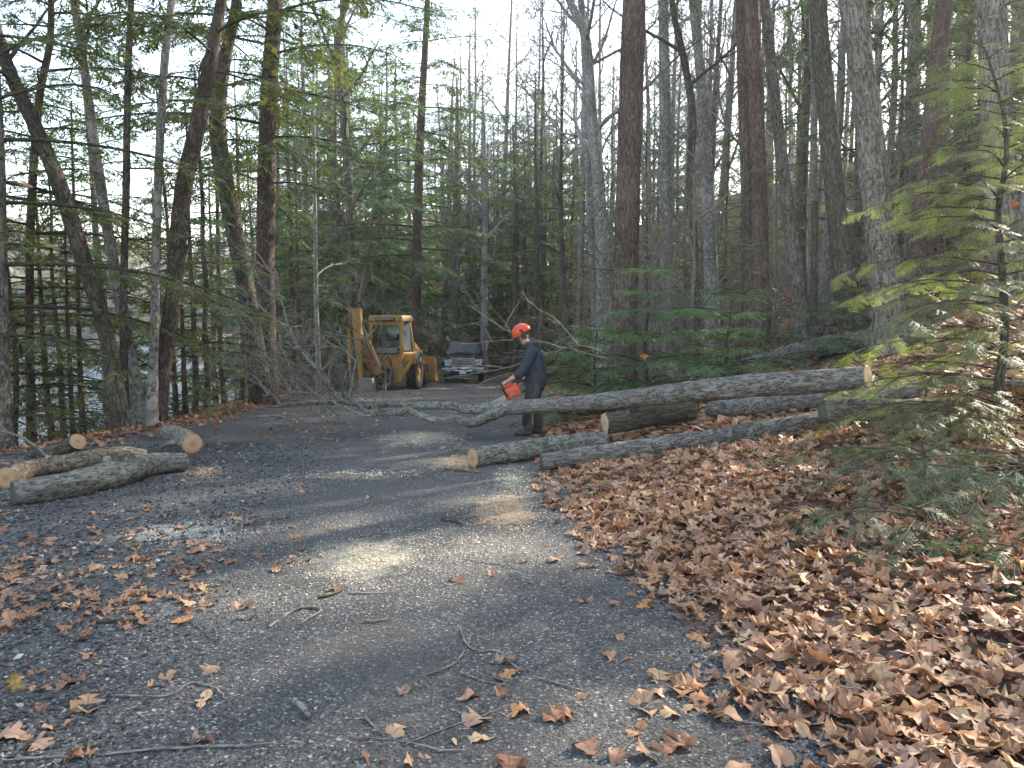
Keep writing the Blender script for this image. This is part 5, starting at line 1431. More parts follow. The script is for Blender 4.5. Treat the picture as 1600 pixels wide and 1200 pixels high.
def build_sawdust():
    g = np.random.default_rng(41)
    m, ns, ls, b = new_mat('sawdust')
    b.inputs['Roughness'].default_value = 0.9; set_spec(b, 0.15)
    a_ = ns.new('ShaderNodeAttribute'); a_.attribute_name = 'tint'; ls.new(a_.outputs['Color'], b.inputs['Base Color'])
    def patch(label, cx, cy, rx, ry, n, cols, power=0.8, size=0.005, mound=None):
        c = ground_at(cx, cy); ex = ground_at(cx + rx, cy); ey = ground_at(cx, cy - ry)
        ax, ay = abs(ex[0] - c[0]), abs(ey[1] - c[1])
        r = np.abs(g.normal(0, 0.55, n)) ** power; th = g.uniform(0, 6.283, n)
        x = c[0] + ax * r * np.cos(th); y = c[1] + ay * r * np.sin(th)
        clump = vnoise(x * 9, y * 9, cx) + 0.6 * vnoise(x * 23, y * 23, cx)
        k = g.random(n) < 0.12 + 0.88 * sstep(-0.7, 0.7, clump)
        x, y = x[k], y[k]; n = len(x)
        s = size * g.uniform(0.5, 1.5, n)
        z = height(x, y) + 0.004 + 0.006 * g.random(n)
        yaw = g.uniform(0, 6.28, n)
        e1 = np.stack([np.cos(yaw), np.sin(yaw), g.normal(0, .3, n)], 1) * s[:, None]
        e2 = np.stack([-np.sin(yaw), np.cos(yaw), g.normal(0, .3, n)], 1) * (s * g.uniform(.4, .9, n))[:, None]
        p = np.stack([x, y, z], 1)
        V = np.stack([p - e1 - e2, p + e1 - e2, p + e1 + e2, p - e1 + e2], 1).reshape(-1, 3)
        F = np.arange(len(V)).reshape(-1, 4)
        col = np.array(cols)[g.integers(len(cols), size=n)] * g.uniform(.85, 1.1, (n, 1))
        a = Acc(); a.add(V, F, tint=np.repeat(col, 4, 0))
        if mound:
            nr, na = 10, 36
            rows = [(c[0], c[1])]; hs = [1.0]
            for i in range(1, nr + 1):
                for q in range(na):
                    t = q / na * 6.2832; f = i / nr * (1 + 0.22 * float(vnoise(3 * math.cos(t) + 5, 3 * math.sin(t), 2)))
                    rows.append((c[0] + ax * mound[0] * f * math.cos(t), c[1] + ay * mound[0] * f * math.sin(t))); hs.append(max(0, 1 - (i / nr) ** 2))
            rows = np.array(rows); hs = np.array(hs)
            zz = height(rows[:, 0], rows[:, 1]) + hs * mound[1] * (1 + 0.4 * fbm(rows[:, 0] * 20, rows[:, 1] * 20, 1, 3)) - 0.004 * (hs <= 0) + 0.004
            VV = np.stack([rows[:, 0], rows[:, 1], zz], 1)
            T = [(0, 1 + q, 1 + (q + 1) % na) for q in range(na)]
            Q = [(1 + (i - 1) * na + q, 1 + i * na + q, 1 + i * na + (q + 1) % na, 1 + (i - 1) * na + (q + 1) % na) for i in range(1, nr) for q in range(na)]
            cc = np.array(cols).mean(0)
            a.add(VV, T, tint=cc); a.add(VV, Q, tint=cc)
        tag(a.obj('sawdust', m, tint=True, smooth=False), label, 'sawdust', kind='stuff')
    pale = [(0.62, 0.53, 0.38), (0.70, 0.62, 0.47), (0.52, 0.43, 0.30)]
    tan = [(0.60, 0.40, 0.25), (0.52, 0.33, 0.20), (0.66, 0.47, 0.31)]
    patch('orange-tan heap of sawdust with a pale rim on the road', 792, 797, 55, 24, 9000, tan, 0.9, 0.004, None)
    patch('pale chips fringing the orange-tan sawdust heap', 800, 805, 120, 62, 4500, pale, 1.0, 0.0036)
    patch('pale patch of chips on the road left of the sawdust heap', 570, 872, 130, 42, 9500, pale, 1.0, 0.0034)
    patch('streak of white chips on the gravel below the left log heap', 285, 832, 120, 26, 3200, [(0.6, 0.57, 0.5), (0.5, 0.47, 0.4)], 1.0, 0.0042)
    patch('broad sawdust spread on the road under the fallen limbs', 655, 684, 90, 13, 3600, pale, 1.0, 0.006)
    patch('sawdust lying in front of the mossy sawn log', 715, 722, 45, 12, 2600, tan, 0.9, 0.0055)
    patch('faint band of sawdust across the road before the mossy log', 560, 742, 120, 10, 1500, pale, 0.9, 0.006)
    patch('sawdust trail between the mossy log and the sawdust heap', 800, 748, 40, 22, 1800, pale, 0.9, 0.006)
    patch('tan sawdust on the gravel beside the short lichened log', 320, 738, 40, 12, 1700, tan, 0.9, 0.0055)
build_sawdust()

def litter_sticks():
    g = np.random.default_rng(61); a = Acc()
    for k in range(420):
        y = 2.2 + 9 * g.random() ** 1.2; x = float(edge_right(np.array([y]))[0]) + g.uniform(-0.1, 5.0)
        if k % 14 == 0: x = g.uniform(-0.6, 0.25) * y
        L = g.uniform(0.06, 0.45); az = g.uniform(0, 6.28); t = np.linspace(-0.5, 0.5, 5)
        X = x + t * L * math.cos(az) + g.normal(0, 0.006, 5); Y = y + t * L * math.sin(az) + g.normal(0, 0.006, 5)
        on = x > float(edge_right(np.array([y]))[0])
        P = np.stack([X, Y, height(X, Y) + (0.05 + 0.02 * g.random() if on else 0.005)], 1)
        V, F, uv = tube(P, g.uniform(0.0012, 0.0042) * np.array([1, 1, .9, .8, .6]), 4); a.add(V, F, uv)
    tag(a.obj('litter_sticks', M_TWIG), 'small broken sticks strewn over the leaf litter and road', 'sticks', kind='stuff')
litter_sticks()

def build_twigs():
    tw = [('pale bent twig with a side shoot on the road', [(420, 982), (445, 966), (470, 953), (503, 956), (470, 976)], 4, M_TWIG),
          ('long wavy pale twig on the road below the yellow straw', [(718, 982), (728, 1008), (745, 1020), (775, 1020), (790, 1030), (805, 1046), (818, 1050)], 3, M_TWIG),
          ('thin dark twig left of the wavy pale twig', [(727, 1018), (712, 1038), (690, 1050), (662, 1060)], 3.5, M_TWIG),
          ('flat yellow splinter of straw on the road', [(565, 974), (588, 973), (610, 970)], 4, M_LOGB),
          ('short dark stick at the rim of the pale chips', [(498, 936), (520, 932), (536, 926)], 5, M_DTWIG),
          ('thin twig continuing from the short dark stick', [(545, 930), (580, 929), (620, 927)], 2.5, M_TWIG),
          ('grey weathered stick with a broken end', [(460, 1100), (472, 1112), (486, 1126)], 9, M_BGREY),
          ('long straight pale twig across the near gravel', [(5, 1196), (70, 1190), (160, 1182), (260, 1173), (370, 1171), (430, 1166)], 4.5, M_TWIG),
          ('hooked pale twig on the coarse gravel', [(182, 1090), (262, 1090), (300, 1071), (340, 1080), (360, 1106)], 3, M_TWIG),
          ('fine twig between the oak leaves on the road', [(840, 1062), (880, 1074), (925, 1090)], 3, M_TWIG),
          ('fine dark twig in front of the beech leaf', [(720, 1055), (755, 1066), (790, 1072)], 2.5, M_TWIG),
          ('short dark stick near the sawdust heap', [(690, 814), (712, 817), (724, 824)], 5, M_DTWIG),
          ('thin dark stick on the gravel among the left leaves', [(150, 976), (190, 974), (235, 972)], 5, M_DTWIG),
          ('long fallen stick lying over the leaves behind the long log', [(1000, 660), (1040, 664), (1090, 668), (1125, 672)], 5, M_TWIG),
          ('slab of splintered wood beside the sawn log', [(695, 734), (725, 737), (752, 740)], 6, M_LOGB),
          ('arched bare branch poking up from the left heap', [(0, 672), (30, 682), (60, 700), (75, 718)], 5, M_TWIG),
          ('thin stick among the litter at the road edge', [(1180, 1040), (1240, 1060), (1330, 1085)], 6, M_DTWIG),
          ('bent twig on the fine gravel beside the near oak leaf', [(570, 1125), (585, 1140), (600, 1155)], 4, M_TWIG),
          ('thin twig beneath the near pair of oak leaves', [(560, 1156), (640, 1166), (690, 1177), (725, 1178)], 2.6, M_TWIG)]
    for k, (label, pts, w, mat) in enumerate(tw):
        W = []
        for px, py in pts:
            p = ground_at(px, py); r = w * 0.5 * p[1] / FPX; W.append([p[0], p[1], gz(p[0], p[1]) + r * 0.9 + 0.003, r])
        if 'arched' in label:
            for i, q in enumerate(W):
                p = at(*pts[i], 8.6); q[:3] = list(p); q[3] = 0.014
        W = np.array(W); W[-1, 3] *= 0.5
        W = resample(W, 0.03); g_ = np.random.default_rng(k); W[:, :2] += g_.normal(0, 0.0025, (len(W), 2))
        c = W[:, :3].mean(0)
        V, F, uv = tube(W[:, :3] - c, W[:, 3], 6); a = Acc(); a.add(V, F, uv)
        o = a.obj('twig' if w < 6 else 'stick', mat); o.location = c
        tag(o, label, 'twig' if w < 6 else 'stick')
build_twigs()
# ------------------------------------------------------------------ machines
class HS:
    """hard-surface pieces collected into one part"""
    def __init__(s): s.V, s.F = [], []
    def _add(s, V, F):
        k = len(s.V); s.V += [tuple(v) for v in V]; s.F += [tuple(i + k for i in f) for f in F]; return s
    def box(s, c, d, rot=(0, 0, 0), taper=(1, 1)):
        """taper: top x and y size relative to the bottom"""
        M = Euler(rot).to_matrix(); V = []
        for z in (-1, 1):
            fx, fy = (taper if z > 0 else (1, 1))
            for x, y in ((-1, -1), (1, -1), (1, 1), (-1, 1)):
                V.append(Vector(c) + M @ Vector((x * d[0] / 2 * fx, y * d[1] / 2 * fy, z * d[2] / 2)))
        return s._add(V, [(3, 2, 1, 0), (4, 5, 6, 7), (0, 1, 5, 4), (1, 2, 6, 5), (2, 3, 7, 6), (3, 0, 4, 7)])
    def prism(s, prof, x0, x1):
        """outline in (y, z), drawn out along x"""
        n = len(prof)
        area = sum(prof[i][0] * prof[(i + 1) % n][1] - prof[(i + 1) % n][0] * prof[i][1] for i in range(n))
        if area < 0: prof = prof[::-1]
        V = [(x0, y, z) for y, z in prof] + [(x1, y, z) for y, z in prof]
        F = [tuple(range(n))[::-1], tuple(range(n, 2 * n))] + [(i, (i + 1) % n, n + (i + 1) % n, n + i) for i in range(n)]
        return s._add(V, F)
    def beam(s, a, b, w, h, up=(0, 0, 1), w2=None, h2=None):
        """a rectangular bar from a to b"""
        a, b = Vector(a), Vector(b); d = (b - a).normalized(); u = Vector(up); sd = d.cross(u)
        if sd.length < 1e-4: sd = d.cross(Vector((0, 1, 0)))
        sd.normalize(); u = sd.cross(d).normalized()
        w2 = w if w2 is None else w2; h2 = h if h2 is None else h2
        V = []
        for p, ww, hh in ((a, w, h), (b, w2, h2)):
            for x, y in ((-1, -1), (1, -1), (1, 1), (-1, 1)): V.append(p + sd * x * ww / 2 + u * y * hh / 2)
        return s._add(V, [(0, 1, 2, 3), (7, 6, 5, 4), (4, 5, 1, 0), (5, 6, 2, 1), (6, 7, 3, 2), (7, 4, 0, 3)])
    def cyl(s, a, b, r, r2=None, n=16):
        a, b = Vector(a), Vector(b); d = (b - a).normalized(); r2 = r if r2 is None else r2
        x = d.orthogonal().normalized(); y = d.cross(x); V = []
        for p, rr in ((a, r), (b, r2)):
            for i in range(n):
                t = 2 * math.pi * i / n; V.append(p + (x * math.cos(t) + y * math.sin(t)) * rr)
        return s._add(V, [tuple(range(n))[::-1], tuple(range(n, 2 * n))] + [(i, (i + 1) % n, n + (i + 1) % n, n + i) for i in range(n)])
    def lathe(s, c, axis, prof, n=28):
        """prof (along axis, radius); closed ring profile"""
        ax = Vector(axis).normalized(); x = ax.orthogonal().normalized(); y = ax.cross(x); m = len(prof); V = []
        for i in range(n):
            t = 2 * math.pi * i / n
            for h, r in prof: V.append(Vector(c) + ax * h + (x * math.cos(t) + y * math.sin(t)) * r)
        F = [(i * m + j, ((i + 1) % n) * m + j, ((i + 1) % n) * m + (j + 1) % m, i * m + (j + 1) % m) for i in range(n) for j in range(m)]
        return s._add(V, F)
    def rod(s, pts, r, n=8):
        V, F, uv = tube(resample(np.array(pts, float), 0.05), r, n); return s._add(V, F)
    def poly(s, pts, th=0.01):
        """a flat plate through the given corners with a thickness"""
        P = [Vector(p) for p in pts]; nrm_ = (P[1] - P[0]).cross(P[2] - P[0]).normalized() * th; n = len(P)
        return s._add(P + [p + nrm_ for p in P], [tuple(range(n))[::-1], tuple(range(n, 2 * n))] + [(i, (i + 1) % n, n + (i + 1) % n, n + i) for i in range(n)])
    def obj(s, name, mat, parent, bevel=0.0, label=None):
        me = bpy.data.meshes.new(name); me.from_pydata([tuple(v) for v in s.V], [], s.F)
        bm = bmesh.new(); bm.from_mesh(me)
        bmesh.ops.recalc_face_normals(bm, faces=bm.faces)
        bm.to_mesh(me); bm.free()
        me.materials.append(mat)
        me.polygons.foreach_set('use_smooth', [True] * len(me.polygons)); me.set_sharp_from_angle(angle=R(38)); me.update()
        o = link(name, me, parent)
        if bevel:
            md = o.modifiers.new('bevel', 'BEVEL'); md.width = bevel; md.segments = 2; md.limit_method = 'ANGLE'; md.angle_limit = R(38); md.harden_normals = False
        if label: o['label'] = label
        return o
def mesh_text(name, body, size, mat, parent, loc, rot, ext=0.004):
    c = bpy.data.curves.new(name, 'FONT'); c.body = body; c.size = size; c.extrude = ext; c.align_x = 'CENTER'; c.align_y = 'CENTER'; c.offset = size * 0.015
    t = bpy.data.objects.new('text_source', c); COL.objects.link(t)
    dg = bpy.context.evaluated_depsgraph_get()
    me = bpy.data.meshes.new_from_object(t.evaluated_get(dg)); bpy.data.objects.remove(t); me.materials.clear(); me.materials.append(mat)
    o = link(name, me, parent); o.location = loc; o.rotation_euler = rot
    return o

M_YEL = plain('digger_yellow_paint', (0.40, 0.215, 0.052), 0.55, 0.0, 0.4, 0.5, (0.16, 0.085, 0.03), 3.5, rust=0.66)
M_YELR = plain('rusty_brown_paint', (0.20, 0.085, 0.035), 0.7, 0.0, 0.3, 0.5, (0.07, 0.04, 0.025), 5.0, rust=0.58)
M_BLKM = plain('greasy_black_metal', (0.022, 0.020, 0.019), 0.6, 0.0, 0.4, 0.4, (0.06, 0.045, 0.03), 8.0)
M_GREYM = plain('worn_grey_steel', (0.30, 0.275, 0.235), 0.6, 0.2, 0.4, 0.5, (0.14, 0.10, 0.07), 6.0)
M_CHRM = plain('chrome', (0.62, 0.63, 0.65), 0.16, 1.0, 0.5, 0.15, (0.2, 0.19, 0.18), 4.0)
M_TYRE = plain('tyre_rubber', (0.022, 0.022, 0.022), 0.85, 0.0, 0.25, 0.5, (0.075, 0.065, 0.055), 9.0, bump=0.3)
M_RUBB = plain('black_rubber', (0.015, 0.015, 0.016), 0.6, 0.0, 0.3)
M_NAVY = plain('dark_navy_paint', (0.005, 0.007, 0.013), 0.35, 0.0, 0.14, 0.25, (0.03, 0.028, 0.026), 3.0)
M_PLAS = plain('black_plastic', (0.018, 0.018, 0.019), 0.5, 0.0, 0.35)
M_RED = plain('red_emblem', (0.22, 0.012, 0.012), 0.35)
M_PLATE = plain('number_plate_white', (0.62, 0.64, 0.66), 0.5, 0, 0.4, 0.2, (0.3, 0.3, 0.3))
M_AMB = plain('amber_lens', (0.55, 0.16, 0.03), 0.15, 0.0, 0.7)
M_SAWO = plain('orange_red_casing', (0.62, 0.065, 0.018), 0.38, 0.0, 0.5, 0.25, (0.12, 0.04, 0.02), 12.0)
def glassy(name, col, rough=0.03, spec=0.9, trans=0.0):
    m, ns, ls, b = new_mat(name); b.inputs['Base Color'].default_value = (*col, 1); b.inputs['Roughness'].default_value = rough; set_spec(b, spec)
    b.inputs['Transmission Weight'].default_value = trans; b.inputs['IOR'].default_value = 1.45
    tc = ns.new('ShaderNodeTexCoord'); n = nnode(ns, 'ShaderNodeTexNoise', Scale=9.0, Detail=5.0); ls.new(tc.outputs['Object'], n.inputs['Vector'])
    r = ramp(ns, [(0.35, (rough, rough, rough)), (0.75, (rough + 0.12,) * 3)]); ls.new(n.outputs[0], r.inputs[0]); ls.new(r.outputs[0], b.inputs['Roughness'])
    return m
M_WGL = glassy('dark_windscreen', (0.008, 0.010, 0.013), 0.012, 0.42)
M_CGL = glassy('dusty_cab_glass', (0.16, 0.18, 0.18), 0.12, 0.7)
M_CLR = glassy('clear_glass', (0.85, 0.9, 0.9), 0.02, 0.5, 1.0)
M_LENS = glassy('headlamp_lens', (0.55, 0.57, 0.58), 0.06, 0.8)

def wheel(parent, c, r, w, side, rim_mat, lug=0, rimr=0.55):
    """axle along x; side +1 has its outer face towards +x"""
    t = HS()
    h = w / 2
    t.lathe(c, (1, 0, 0), [(-h, r * rimr), (-h, r * 0.86), (-h * 0.8, r * 0.97), (-h * 0.4, r), (h * 0.4, r), (h * 0.8, r * 0.97), (h, r * 0.86), (h, r * rimr)], 36)
    wl_ = t.obj('wheel', M_TYRE, parent)
    if lug:
        l = HS()
        for i in range(lug):
            a = 2 * math.pi * i / lug
            for s in (-1, 1):
                aa = a + (math.pi / lug if s > 0 else 0)
                p0 = (c[0] + s * h * 0.98, c[1] + math.cos(aa) * r * 0.95, c[2] + math.sin(aa) * r * 0.95)
                a2 = aa + 0.26
                p1 = (c[0] - s * 0.02, c[1] + math.cos(a2) * r * 1.0, c[2] + math.sin(a2) * r * 1.0)
                l.beam(p0, p1, 0.05, 0.06, up=(0, math.cos(aa), math.sin(aa)))
        l.obj('tread_lugs', M_TYRE, wl_)
    q = HS(); o = h * 0.55 * side
    q.lathe(c, (1, 0, 0), [(-h * 0.9, r * rimr * 0.98), (-h * 0.9, r * rimr * 1.02), (h * 0.9, r * rimr * 1.02), (h * 0.9, r * rimr * 0.98)], 28)
    q.cyl((c[0] + o - 0.01, c[1], c[2]), (c[0] + o + 0.01, c[1], c[2]), r * rimr * 0.99, n=28)
    q.cyl((c[0] + o, c[1], c[2]), (c[0] + o + 0.09 * side, c[1], c[2]), r * 0.2, r * 0.16, n=16)
    for i in range(6):
        a = i * math.pi / 3; q.cyl((c[0] + o, c[1] + math.cos(a) * r * 0.3, c[2] + math.sin(a) * r * 0.3), (c[0] + o + 0.04 * side, c[1] + math.cos(a) * r * 0.3, c[2] + math.sin(a) * r * 0.3), 0.022, n=8)
    q.obj('rim', rim_mat, wl_)
    return wl_

def build_digger():
    """backhoe loader seen from behind and from its right; local x right, y forwards, z up"""
    p = at(611, 606, 28.6); px, py = p[0], p[1]
    root = empty('backhoe_loader', (px, py, gz(px, py) - 0.02), -R(5))
    # rear and front wheels
    for s in (-1, 1):
        wheel(root, (s * 0.86, 0.15, 0.68), 0.68, 0.42, s, M_YEL, lug=18)
        wheel(root, (s * 0.74, 2.35, 0.42), 0.42, 0.28, s, M_YEL)
    # chassis, rear frame, bonnet
    h = HS(); h.box((0, 1.0, 0.72), (0.62, 3.4, 0.42)); h.box((0, -0.72, 0.70), (1.45, 0.22, 0.62)); h.box((0, 0.15, 0.68), (1.3, 0.3, 0.3)); h.obj('chassis', M_YEL, root, 0.02)
    h = HS(); h.prism([(0.95, 0.95), (0.95, 1.62), (2.35, 1.50), (2.72, 1.38), (2.75, 0.85), (2.0, 0.8)], -0.40, 0.40); bo = h.obj('bonnet', M_YEL, root, 0.04)
    h = HS(); h.cyl((0.22, 1.6, 1.5), (0.22, 1.6, 2.25), 0.045); h.obj('exhaust_pipe', M_BLKM, bo)
    # cab: lower tub, posts, roof
    h = HS()
    h._add([(x * k, y, z) for z, k in ((0.85, 0.86), (1.43, 1.0)) for x, y in ((-0.60, -0.70), (0.60, -0.70), (0.90, -0.08), (0.74, 0.94), (-0.74, 0.94), (-0.90, -0.08))], [(5, 4, 3, 2, 1, 0), (6, 7, 8, 9, 10, 11)] + [(i, (i + 1) % 6, 6 + (i + 1) % 6, 6 + i) for i in range(6)])
    h.obj('cab_tub', M_YEL, root, 0.03)
    zt, zb = 2.55, 1.40
    posts = {(-1, -1): ((-0.56, -0.66), (-0.54, -0.56)), (1, -1): ((0.56, -0.66), (0.54, -0.56)), (-1, 0): ((-0.86, -0.05), (-0.72, -0.05)), (1, 0): ((0.86, -0.05), (0.72, -0.05)), (-1, 1): ((-0.70, 0.90), (-0.60, 0.62)), (1, 1): ((0.70, 0.90), (0.60, 0.62))}
    for k, (b, t) in posts.items():
        h = HS(); h.beam((b[0], b[1], zb), (t[0], t[1], zt), 0.12 if k[1] == -1 else 0.08, 0.10); h.obj('cab_post', M_YEL, root, 0.015)
    h = HS(); h._add([(x * k, y * k2, z) for z, k, k2 in ((2.53, 1.0, 1.0), (2.66, 1.0, 1.0), (2.77, 0.93, 0.92)) for x, y in ((-0.60, -0.66), (0.60, -0.66), (0.80, -0.1), (0.72, 0.72), (-0.72, 0.72), (-0.80, -0.1))], [(5, 4, 3, 2, 1, 0), (12, 13, 14, 15, 16, 17)] + [(a * 6 + i, a * 6 + (i + 1) % 6, a * 6 + 6 + (i + 1) % 6, a * 6 + 6 + i) for a in (0, 1) for i in range(6)]); h.obj('cab_roof', M_YEL, root, 0.03)
    # rear: header window, wide rear window with rubber frame, lower window
    def window(c, w, hh, tilt, nm='rear_window', gm=M_CLR, fr=0.035, rz=0.0):
        e = HS()
        M = (Euler((0, 0, rz)).to_matrix() @ Euler((tilt, 0, 0)).to_matrix())
        def P(x, z, y=0): return Vector(c) + M @ Vector((x, y, z))
        for (x0, z0, x1, z1) in ((-w / 2, -hh / 2, w / 2, -hh / 2), (-w / 2, hh / 2, w / 2, hh / 2)): e.beam(P(x0, z0), P(x1, z1), fr, fr, up=M @ Vector((0, 0, 1)))
        for (x0, z0, x1, z1) in ((-w / 2, -hh / 2, -w / 2, hh / 2), (w / 2, -hh / 2, w / 2, hh / 2)): e.beam(P(x0, z0), P(x1, z1), fr, fr, up=M @ Vector((0, 1, 0)))
        f = e.obj(nm, M_RUBB, root, 0.008)
        q = HS(); q.poly([P(-w / 2, -hh / 2), P(w / 2, -hh / 2), P(w / 2, hh / 2), P(-w / 2, hh / 2)], 0.008); q.obj('pane', gm, f)
    h = HS(); h.beam((-0.64, -0.60, 2.46), (0.64, -0.60, 2.46), 0.07, 0.10); h.beam((-0.68, -0.68, 1.60), (0.68, -0.68, 1.60), 0.06, 0.08); h.obj('cab_crossbar', M_YEL, root, 0.01)
    h = HS(); h.box((-0.02, -0.69, 2.62), (0.74, 0.05, 0.12)); hb = h.obj('header_panel', M_RUBB, root, 0.03)
    h = HS(); h.box((-0.02, -0.72, 2.62), (0.66, 0.03, 0.075)); h.obj('header_pane', M_CGL, hb, 0.02)
    window((0, -0.60, 2.02), 0.98, 0.82, -0.09)
    window((0.02, -0.715, 1.50), 0.86, 0.24, 0, 'lower_rear_window', M_CGL)
    for s in (-1, 1):
        window((s * 0.685, -0.35, 1.98), 0.46, 0.98, -0.06, 'corner_window', M_CGL, 0.03, R(62) * s)
        window((s * 0.745, 0.40, 1.98), 0.70, 0.98, -0.10, 'side_window', M_CGL, 0.03, R(98) * s)
    window((0, 0.76, 1.98), 1.2, 0.95, 0.24, 'windscreen')
    # inside
    h = HS(); h.box((0.0, 0.0, 1.55), (0.5, 0.5, 0.14)); h.box((0, 0.24, 1.86), (0.46, 0.12, 0.6), (0.12, 0, 0)); h.obj('driver_seat', M_BLKM, root, 0.04)
    h = HS(); h.lathe((0, 0.55, 1.72), (0, -0.5, 1), [(-0.015, 0.19), (0.015, 0.19), (0.015, 0.16), (-0.015, 0.16)], 24); h.cyl((0, 0.62, 1.3), (0, 0.55, 1.72), 0.03); h.obj('steering_wheel', M_BLKM, root)
    h = HS(); 
    for x in (-0.25, -0.1, 0.1, 0.25): h.cyl((x, -0.35, 1.4), (x * 1.05, -0.45, 1.78), 0.012, n=8); h.cyl((x * 1.05, -0.45, 1.78), (x * 1.05, -0.455, 1.83), 0.026, n=10)
    h.obj('control_levers', M_BLKM, root)
    h = HS(); h.rod([(0.62, -0.62, 2.2), (0.74, -0.75, 2.12), (0.72, -0.74, 2.0)], 0.012); h.box((0.44, -0.64, 1.98), (0.12, 0.03, 0.2)); h.obj('rear_mirror', M_RUBB, root)
    # fenders and side steps
    for s in (-1, 1):
        h = HS(); h.prism([(-0.62, 1.00), (-0.45, 1.34), (0.1, 1.46), (0.75, 1.36), (0.92, 1.05), (0.86, 1.05), (0.70, 1.30), (0.1, 1.40), (-0.42, 1.29), (-0.56, 1.00)], s * 0.66, s * 1.06); h.obj('fender', M_YEL, root, 0.015)
        h = HS(); h.box((s * 0.78, 1.25, 0.62), (0.3, 0.5, 0.4)); h.obj('step_tank', M_BLKM, root, 0.02)
    # front loader
    for s in (-1, 1):
        h = HS(); h.beam((s * 0.62, 0.95, 1.70), (s * 0.62, 2.5, 1.25), 0.10, 0.2); h.beam((s * 0.62, 2.45, 1.27), (s * 0.62, 3.25, 0.42), 0.10, 0.18); h.obj('loader_arm', M_YEL, root, 0.015)
        h = HS(); h.cyl((s * 0.62, 1.05, 0.95), (s * 0.62, 1.8, 1.15), 0.055); h.cyl((s * 0.62, 1.8, 1.15), (s * 0.62, 2.3, 1.25), 0.03); h.obj('lift_cylinder', M_CHRM, root)
    h = HS()
    prof = [(3.28, 1.12), (3.20, 0.55), (3.30, 0.12), (3.60, 0.04), (4.15, 0.05), (4.15, 0.075), (3.62, 0.075), (3.36, 0.16), (3.26, 0.56), (3.34, 1.10)]
    h.prism(prof, -1.02, 1.02)
    lb = h.obj('loader_bucket', M_YEL, root, 0.01)
    h = HS()
    for s in (-1, 1): h.prism([(3.28, 1.12), (3.20, 0.55), (3.30, 0.12), (3.60, 0.04), (4.15, 0.05), (4.0, 0.35)], s * 1.02, s * 1.05)
    h.obj('bucket_cheeks', M_YEL, lb, 0.006)
    h = HS(); h.box((0, 4.12, 0.045), (2.10, 0.14, 0.03)); h.obj('cutting_edge', M_GREYM, lb)
    # stabiliser legs, folded up
    for s in (-1, 1):
        h = HS(); h.beam((s * 0.52, -0.90, 0.42), (s * 1.13, -0.93, 1.36), 0.15, 0.16, up=(0, 1, 0), w2=0.12, h2=0.12); sl = h.obj('stabiliser_leg', M_YEL, root, 0.015)
        h = HS(); h.box((s * 1.24, -0.93, 1.36), (0.16, 0.36, 0.34), (0, s * 0.5, 0), taper=(0.7, 1)); h.obj('stabiliser_foot', M_GREYM, sl, 0.02)
        h = HS(); h.cyl((s * 0.66, -0.86, 0.92), (s * 0.86, -0.89, 1.12), 0.05); h.cyl((s * 0.86, -0.89, 1.12), (s * 1.06, -0.91, 1.28), 0.028); h.obj('stabiliser_cylinder', M_YELR, sl)
    h = HS(); h.box((0, -0.94, 0.62), (0.62, 0.26, 0.5)); h.box((0, -1.12, 0.62), (0.26, 0.3, 0.62)); h.cyl((0, -1.2, 0.28), (0, -1.2, 0.98), 0.10); h.obj('swing_post', M_BLKM, root, 0.02)
    # boom swung to the left, dipper upright, bucket curled
    A = Vector((-0.10, -1.24, 0.72)); B = Vector((-0.52, -1.55, 2.0)); 
    h = HS(); h.beam(A, B, 0.28, 0.36, up=(0, -1, 0.3), w2=0.24, h2=0.28)
    bm_ = h.obj('boom', M_YEL, root, 0.02)
    h = HS(); h.beam(A + Vector((0.13, -0.16, 0.05)), B + Vector((0.11, -0.12, 0.0)), 0.03, 0.06, up=(0, -1, 0.3)); h.beam(A + Vector((-0.11, -0.18, 0.05)), B + Vector((-0.10, -0.14, 0.0)), 0.03, 0.06, up=(0, -1, 0.3)); h.obj('boom_edge', M_YEL, bm_, 0.006)
    h = HS(); h.cyl(A.lerp(B, 0.12) + Vector((0.02, -0.24, 0.1)), A.lerp(B, 0.6) + Vector((0.02, -0.26, 0.06)), 0.06); h.cyl(A.lerp(B, 0.6) + Vector((0.02, -0.26, 0.06)), A.lerp(B, 0.92) + Vector((0.02, -0.22, 0.05)), 0.032); h.obj('boom_cylinder', M_YELR, bm_)
    T0 = Vector((-0.76, -1.70, 2.98)); T1 = Vector((-0.66, -1.62, 0.55))
    h = HS(); h.beam(T0, T0.lerp(T1, 0.42), 0.30, 0.30, up=(0, -1, 0), w2=0.28, h2=0.34); h.beam(T0.lerp(T1, 0.42), T1, 0.24, 0.30, up=(0, -1, 0), w2=0.16, h2=0.18)
    dp = h.obj('dipper', M_YEL, root, 0.02)
    h = HS(); h.box(T0 + Vector((-0.20, 0.0, -0.28)), (0.16, 0.28, 0.60)); h.obj('dipper_side_plate', M_YELR, dp, 0.02)
    h = HS(); h.cyl((-1.02, -1.72, 2.28), (-1.02, -1.72, 1.10), 0.085); h.obj('crowd_cylinder', M_YEL, dp)
    h = HS(); h.cyl((-1.02, -1.72, 1.10), (-1.00, -1.70, 0.62), 0.04); h.obj('cylinder_rod', M_CHRM, dp)
    h = HS(); h.cyl((-1.14, -1.72, 2.30), (-0.62, -1.68, 2.30), 0.06); h.cyl((-0.72, -1.45, 1.96), (-0.36, -1.60, 2.0), 0.08); h.obj('pivot_pins', M_YELR, dp)
    h = HS(); h.beam((-1.0, -1.70, 0.66), (-0.82, -1.55, 0.30), 0.08, 0.12); h.beam((-0.66, -1.62, 0.62), (-0.52, -1.62, 0.40), 0.12, 0.14); h.obj('bucket_link', M_YEL, root, 0.01)
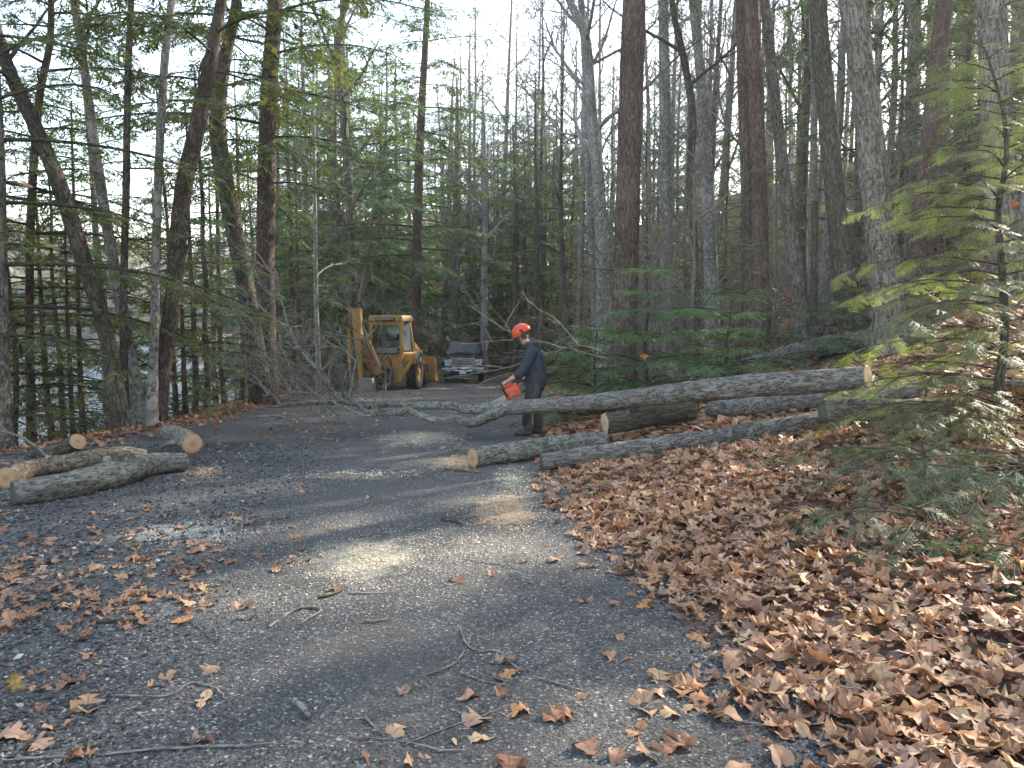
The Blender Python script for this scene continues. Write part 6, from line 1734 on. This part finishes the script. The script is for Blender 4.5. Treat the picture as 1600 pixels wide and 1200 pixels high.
    h = HS(); h.prism([(-1.86, 0.55), (-1.40, 0.58), (-1.30, 0.30), (-1.42, 0.06), (-1.72, 0.02), (-1.80, 0.03)], -0.72, -0.20); bk = h.obj('digging_bucket', M_GREYM, root, 0.02, 'worn bare grey steel digging bucket')
    h = HS()
    for i in range(4): h.beam((-0.67 + i * 0.14, -1.84, 0.06), (-0.67 + i * 0.14, -1.97, 0.02), 0.06, 0.04, w2=0.03, h2=0.02)
    h.obj('bucket_teeth', M_GREYM, bk)
    # hoses
    for k, pts in enumerate([[(-0.56, -1.72, 2.40), (-0.48, -1.74, 2.9), (-0.56, -1.72, 3.16), (-0.72, -1.72, 3.14), (-0.78, -1.74, 2.95)],
                             [(-0.50, -1.70, 2.0), (-0.44, -1.76, 2.5), (-0.46, -1.74, 2.95), (-0.62, -1.74, 3.12)],
                             [(-0.02, -1.30, 0.9), (0.06, -1.42, 1.30), (0.22, -1.36, 1.42), (0.26, -1.10, 1.0)],
                             [(0.04, -1.26, 0.85), (0.12, -1.4, 1.15), (0.30, -1.34, 1.25), (0.30, -1.0, 0.85)],
                             [(-1.0, -1.66, 2.2), (-1.12, -1.74, 2.5), (-1.0, -1.72, 2.84)]]):
        h = HS(); h.rod(pts, 0.018); h.obj('hydraulic_hose', M_RUBB, root)
    tag(root, 'weathered yellow backhoe loader parked on the verge with its digging arm folded upright', 'backhoe loader')
build_digger()

def build_pickup():
    """front faces -y"""
    p = at(724, 598, 36.6)
    root = empty('pickup_truck', (p[0], p[1], gz(p[0], p[1]) + 0.0), R(2.5))
    def arch(yc, r, n=9): return [(yc - r * math.cos(math.pi * i / (n - 1)), 0.42 + r * math.sin(math.pi * i / (n - 1)) * 0.98) for i in range(n)]
    low = [(0.10, 0.55), (0.10, 0.42)] + [(0.48, 0.42)] + arch(0.98, 0.47) + [(1.6, 0.42), (4.1, 0.42)] + arch(4.72, 0.47) + [(5.75, 0.45), (5.78, 0.60), (5.78, 1.36), (3.62, 1.36), (3.6, 1.30), (1.30, 1.30), (0.55, 1.24), (0.20, 1.16), (0.10, 1.05)]
    h = HS(); h.prism(low, -0.98, 0.98); body = h.obj('body', M_NAVY, root, 0.05)
    h = HS(); h.prism([(0.16, 1.14), (0.26, 1.24), (0.60, 1.30), (1.32, 1.37), (1.32, 1.29), (0.16, 1.06)], -0.66, 0.66); h.obj('bonnet', M_NAVY, root, 0.04)
    h = HS(); h.box((0, 0.95, 1.385), (0.85, 0.5, 0.05), (0.08, 0, 0), taper=(0.8, 0.8)); h.obj('bonnet_scoop', M_NAVY, root, 0.02)
    # cab greenhouse
    V = [(-0.93, 1.22, 1.30), (0.93, 1.22, 1.30), (0.93, 3.62, 1.34), (-0.93, 3.62, 1.34), (-0.73, 1.92, 1.92), (0.73, 1.92, 1.92), (0.73, 3.42, 1.94), (-0.73, 3.42, 1.94)]
    h = HS(); h._add(V, [(3, 2, 1, 0), (4, 5, 6, 7), (0, 1, 5, 4), (1, 2, 6, 5), (2, 3, 7, 6), (3, 0, 4, 7)]); h.obj('cab', M_NAVY, root, 0.05)
    h = HS(); h.poly([(-0.83, 1.245, 1.362), (0.83, 1.245, 1.362), (0.68, 1.835, 1.885), (-0.68, 1.835, 1.885)], -0.012); ws = h.obj('windscreen', M_WGL, root)
    h = HS(); h.beam((-0.55, 1.25, 1.395), (0.08, 1.26, 1.40), 0.015, 0.02); h.beam((0.10, 1.25, 1.395), (0.72, 1.26, 1.40), 0.015, 0.02); h.obj('wiper', M_PLAS, ws)
    h = HS(); h.box((0.0, 1.78, 1.82), (0.22, 0.02, 0.06)); h.obj('mirror_mount', M_CHRM, ws, 0.01)
    for s in (-1, 1):
        for y0, y1, y2, y3 in ((1.62, 2.45, 2.45, 2.0), (2.55, 3.40, 3.30, 2.55)):
            h = HS(); o = s * 0.012
            pts = [(s * 0.912 + o, y0, 1.38), (s * 0.912 + o, y1, 1.38), (s * 0.765 + o, y2, 1.85), (s * 0.765 + o, y3, 1.85)]
            h.poly(pts if s > 0 else pts[::-1], 0.006); h.obj('side_window', M_WGL, root)
    # roof bar with rack
    h = HS(); h.box((0.0, 2.25, 2.03), (1.52, 0.16, 0.07)); h.box((-0.62, 2.25, 1.97), (0.06, 0.1, 0.12)); h.box((0.62, 2.25, 1.97), (0.06, 0.1, 0.12)); h.obj('roof_light_bar', M_PLAS, root, 0.015)
    h = HS()
    for x in (-0.3, -0.15, 0, 0.15, 0.3): h.box((x, 1.93, 1.95), (0.09, 0.08, 0.035))
    h.obj('marker_lamps', M_AMB, root, 0.008)
    # grille
    h = HS(); h.box((0, 0.115, 0.96), (1.06, 0.05, 0.40)); gr = h.obj('grille', M_PLAS, root, 0.02)
    h = HS()
    for z in (1.15, 0.765): h.beam((-0.56 + (0.03 if z < 1 else 0), 0.07, z), (0.56 - (0.03 if z < 1 else 0), 0.07, z), 0.05, 0.045)
    for s in (-1, 1): h.beam((s * 0.55, 0.07, 1.15), (s * 0.52, 0.07, 0.765), 0.05, 0.045, up=(0, 1, 0))
    h.obj('grille_surround', M_CHRM, gr, 0.012)
    for z in (1.065, 0.98, 0.90, 0.83):
        h = HS(); h.box((0, 0.075, z), (1.04, 0.03, 0.034)); h.obj('grille_bar', M_CHRM, gr, 0.008)
    mesh_text('grille_letters', 'GMC', 0.21, M_RED, gr, (0, 0.052, 0.955), (R(90), 0, 0), 0.012)
    for s in (-1, 1):
        h = HS(); h.box((s * 0.755, 0.13, 0.965), (0.36, 0.10, 0.32), (0, 0, s * 0.16)); hl = h.obj('headlight', M_LENS, root, 0.03)
        h = HS(); h.box((s * 0.70, 0.075, 1.02), (0.15, 0.03, 0.13)); h.obj('lamp_reflector', M_CHRM, hl, 0.02)
        h = HS(); h.box((s * 0.925, 0.17, 0.965), (0.05, 0.12, 0.30)); h.obj('turn_signal', M_AMB, hl, 0.015)
        h = HS(); h.cyl((s * 0.70, 0.0, 0.50), (s * 0.70, 0.06, 0.50), 0.07); h.obj('fog_lamp', M_LENS, root)
        h = HS(); h.box((s * 0.42, 0.02, 0.44), (0.05, 0.12, 0.10)); h.obj('tow_hook', M_PLAS, root, 0.015)
        # big towing mirrors
        h = HS(); h.box((s * 1.08, 1.50, 1.36), (0.20, 0.06, 0.05)); h.box((s * 1.06, 1.52, 1.43), (0.20, 0.05, 0.03)); mr = h.obj('mirror_arm', M_PLAS, root, 0.012)
        h = HS(); h.box((s * 1.24, 1.50, 1.44), (0.19, 0.12, 0.30)); h.obj('mirror_head', M_PLAS, mr, 0.045)
        h = HS(); h.prism([(0.35, 0.78), (0.50, 0.97), (0.98, 1.02), (1.45, 0.96), (1.60, 0.78), (1.52, 0.78), (1.38, 0.90), (0.98, 0.95), (0.58, 0.90), (0.44, 0.78)], s * 0.97, s * 1.02); h.obj('arch_flare', M_PLAS, root, 0.01)
        wheel(root, (s * 0.84, 0.98, 0.40), 0.40, 0.27, s, M_CHRM, 0, 0.60)
        wheel(root, (s * 0.84, 4.72, 0.40), 0.40, 0.27, s, M_CHRM, 0, 0.60)
        h = HS(); h.box((s * 0.8, 5.78, 1.0), (0.2, 0.04, 0.45)); h.obj('tail_light', M_RED, root, 0.01)
    # bumper
    h = HS(); h.box((-0.62, 0.02, 0.66), (0.76, 0.16, 0.17), (0, 0, 0.10)); h.box((0.62, 0.02, 0.66), (0.76, 0.16, 0.17), (0, 0, -0.10)); h.box((0, 0.0, 0.72), (0.6, 0.14, 0.05)); h.box((0, 0.0, 0.595), (0.9, 0.14, 0.05)); bu = h.obj('bumper', M_CHRM, root, 0.03)
    h = HS(); h.box((0, 0.06, 0.66), (0.56, 0.10, 0.09)); h.obj('bumper_intake', M_PLAS, bu)
    h = HS(); h.box((0, 0.06, 0.47), (1.8, 0.16, 0.14)); h.box((0, 0.5, 0.40), (1.2, 0.6, 0.08)); h.obj('air_dam', M_PLAS, root, 0.03)
    h = HS(); h.box((-0.02, -0.07, 0.52), (0.31, 0.012, 0.155)); np_ = h.obj('number_plate', M_PLATE, root, 0.004)
    # load bed
    h = HS(); h.box((0, 4.7, 1.34), (1.6, 2.0, 0.05)); h.obj('bed_cover', M_PLAS, root, 0.01)
    tag(root, 'dark pickup truck with chrome grille and large mirrors parked beyond the yellow digger', 'pickup truck')
build_pickup()
# ------------------------------------------------------------------ the worker with the chainsaw
def fused(name, pieces, mat, parent, voxel=0.011, smooth=6, wrinkle=0.0, wf=14.0, seed=0):
    """closed tubes and ellipsoids fused into one continuous surface"""
    V, F = [], []
    for pv, pf in pieces:
        k = len(V); V += [tuple(v) for v in pv]; F += [tuple(int(i) + k for i in f) for f in pf]
    me = bpy.data.meshes.new('fuse_source'); me.from_pydata(V, [], F)
    bm = bmesh.new(); bm.from_mesh(me); bmesh.ops.remove_doubles(bm, verts=bm.verts, dist=1e-5); bmesh.ops.recalc_face_normals(bm, faces=bm.faces); bm.to_mesh(me); bm.free()
    t = bpy.data.objects.new('fuse_source', me); COL.objects.link(t)
    md = t.modifiers.new('r', 'REMESH'); md.mode = 'VOXEL'; md.voxel_size = voxel
    ms = t.modifiers.new('s', 'SMOOTH'); ms.iterations = smooth; ms.factor = 0.5
    dg = bpy.context.evaluated_depsgraph_get()
    out = bpy.data.meshes.new_from_object(t.evaluated_get(dg)); bpy.data.objects.remove(t)
    out.name = name
    n = len(out.vertices)
    if wrinkle:
        co = np.zeros(n * 3); out.vertices.foreach_get('co', co); co = co.reshape(-1, 3)
        no = np.zeros(n * 3); out.vertices.foreach_get('normal', no); no = no.reshape(-1, 3)
        w = fbm(co[:, 0] * wf + seed, co[:, 1] * wf, co[:, 2] * wf * 1.8, 3)
        rid = 1 - np.abs(w) * 2
        co += no * (wrinkle * (rid - 0.4))[:, None]
        out.vertices.foreach_set('co', co.ravel())
    out.materials.clear(); out.materials.append(mat)
    out.polygons.foreach_set('use_smooth', [True] * len(out.polygons)); out.update()
    return link(name, out, parent)
def limb_piece(pts, n=16, flat=1.0, seam=(0, 1, 0)):
    """rows x y z r; ends closed with rounded caps"""
    W = resample(np.array(pts, float), 0.025)
    a, b = W[0], W[-1]
    d0 = nrm(W[0, :3] - W[1, :3]); d1 = nrm(W[-1, :3] - W[-2, :3])
    st = [np.r_[a[:3] + d0 * a[3] * 0.75 * math.sin(q), a[3] * math.cos(q)] for q in (1.35, 0.9, 0.45)]
    en = [np.r_[b[:3] + d1 * b[3] * 0.75 * math.sin(q), b[3] * math.cos(q)] for q in (0.45, 0.9, 1.35)]
    W = np.vstack([st, W, en])
    V, F, _ = tube(W[:, :3], W[:, 3], n, seam=seam, flat=flat)
    V = V.reshape(len(W), n + 1, 3)[:, :n].reshape(-1, 3)
    F = []
    for i in range(len(W) - 1):
        for j in range(n): F.append((i * n + j, i * n + (j + 1) % n, (i + 1) * n + (j + 1) % n, (i + 1) * n + j))
    F.append(tuple(range(n))[::-1]); F.append(tuple((len(W) - 1) * n + j for j in range(n)))
    return V, F
def blob(c, r, rot=0.0, n=16, m=12):
    """ellipsoid turned about y"""
    V = []; cr, sr = math.cos(rot), math.sin(rot)
    for i in range(m + 1):
        t = math.pi * i / m
        for j in range(n):
            p = 2 * math.pi * j / n
            x, y, z = r[0] * math.sin(t) * math.cos(p), r[1] * math.sin(t) * math.sin(p), r[2] * math.cos(t)
            V.append((c[0] + x * cr + z * sr, c[1] + y, c[2] - x * sr + z * cr))
    F = [(i * n + j, i * n + (j + 1) % n, (i + 1) * n + (j + 1) % n, (i + 1) * n + j) for i in range(m) for j in range(n)]
    return V, F

M_SKIN = plain('skin', (0.50, 0.29, 0.21), 0.5, 0, 0.4, 0.1, (0.35, 0.18, 0.13), 14)
M_HOOD = plain('navy_sweatshirt', (0.042, 0.048, 0.066), 0.95, 0, 0.15, 0.25, (0.07, 0.072, 0.08), 9, bump=0.25)
M_TROU = plain('work_trousers', (0.060, 0.056, 0.052), 0.9, 0, 0.2, 0.55, (0.13, 0.10, 0.075), 5, bump=0.25)
M_CHAP = plain('black_chaps', (0.026, 0.026, 0.030), 0.75, 0, 0.3, 0.35, (0.07, 0.06, 0.055), 6, bump=0.2)
M_BOOT = plain('brown_boot_leather', (0.075, 0.05, 0.036), 0.7, 0, 0.3, 0.4, (0.13, 0.10, 0.08), 12)
M_HELM = plain('orange_helmet_shell', (0.72, 0.075, 0.022), 0.32, 0, 0.5, 0.1, (0.4, 0.05, 0.02), 8)
M_MESH = plain('dark_visor_mesh', (0.03, 0.03, 0.032), 0.6)
M_HAIR = plain('dark_brown_hair', (0.035, 0.022, 0.015), 0.7)
M_BAR = plain('saw_bar_steel', (0.36, 0.36, 0.35), 0.38, 0.8, 0.5, 0.3, (0.1, 0.1, 0.09), 10)

def build_worker():
    d = 11.55
    b = at(828, 682, d); zg = gz(b[0], b[1])
    root = empty('person', (b[0], b[1], zg))
    S = 1.0
    # body: one continuous figure facing -x, its left side to the camera (-y)
    sh_n, sh_f = (0.03, -0.185, 1.265), (0.01, 0.185, 1.255)
    el_n, wr_n, ha_n = (-0.125, -0.235, 0.965), (-0.325, -0.165, 0.825), (-0.385, -0.145, 0.795)
    el_f, wr_f, ha_f = (0.02, 0.245, 0.975), (-0.10, 0.06, 0.80), (-0.145, 0.01, 0.765)
    hip_n, kn_n, an_n = (0.075, -0.10, 0.80), (0.005, -0.12, 0.435), (-0.03, -0.12, 0.085)
    hip_f, kn_f, an_f = (0.085, 0.10, 0.80), (0.085, 0.13, 0.43), (0.125, 0.14, 0.085)
    body = []
    body.append(limb_piece([(0.085, 0, 0.78, 0.13), (0.09, 0, 0.95, 0.125), (0.06, 0, 1.12, 0.14), (0.01, 0, 1.28, 0.12), (-0.03, 0, 1.335, 0.065), (-0.075, 0, 1.40, 0.058), (-0.10, 0, 1.45, 0.06)]))
    hc = (-0.125, 0, 1.505)
    tilt = -0.42
    body.append(blob(hc, (0.098, 0.078, 0.118), tilt))
    def hp(x, y, z):                                     # head-local point: x back, z up, turned with the head
        return (hc[0] + x * math.cos(tilt) + z * math.sin(tilt), y, hc[2] - x * math.sin(tilt) + z * math.cos(tilt))
    body.append(blob(hp(-0.045, 0, -0.075), (0.050, 0.052, 0.046), tilt))        # jaw and chin
    body.append(limb_piece([(*hp(-0.092, 0, 0.015), 0.010), (*hp(-0.112, 0, -0.018), 0.015), (*hp(-0.100, 0, -0.030), 0.012)], 8))   # nose
    body.append(blob(hp(-0.088, 0, -0.062), (0.014, 0.026, 0.010), tilt, 10, 8))  # mouth
    body.append(blob(hp(-0.088, 0, 0.030), (0.014, 0.055, 0.012), tilt, 10, 8))   # brow
    for s in (-1, 1):
        body.append(blob(hp(0.012, s * 0.080, -0.005), (0.022, 0.012, 0.034), tilt, 10, 8))   # ear
    for sh, el, wr in ((sh_n, el_n, wr_n), (sh_f, el_f, wr_f)):
        body.append(limb_piece([(sh[0], sh[1] * 0.85, sh[2], 0.052), (*[(sh[i] + el[i]) / 2 for i in range(3)], 0.050), (*el, 0.043), (*[(el[i] + wr[i]) / 2 for i in range(3)], 0.041), (*wr, 0.029)], 12))
    for hi, kn, an in ((hip_n, kn_n, an_n), (hip_f, kn_f, an_f)):
        body.append(limb_piece([(*hi, 0.085), (*kn, 0.055), (*an, 0.04)], 12))
    def hand(wr, ha, grip, palm_n, side):
        """fist round a handle: palm, four fingers curling over, thumb from the palm's side"""
        wr, ha, grip, pn = map(lambda q: np.array(q, float), (wr, ha, grip, palm_n))
        out = []
        ax = nrm(ha - wr)
        gp = nrm(grip)
        out.append(limb_piece([(*wr, 0.028), (*(wr + ax * 0.045), 0.036), (*(wr + ax * 0.085), 0.034)], 12, flat=0.7, seam=tuple(gp)))
        k0 = wr + ax * 0.085
        for i, (o, ln) in enumerate(((-0.030, 0.9), (-0.010, 1.0), (0.011, 0.95), (0.030, 0.78))):
            q0 = k0 + gp * o
            q1 = q0 + (ax * 0.034 + pn * 0.006) * ln
            q2 = q1 + (ax * 0.004 + pn * 0.032) * ln
            q3 = q2 + (-ax * 0.024 + pn * 0.006) * ln
            out.append(limb_piece([(*q0, 0.0100), (*q1, 0.0095), (*q2, 0.0090), (*q3, 0.0080)], 8))
        t0 = wr + ax * 0.035 - gp * 0.030
        out.append(limb_piece([(*t0, 0.012), (*(t0 - gp * 0.018 + ax * 0.028 + pn * 0.012), 0.0110), (*(t0 + ax * 0.050 + pn * 0.036), 0.0095)], 8))
        return out
    body += hand(wr_n, ha_n, (0.05, 1, 0.0), (0.2, 0, -1), -1)
    body += hand(wr_f, ha_f, (0.6, 0.7, -0.4), (0.0, -0.4, -1), 1)
    fused('body', body, M_SKIN, root, 0.0115, 3)
    # hair under the helmet's rim, eyes
    fused('hair', [blob(hp(0.022, 0, 0.015), (0.088, 0.083, 0.088), tilt)], M_HAIR, root, 0.01, 2)
    for s in (-1, 1):
        e = HS(); V, F = blob(hp(-0.083, s * 0.032, 0.012), (0.010, 0.013, 0.009), tilt, 10, 8); e._add(V, F); e.obj('eye', M_HAIR, root)
    # sweatshirt with rolled sleeves, hood lying on the shoulders
    top = []
    top.append(limb_piece([(0.075, 0, 0.735, 0.145), (0.085, 0, 0.82, 0.160), (0.08, 0, 0.95, 0.158), (0.06, 0, 1.10, 0.158), (0.025, 0, 1.22, 0.145), (-0.005, 0, 1.30, 0.105), (-0.035, 0, 1.345, 0.080)], 24, flat=1.22, seam=(1, 0, 0)))
    for sh, el, wr in ((sh_n, el_n, wr_n), (sh_f, el_f, wr_f)):
        mid = [(sh[i] * 0.5 + el[i] * 0.5) for i in range(3)]; cuff = [el[i] * 0.66 + wr[i] * 0.34 for i in range(3)]
        top.append(limb_piece([(sh[0], sh[1] * 0.92, sh[2] + 0.01, 0.088), (*mid, 0.078), (*el, 0.072), (*cuff, 0.060)], 16))
        top.append(limb_piece([(*[el[i] * 0.76 + wr[i] * 0.24 for i in range(3)], 0.062), (*[el[i] * 0.64 + wr[i] * 0.36 for i in range(3)], 0.063)], 14))
    top.append(limb_piece([(-0.075, -0.075, 1.335, 0.030), (-0.02, -0.115, 1.355, 0.038), (0.06, -0.085, 1.365, 0.046), (0.095, 0.0, 1.355, 0.052), (0.06, 0.085, 1.365, 0.046), (-0.02, 0.115, 1.355, 0.038), (-0.075, 0.075, 1.335, 0.030)], 12))
    top.append(blob((0.105, 0, 1.30), (0.052, 0.10, 0.075)))
    fused('sweatshirt', top, M_HOOD, root, 0.012, 3, 0.010, 7.0, 3)
    h = HS()
    # trousers with dark chaps in front
    tr = []
    tr.append(limb_piece([(0.085, 0, 0.73, 0.120), (0.085, 0, 0.84, 0.125)], 20, flat=1.25, seam=(1, 0, 0)))
    for hi, kn, an in ((hip_n, kn_n, an_n), (hip_f, kn_f, an_f)):
        mid = [(kn[i] + an[i]) / 2 for i in range(3)]
        tr.append(limb_piece([(hi[0], hi[1] * 0.85, hi[2] - 0.03, 0.108), (*[(hi[i] * 0.5 + kn[i] * 0.5) for i in range(3)], 0.098), (*kn, 0.083), (mid[0] + 0.01, mid[1], mid[2], 0.078), (an[0] + 0.005, an[1], an[2] + 0.03, 0.080)], 16))
    fused('trousers', tr, M_TROU, root, 0.013, 3, 0.010, 8.0, 8)
    ch = []
    for hi, kn, an in ((hip_n, kn_n, an_n), (hip_f, kn_f, an_f)):
        ch.append(limb_piece([(hi[0] - 0.028, hi[1] * 0.95, hi[2] - 0.05, 0.104), (*[(hi[i] * 0.5 + kn[i] * 0.5) - (0.022 if i == 0 else 0) for i in range(3)], 0.097), (kn[0] - 0.018, kn[1], kn[2], 0.083), (an[0] - 0.012, an[1], an[2] + 0.10, 0.078)], 14))
    fused('chaps', ch, M_CHAP, root, 0.013, 3, 0.009, 7.0, 4)
    # boots
    for an, fx in ((an_n, -1), (an_f, -1)):
        bt = [limb_piece([(an[0] + 0.005, an[1], 0.16, 0.062), (an[0] + 0.01, an[1], 0.085, 0.058)], 14),
              limb_piece([(an[0] + 0.035, an[1], 0.052, 0.050), (an[0] - 0.06, an[1] - 0.008, 0.050, 0.053), (an[0] - 0.135, an[1] - 0.016, 0.042, 0.047), (an[0] - 0.175, an[1] - 0.02, 0.036, 0.036)], 14, flat=1.0)]
        bo = fused('boot', bt, M_BOOT, root, 0.009, 3)
        s_ = HS(); pts = [(an[0] + 0.085, an[1] - 0.035), (an[0] + 0.085, an[1] + 0.035), (an[0] - 0.05, an[1] + 0.047), (an[0] - 0.15, an[1] + 0.030), (an[0] - 0.215, an[1] - 0.02), (an[0] - 0.16, an[1] - 0.065), (an[0] - 0.05, an[1] - 0.058)]
        s_._add([(x, y, 0.0) for x, y in pts] + [(x, y, 0.028) for x, y in pts], [tuple(range(7))[::-1], tuple(range(7, 14))] + [(i, (i + 1) % 7, 7 + (i + 1) % 7, 7 + i) for i in range(7)]); s_.obj('sole', M_RUBB, bo, 0.005)
    # helmet: shell with ridge and brim, ear defenders, raised mesh visor frame
    a = HS(); n, m = 28, 10
    V = []; 
    for i in range(m + 1):
        t = 0.02 + (math.pi / 2 + 0.10) * i / m
        for j in range(n):
            p = 2 * math.pi * j / n
            f = 1 + 0.05 * max(0, math.cos(p)) + (0.035 * math.exp(-((p - math.pi) / 0.5) ** 2))
            V.append(hp(0.012 + 0.138 * f * math.sin(t) * math.cos(p), 0.115 * math.sin(t) * math.sin(p), 0.030 + 0.130 * math.cos(t) + 0.006 * math.exp(-(math.sin(p) / 0.25) ** 2) * math.sin(t * 1.8)))
    F = [(i * n + j, i * n + (j + 1) % n, (i + 1) * n + (j + 1) % n, (i + 1) * n + j) for i in range(m) for j in range(n)] + [tuple(range(n))]
    a._add(V, F); helm = a.obj('helmet', M_HELM, root)
    md = helm.modifiers.new('t', 'SOLIDIFY'); md.thickness = 0.005
    a = HS(); pts = []
    for j in range(15):
        p = math.pi * 0.5 + math.pi * j / 14
        pts.append((hp(0.012 + 0.140 * math.cos(p), 0.116 * math.sin(p), 0.018), hp(0.012 + (0.140 + 0.050 * abs(math.cos(p)) ** 0.7) * math.cos(p), 0.122 * math.sin(p), 0.006)))
    V = [q for pr in pts for q in pr]; a._add(V, [(2 * i, 2 * i + 2, 2 * i + 3, 2 * i + 1) for i in range(14)]); br = a.obj('helmet_brim', M_HELM, helm); br.modifiers.new('t', 'SOLIDIFY').thickness = 0.005
    for s in (-1, 1):
        a = HS(); c0 = hp(0.020, s * 0.085, -0.030); c1 = hp(0.020, s * 0.128, -0.030)
        a.cyl(c0, c1, 0.046, 0.038, 18); em = a.obj('ear_defender', M_PLAS, root, 0.008)
        a = HS(); a.beam(hp(0.020, s * 0.122, -0.01), hp(0.022, s * 0.121, 0.075), 0.014, 0.03); a.beam(hp(0.022, s * 0.121, 0.07), hp(-0.02, s * 0.119, 0.06), 0.014, 0.024); a.obj('ear_defender_arm', M_PLAS, em, 0.004)
    a = HS(); 
    for j in range(9):
        p0 = math.pi * 0.62 + math.pi * 0.76 * j / 8; p1 = math.pi * 0.62 + math.pi * 0.76 * (j + 1) / 8
        if j == 8: break
        q = [hp(0.0 + 0.150 * math.cos(p), 0.118 * math.sin(p), z) for p, z in ((p0, 0.005), (p1, 0.005), (p1, -0.115), (p0, -0.115))]
        a._add(q, [(0, 1, 2, 3)])
    m_, ns, ls, bb = new_mat('visor_gauze'); bb.inputs['Base Color'].default_value = (0.02, 0.02, 0.022, 1); bb.inputs['Roughness'].default_value = 0.6; bb.inputs['Alpha'].default_value = 0.72
    a.obj('visor', m_, root)
    # a tool strap hanging at the thigh
    a = HS(); a.beam((0.03, -0.225, 0.50), (0.035, -0.215, 0.18), 0.012, 0.02); a.obj('leg_strap', M_GREYM, root)
    tag(root, 'person in orange helmet with ear defenders, navy sweatshirt and dark trousers bending over a chainsaw', 'person')

    # chainsaw, held
    cs = empty('chainsaw', (b[0] - 0.255, b[1] - 0.10, zg + 0.665))
    cs.rotation_euler = (0, R(-24), R(6))
    # local: bar towards -x
    a = HS(); a.prism([(-0.10, -0.085), (-0.10, 0.06), (-0.07, 0.10), (0.07, 0.10), (0.10, 0.05), (0.10, -0.085)], -0.14, 0.10); a.obj('engine_housing', M_SAWO, cs, 0.02)
    a = HS(); a.box((0.0, -0.108, -0.02), (0.20, 0.03, 0.12)); a.obj('clutch_cover', M_SAWO, cs, 0.015)
    a = HS(); a.box((-0.05, 0.0, 0.112), (0.16, 0.15, 0.035)); a.obj('top_cover', M_SAWO, cs, 0.012)
    a = HS(); a.box((-0.03, -0.126, -0.02), (0.06, 0.006, 0.04)); a.obj('side_badge', M_GREYM, cs, 0.003)
    a = HS(); a.rod([(-0.12, -0.125, -0.03), (-0.13, -0.125, 0.12), (-0.12, -0.08, 0.165), (-0.11, 0.02, 0.168), (-0.10, 0.11, 0.15), (-0.08, 0.125, 0.0)], 0.014); a.obj('front_handle', M_PLAS, cs)
    a = HS(); a.rod([(0.09, 0.0, 0.085), (0.17, 0.0, 0.095), (0.25, 0.0, 0.06), (0.275, 0.0, 0.0), (0.24, 0.0, -0.05), (0.15, 0.0, -0.07), (0.08, 0.0, -0.07)], 0.017); a.obj('rear_handle', M_PLAS, cs)
    a = HS(); a.poly([(-0.165, -0.12, 0.09), (-0.165, 0.10, 0.09), (-0.225, 0.10, 0.205), (-0.225, -0.12, 0.205)], 0.008); a.obj('hand_guard', M_PLAS, cs, 0.004)
    a = HS(); a.prism([(-0.075, -0.072), (-0.075, 0.010), (-0.07, 0.010), (-0.07, -0.072)], -0.15, -0.62)
    bar_prof = [(-0.13, 0.012), (-0.55, 0.008), (-0.60, -0.008), (-0.615, -0.031), (-0.60, -0.054), (-0.55, -0.070), (-0.13, -0.074)]
    a = HS(); a._add([(x, -0.082, z) for x, z in bar_prof] + [(x, -0.077, z) for x, z in bar_prof], [tuple(range(7))[::-1], tuple(range(7, 14))] + [(i, (i + 1) % 7, 7 + (i + 1) % 7, 7 + i) for i in range(7)]); gb = a.obj('guide_bar', M_BAR, cs)
    a = HS(); a.rod([(-0.12, -0.0795, 0.018), (-0.35, -0.0795, 0.017), (-0.55, -0.0795, 0.013), (-0.605, -0.0795, -0.006), (-0.622, -0.0795, -0.031), (-0.605, -0.0795, -0.056), (-0.55, -0.0795, -0.076), (-0.35, -0.0795, -0.079), (-0.12, -0.0795, -0.080)], 0.0055, 6); a.obj('chain', M_BLKM, gb)
    tag(cs, 'orange-red chainsaw in the hands of the worker, its bar aimed at the felled trunk', 'chainsaw')
build_worker()

# leaf-sized and twig-sized pieces stay joined inside their tree
for o in list(bpy.data.objects):
    if o.parent is not None and o.type == 'MESH' and o.name.split('.')[0] in ('branches', 'foliage', 'twigs', 'crown'):
        o['kind'] = 'stuff'

# ------------------------------------------------------------------ thin sunlit haze hanging in the wood and over the lake
def build_haze():
    h = HS(); h.box((0, 240, 45), (1500, 1100, 112))
    m = bpy.data.materials.new('thin_haze'); m.use_nodes = True
    ns, ls = m.node_tree.nodes, m.node_tree.links
    ns.remove(ns['Principled BSDF'])
    v = ns.new('ShaderNodeVolumePrincipled')
    v.inputs['Color'].default_value = (0.92, 0.95, 1.0, 1); v.inputs['Density'].default_value = 0.0008; v.inputs['Anisotropy'].default_value = 0.55
    ls.new(v.outputs[0], ns['Material Output'].inputs['Volume'])
    o = h.obj('haze', m, None)
    tag(o, 'thin pale haze hanging between the trees and over the lake', 'haze', kind='stuff')
build_haze()
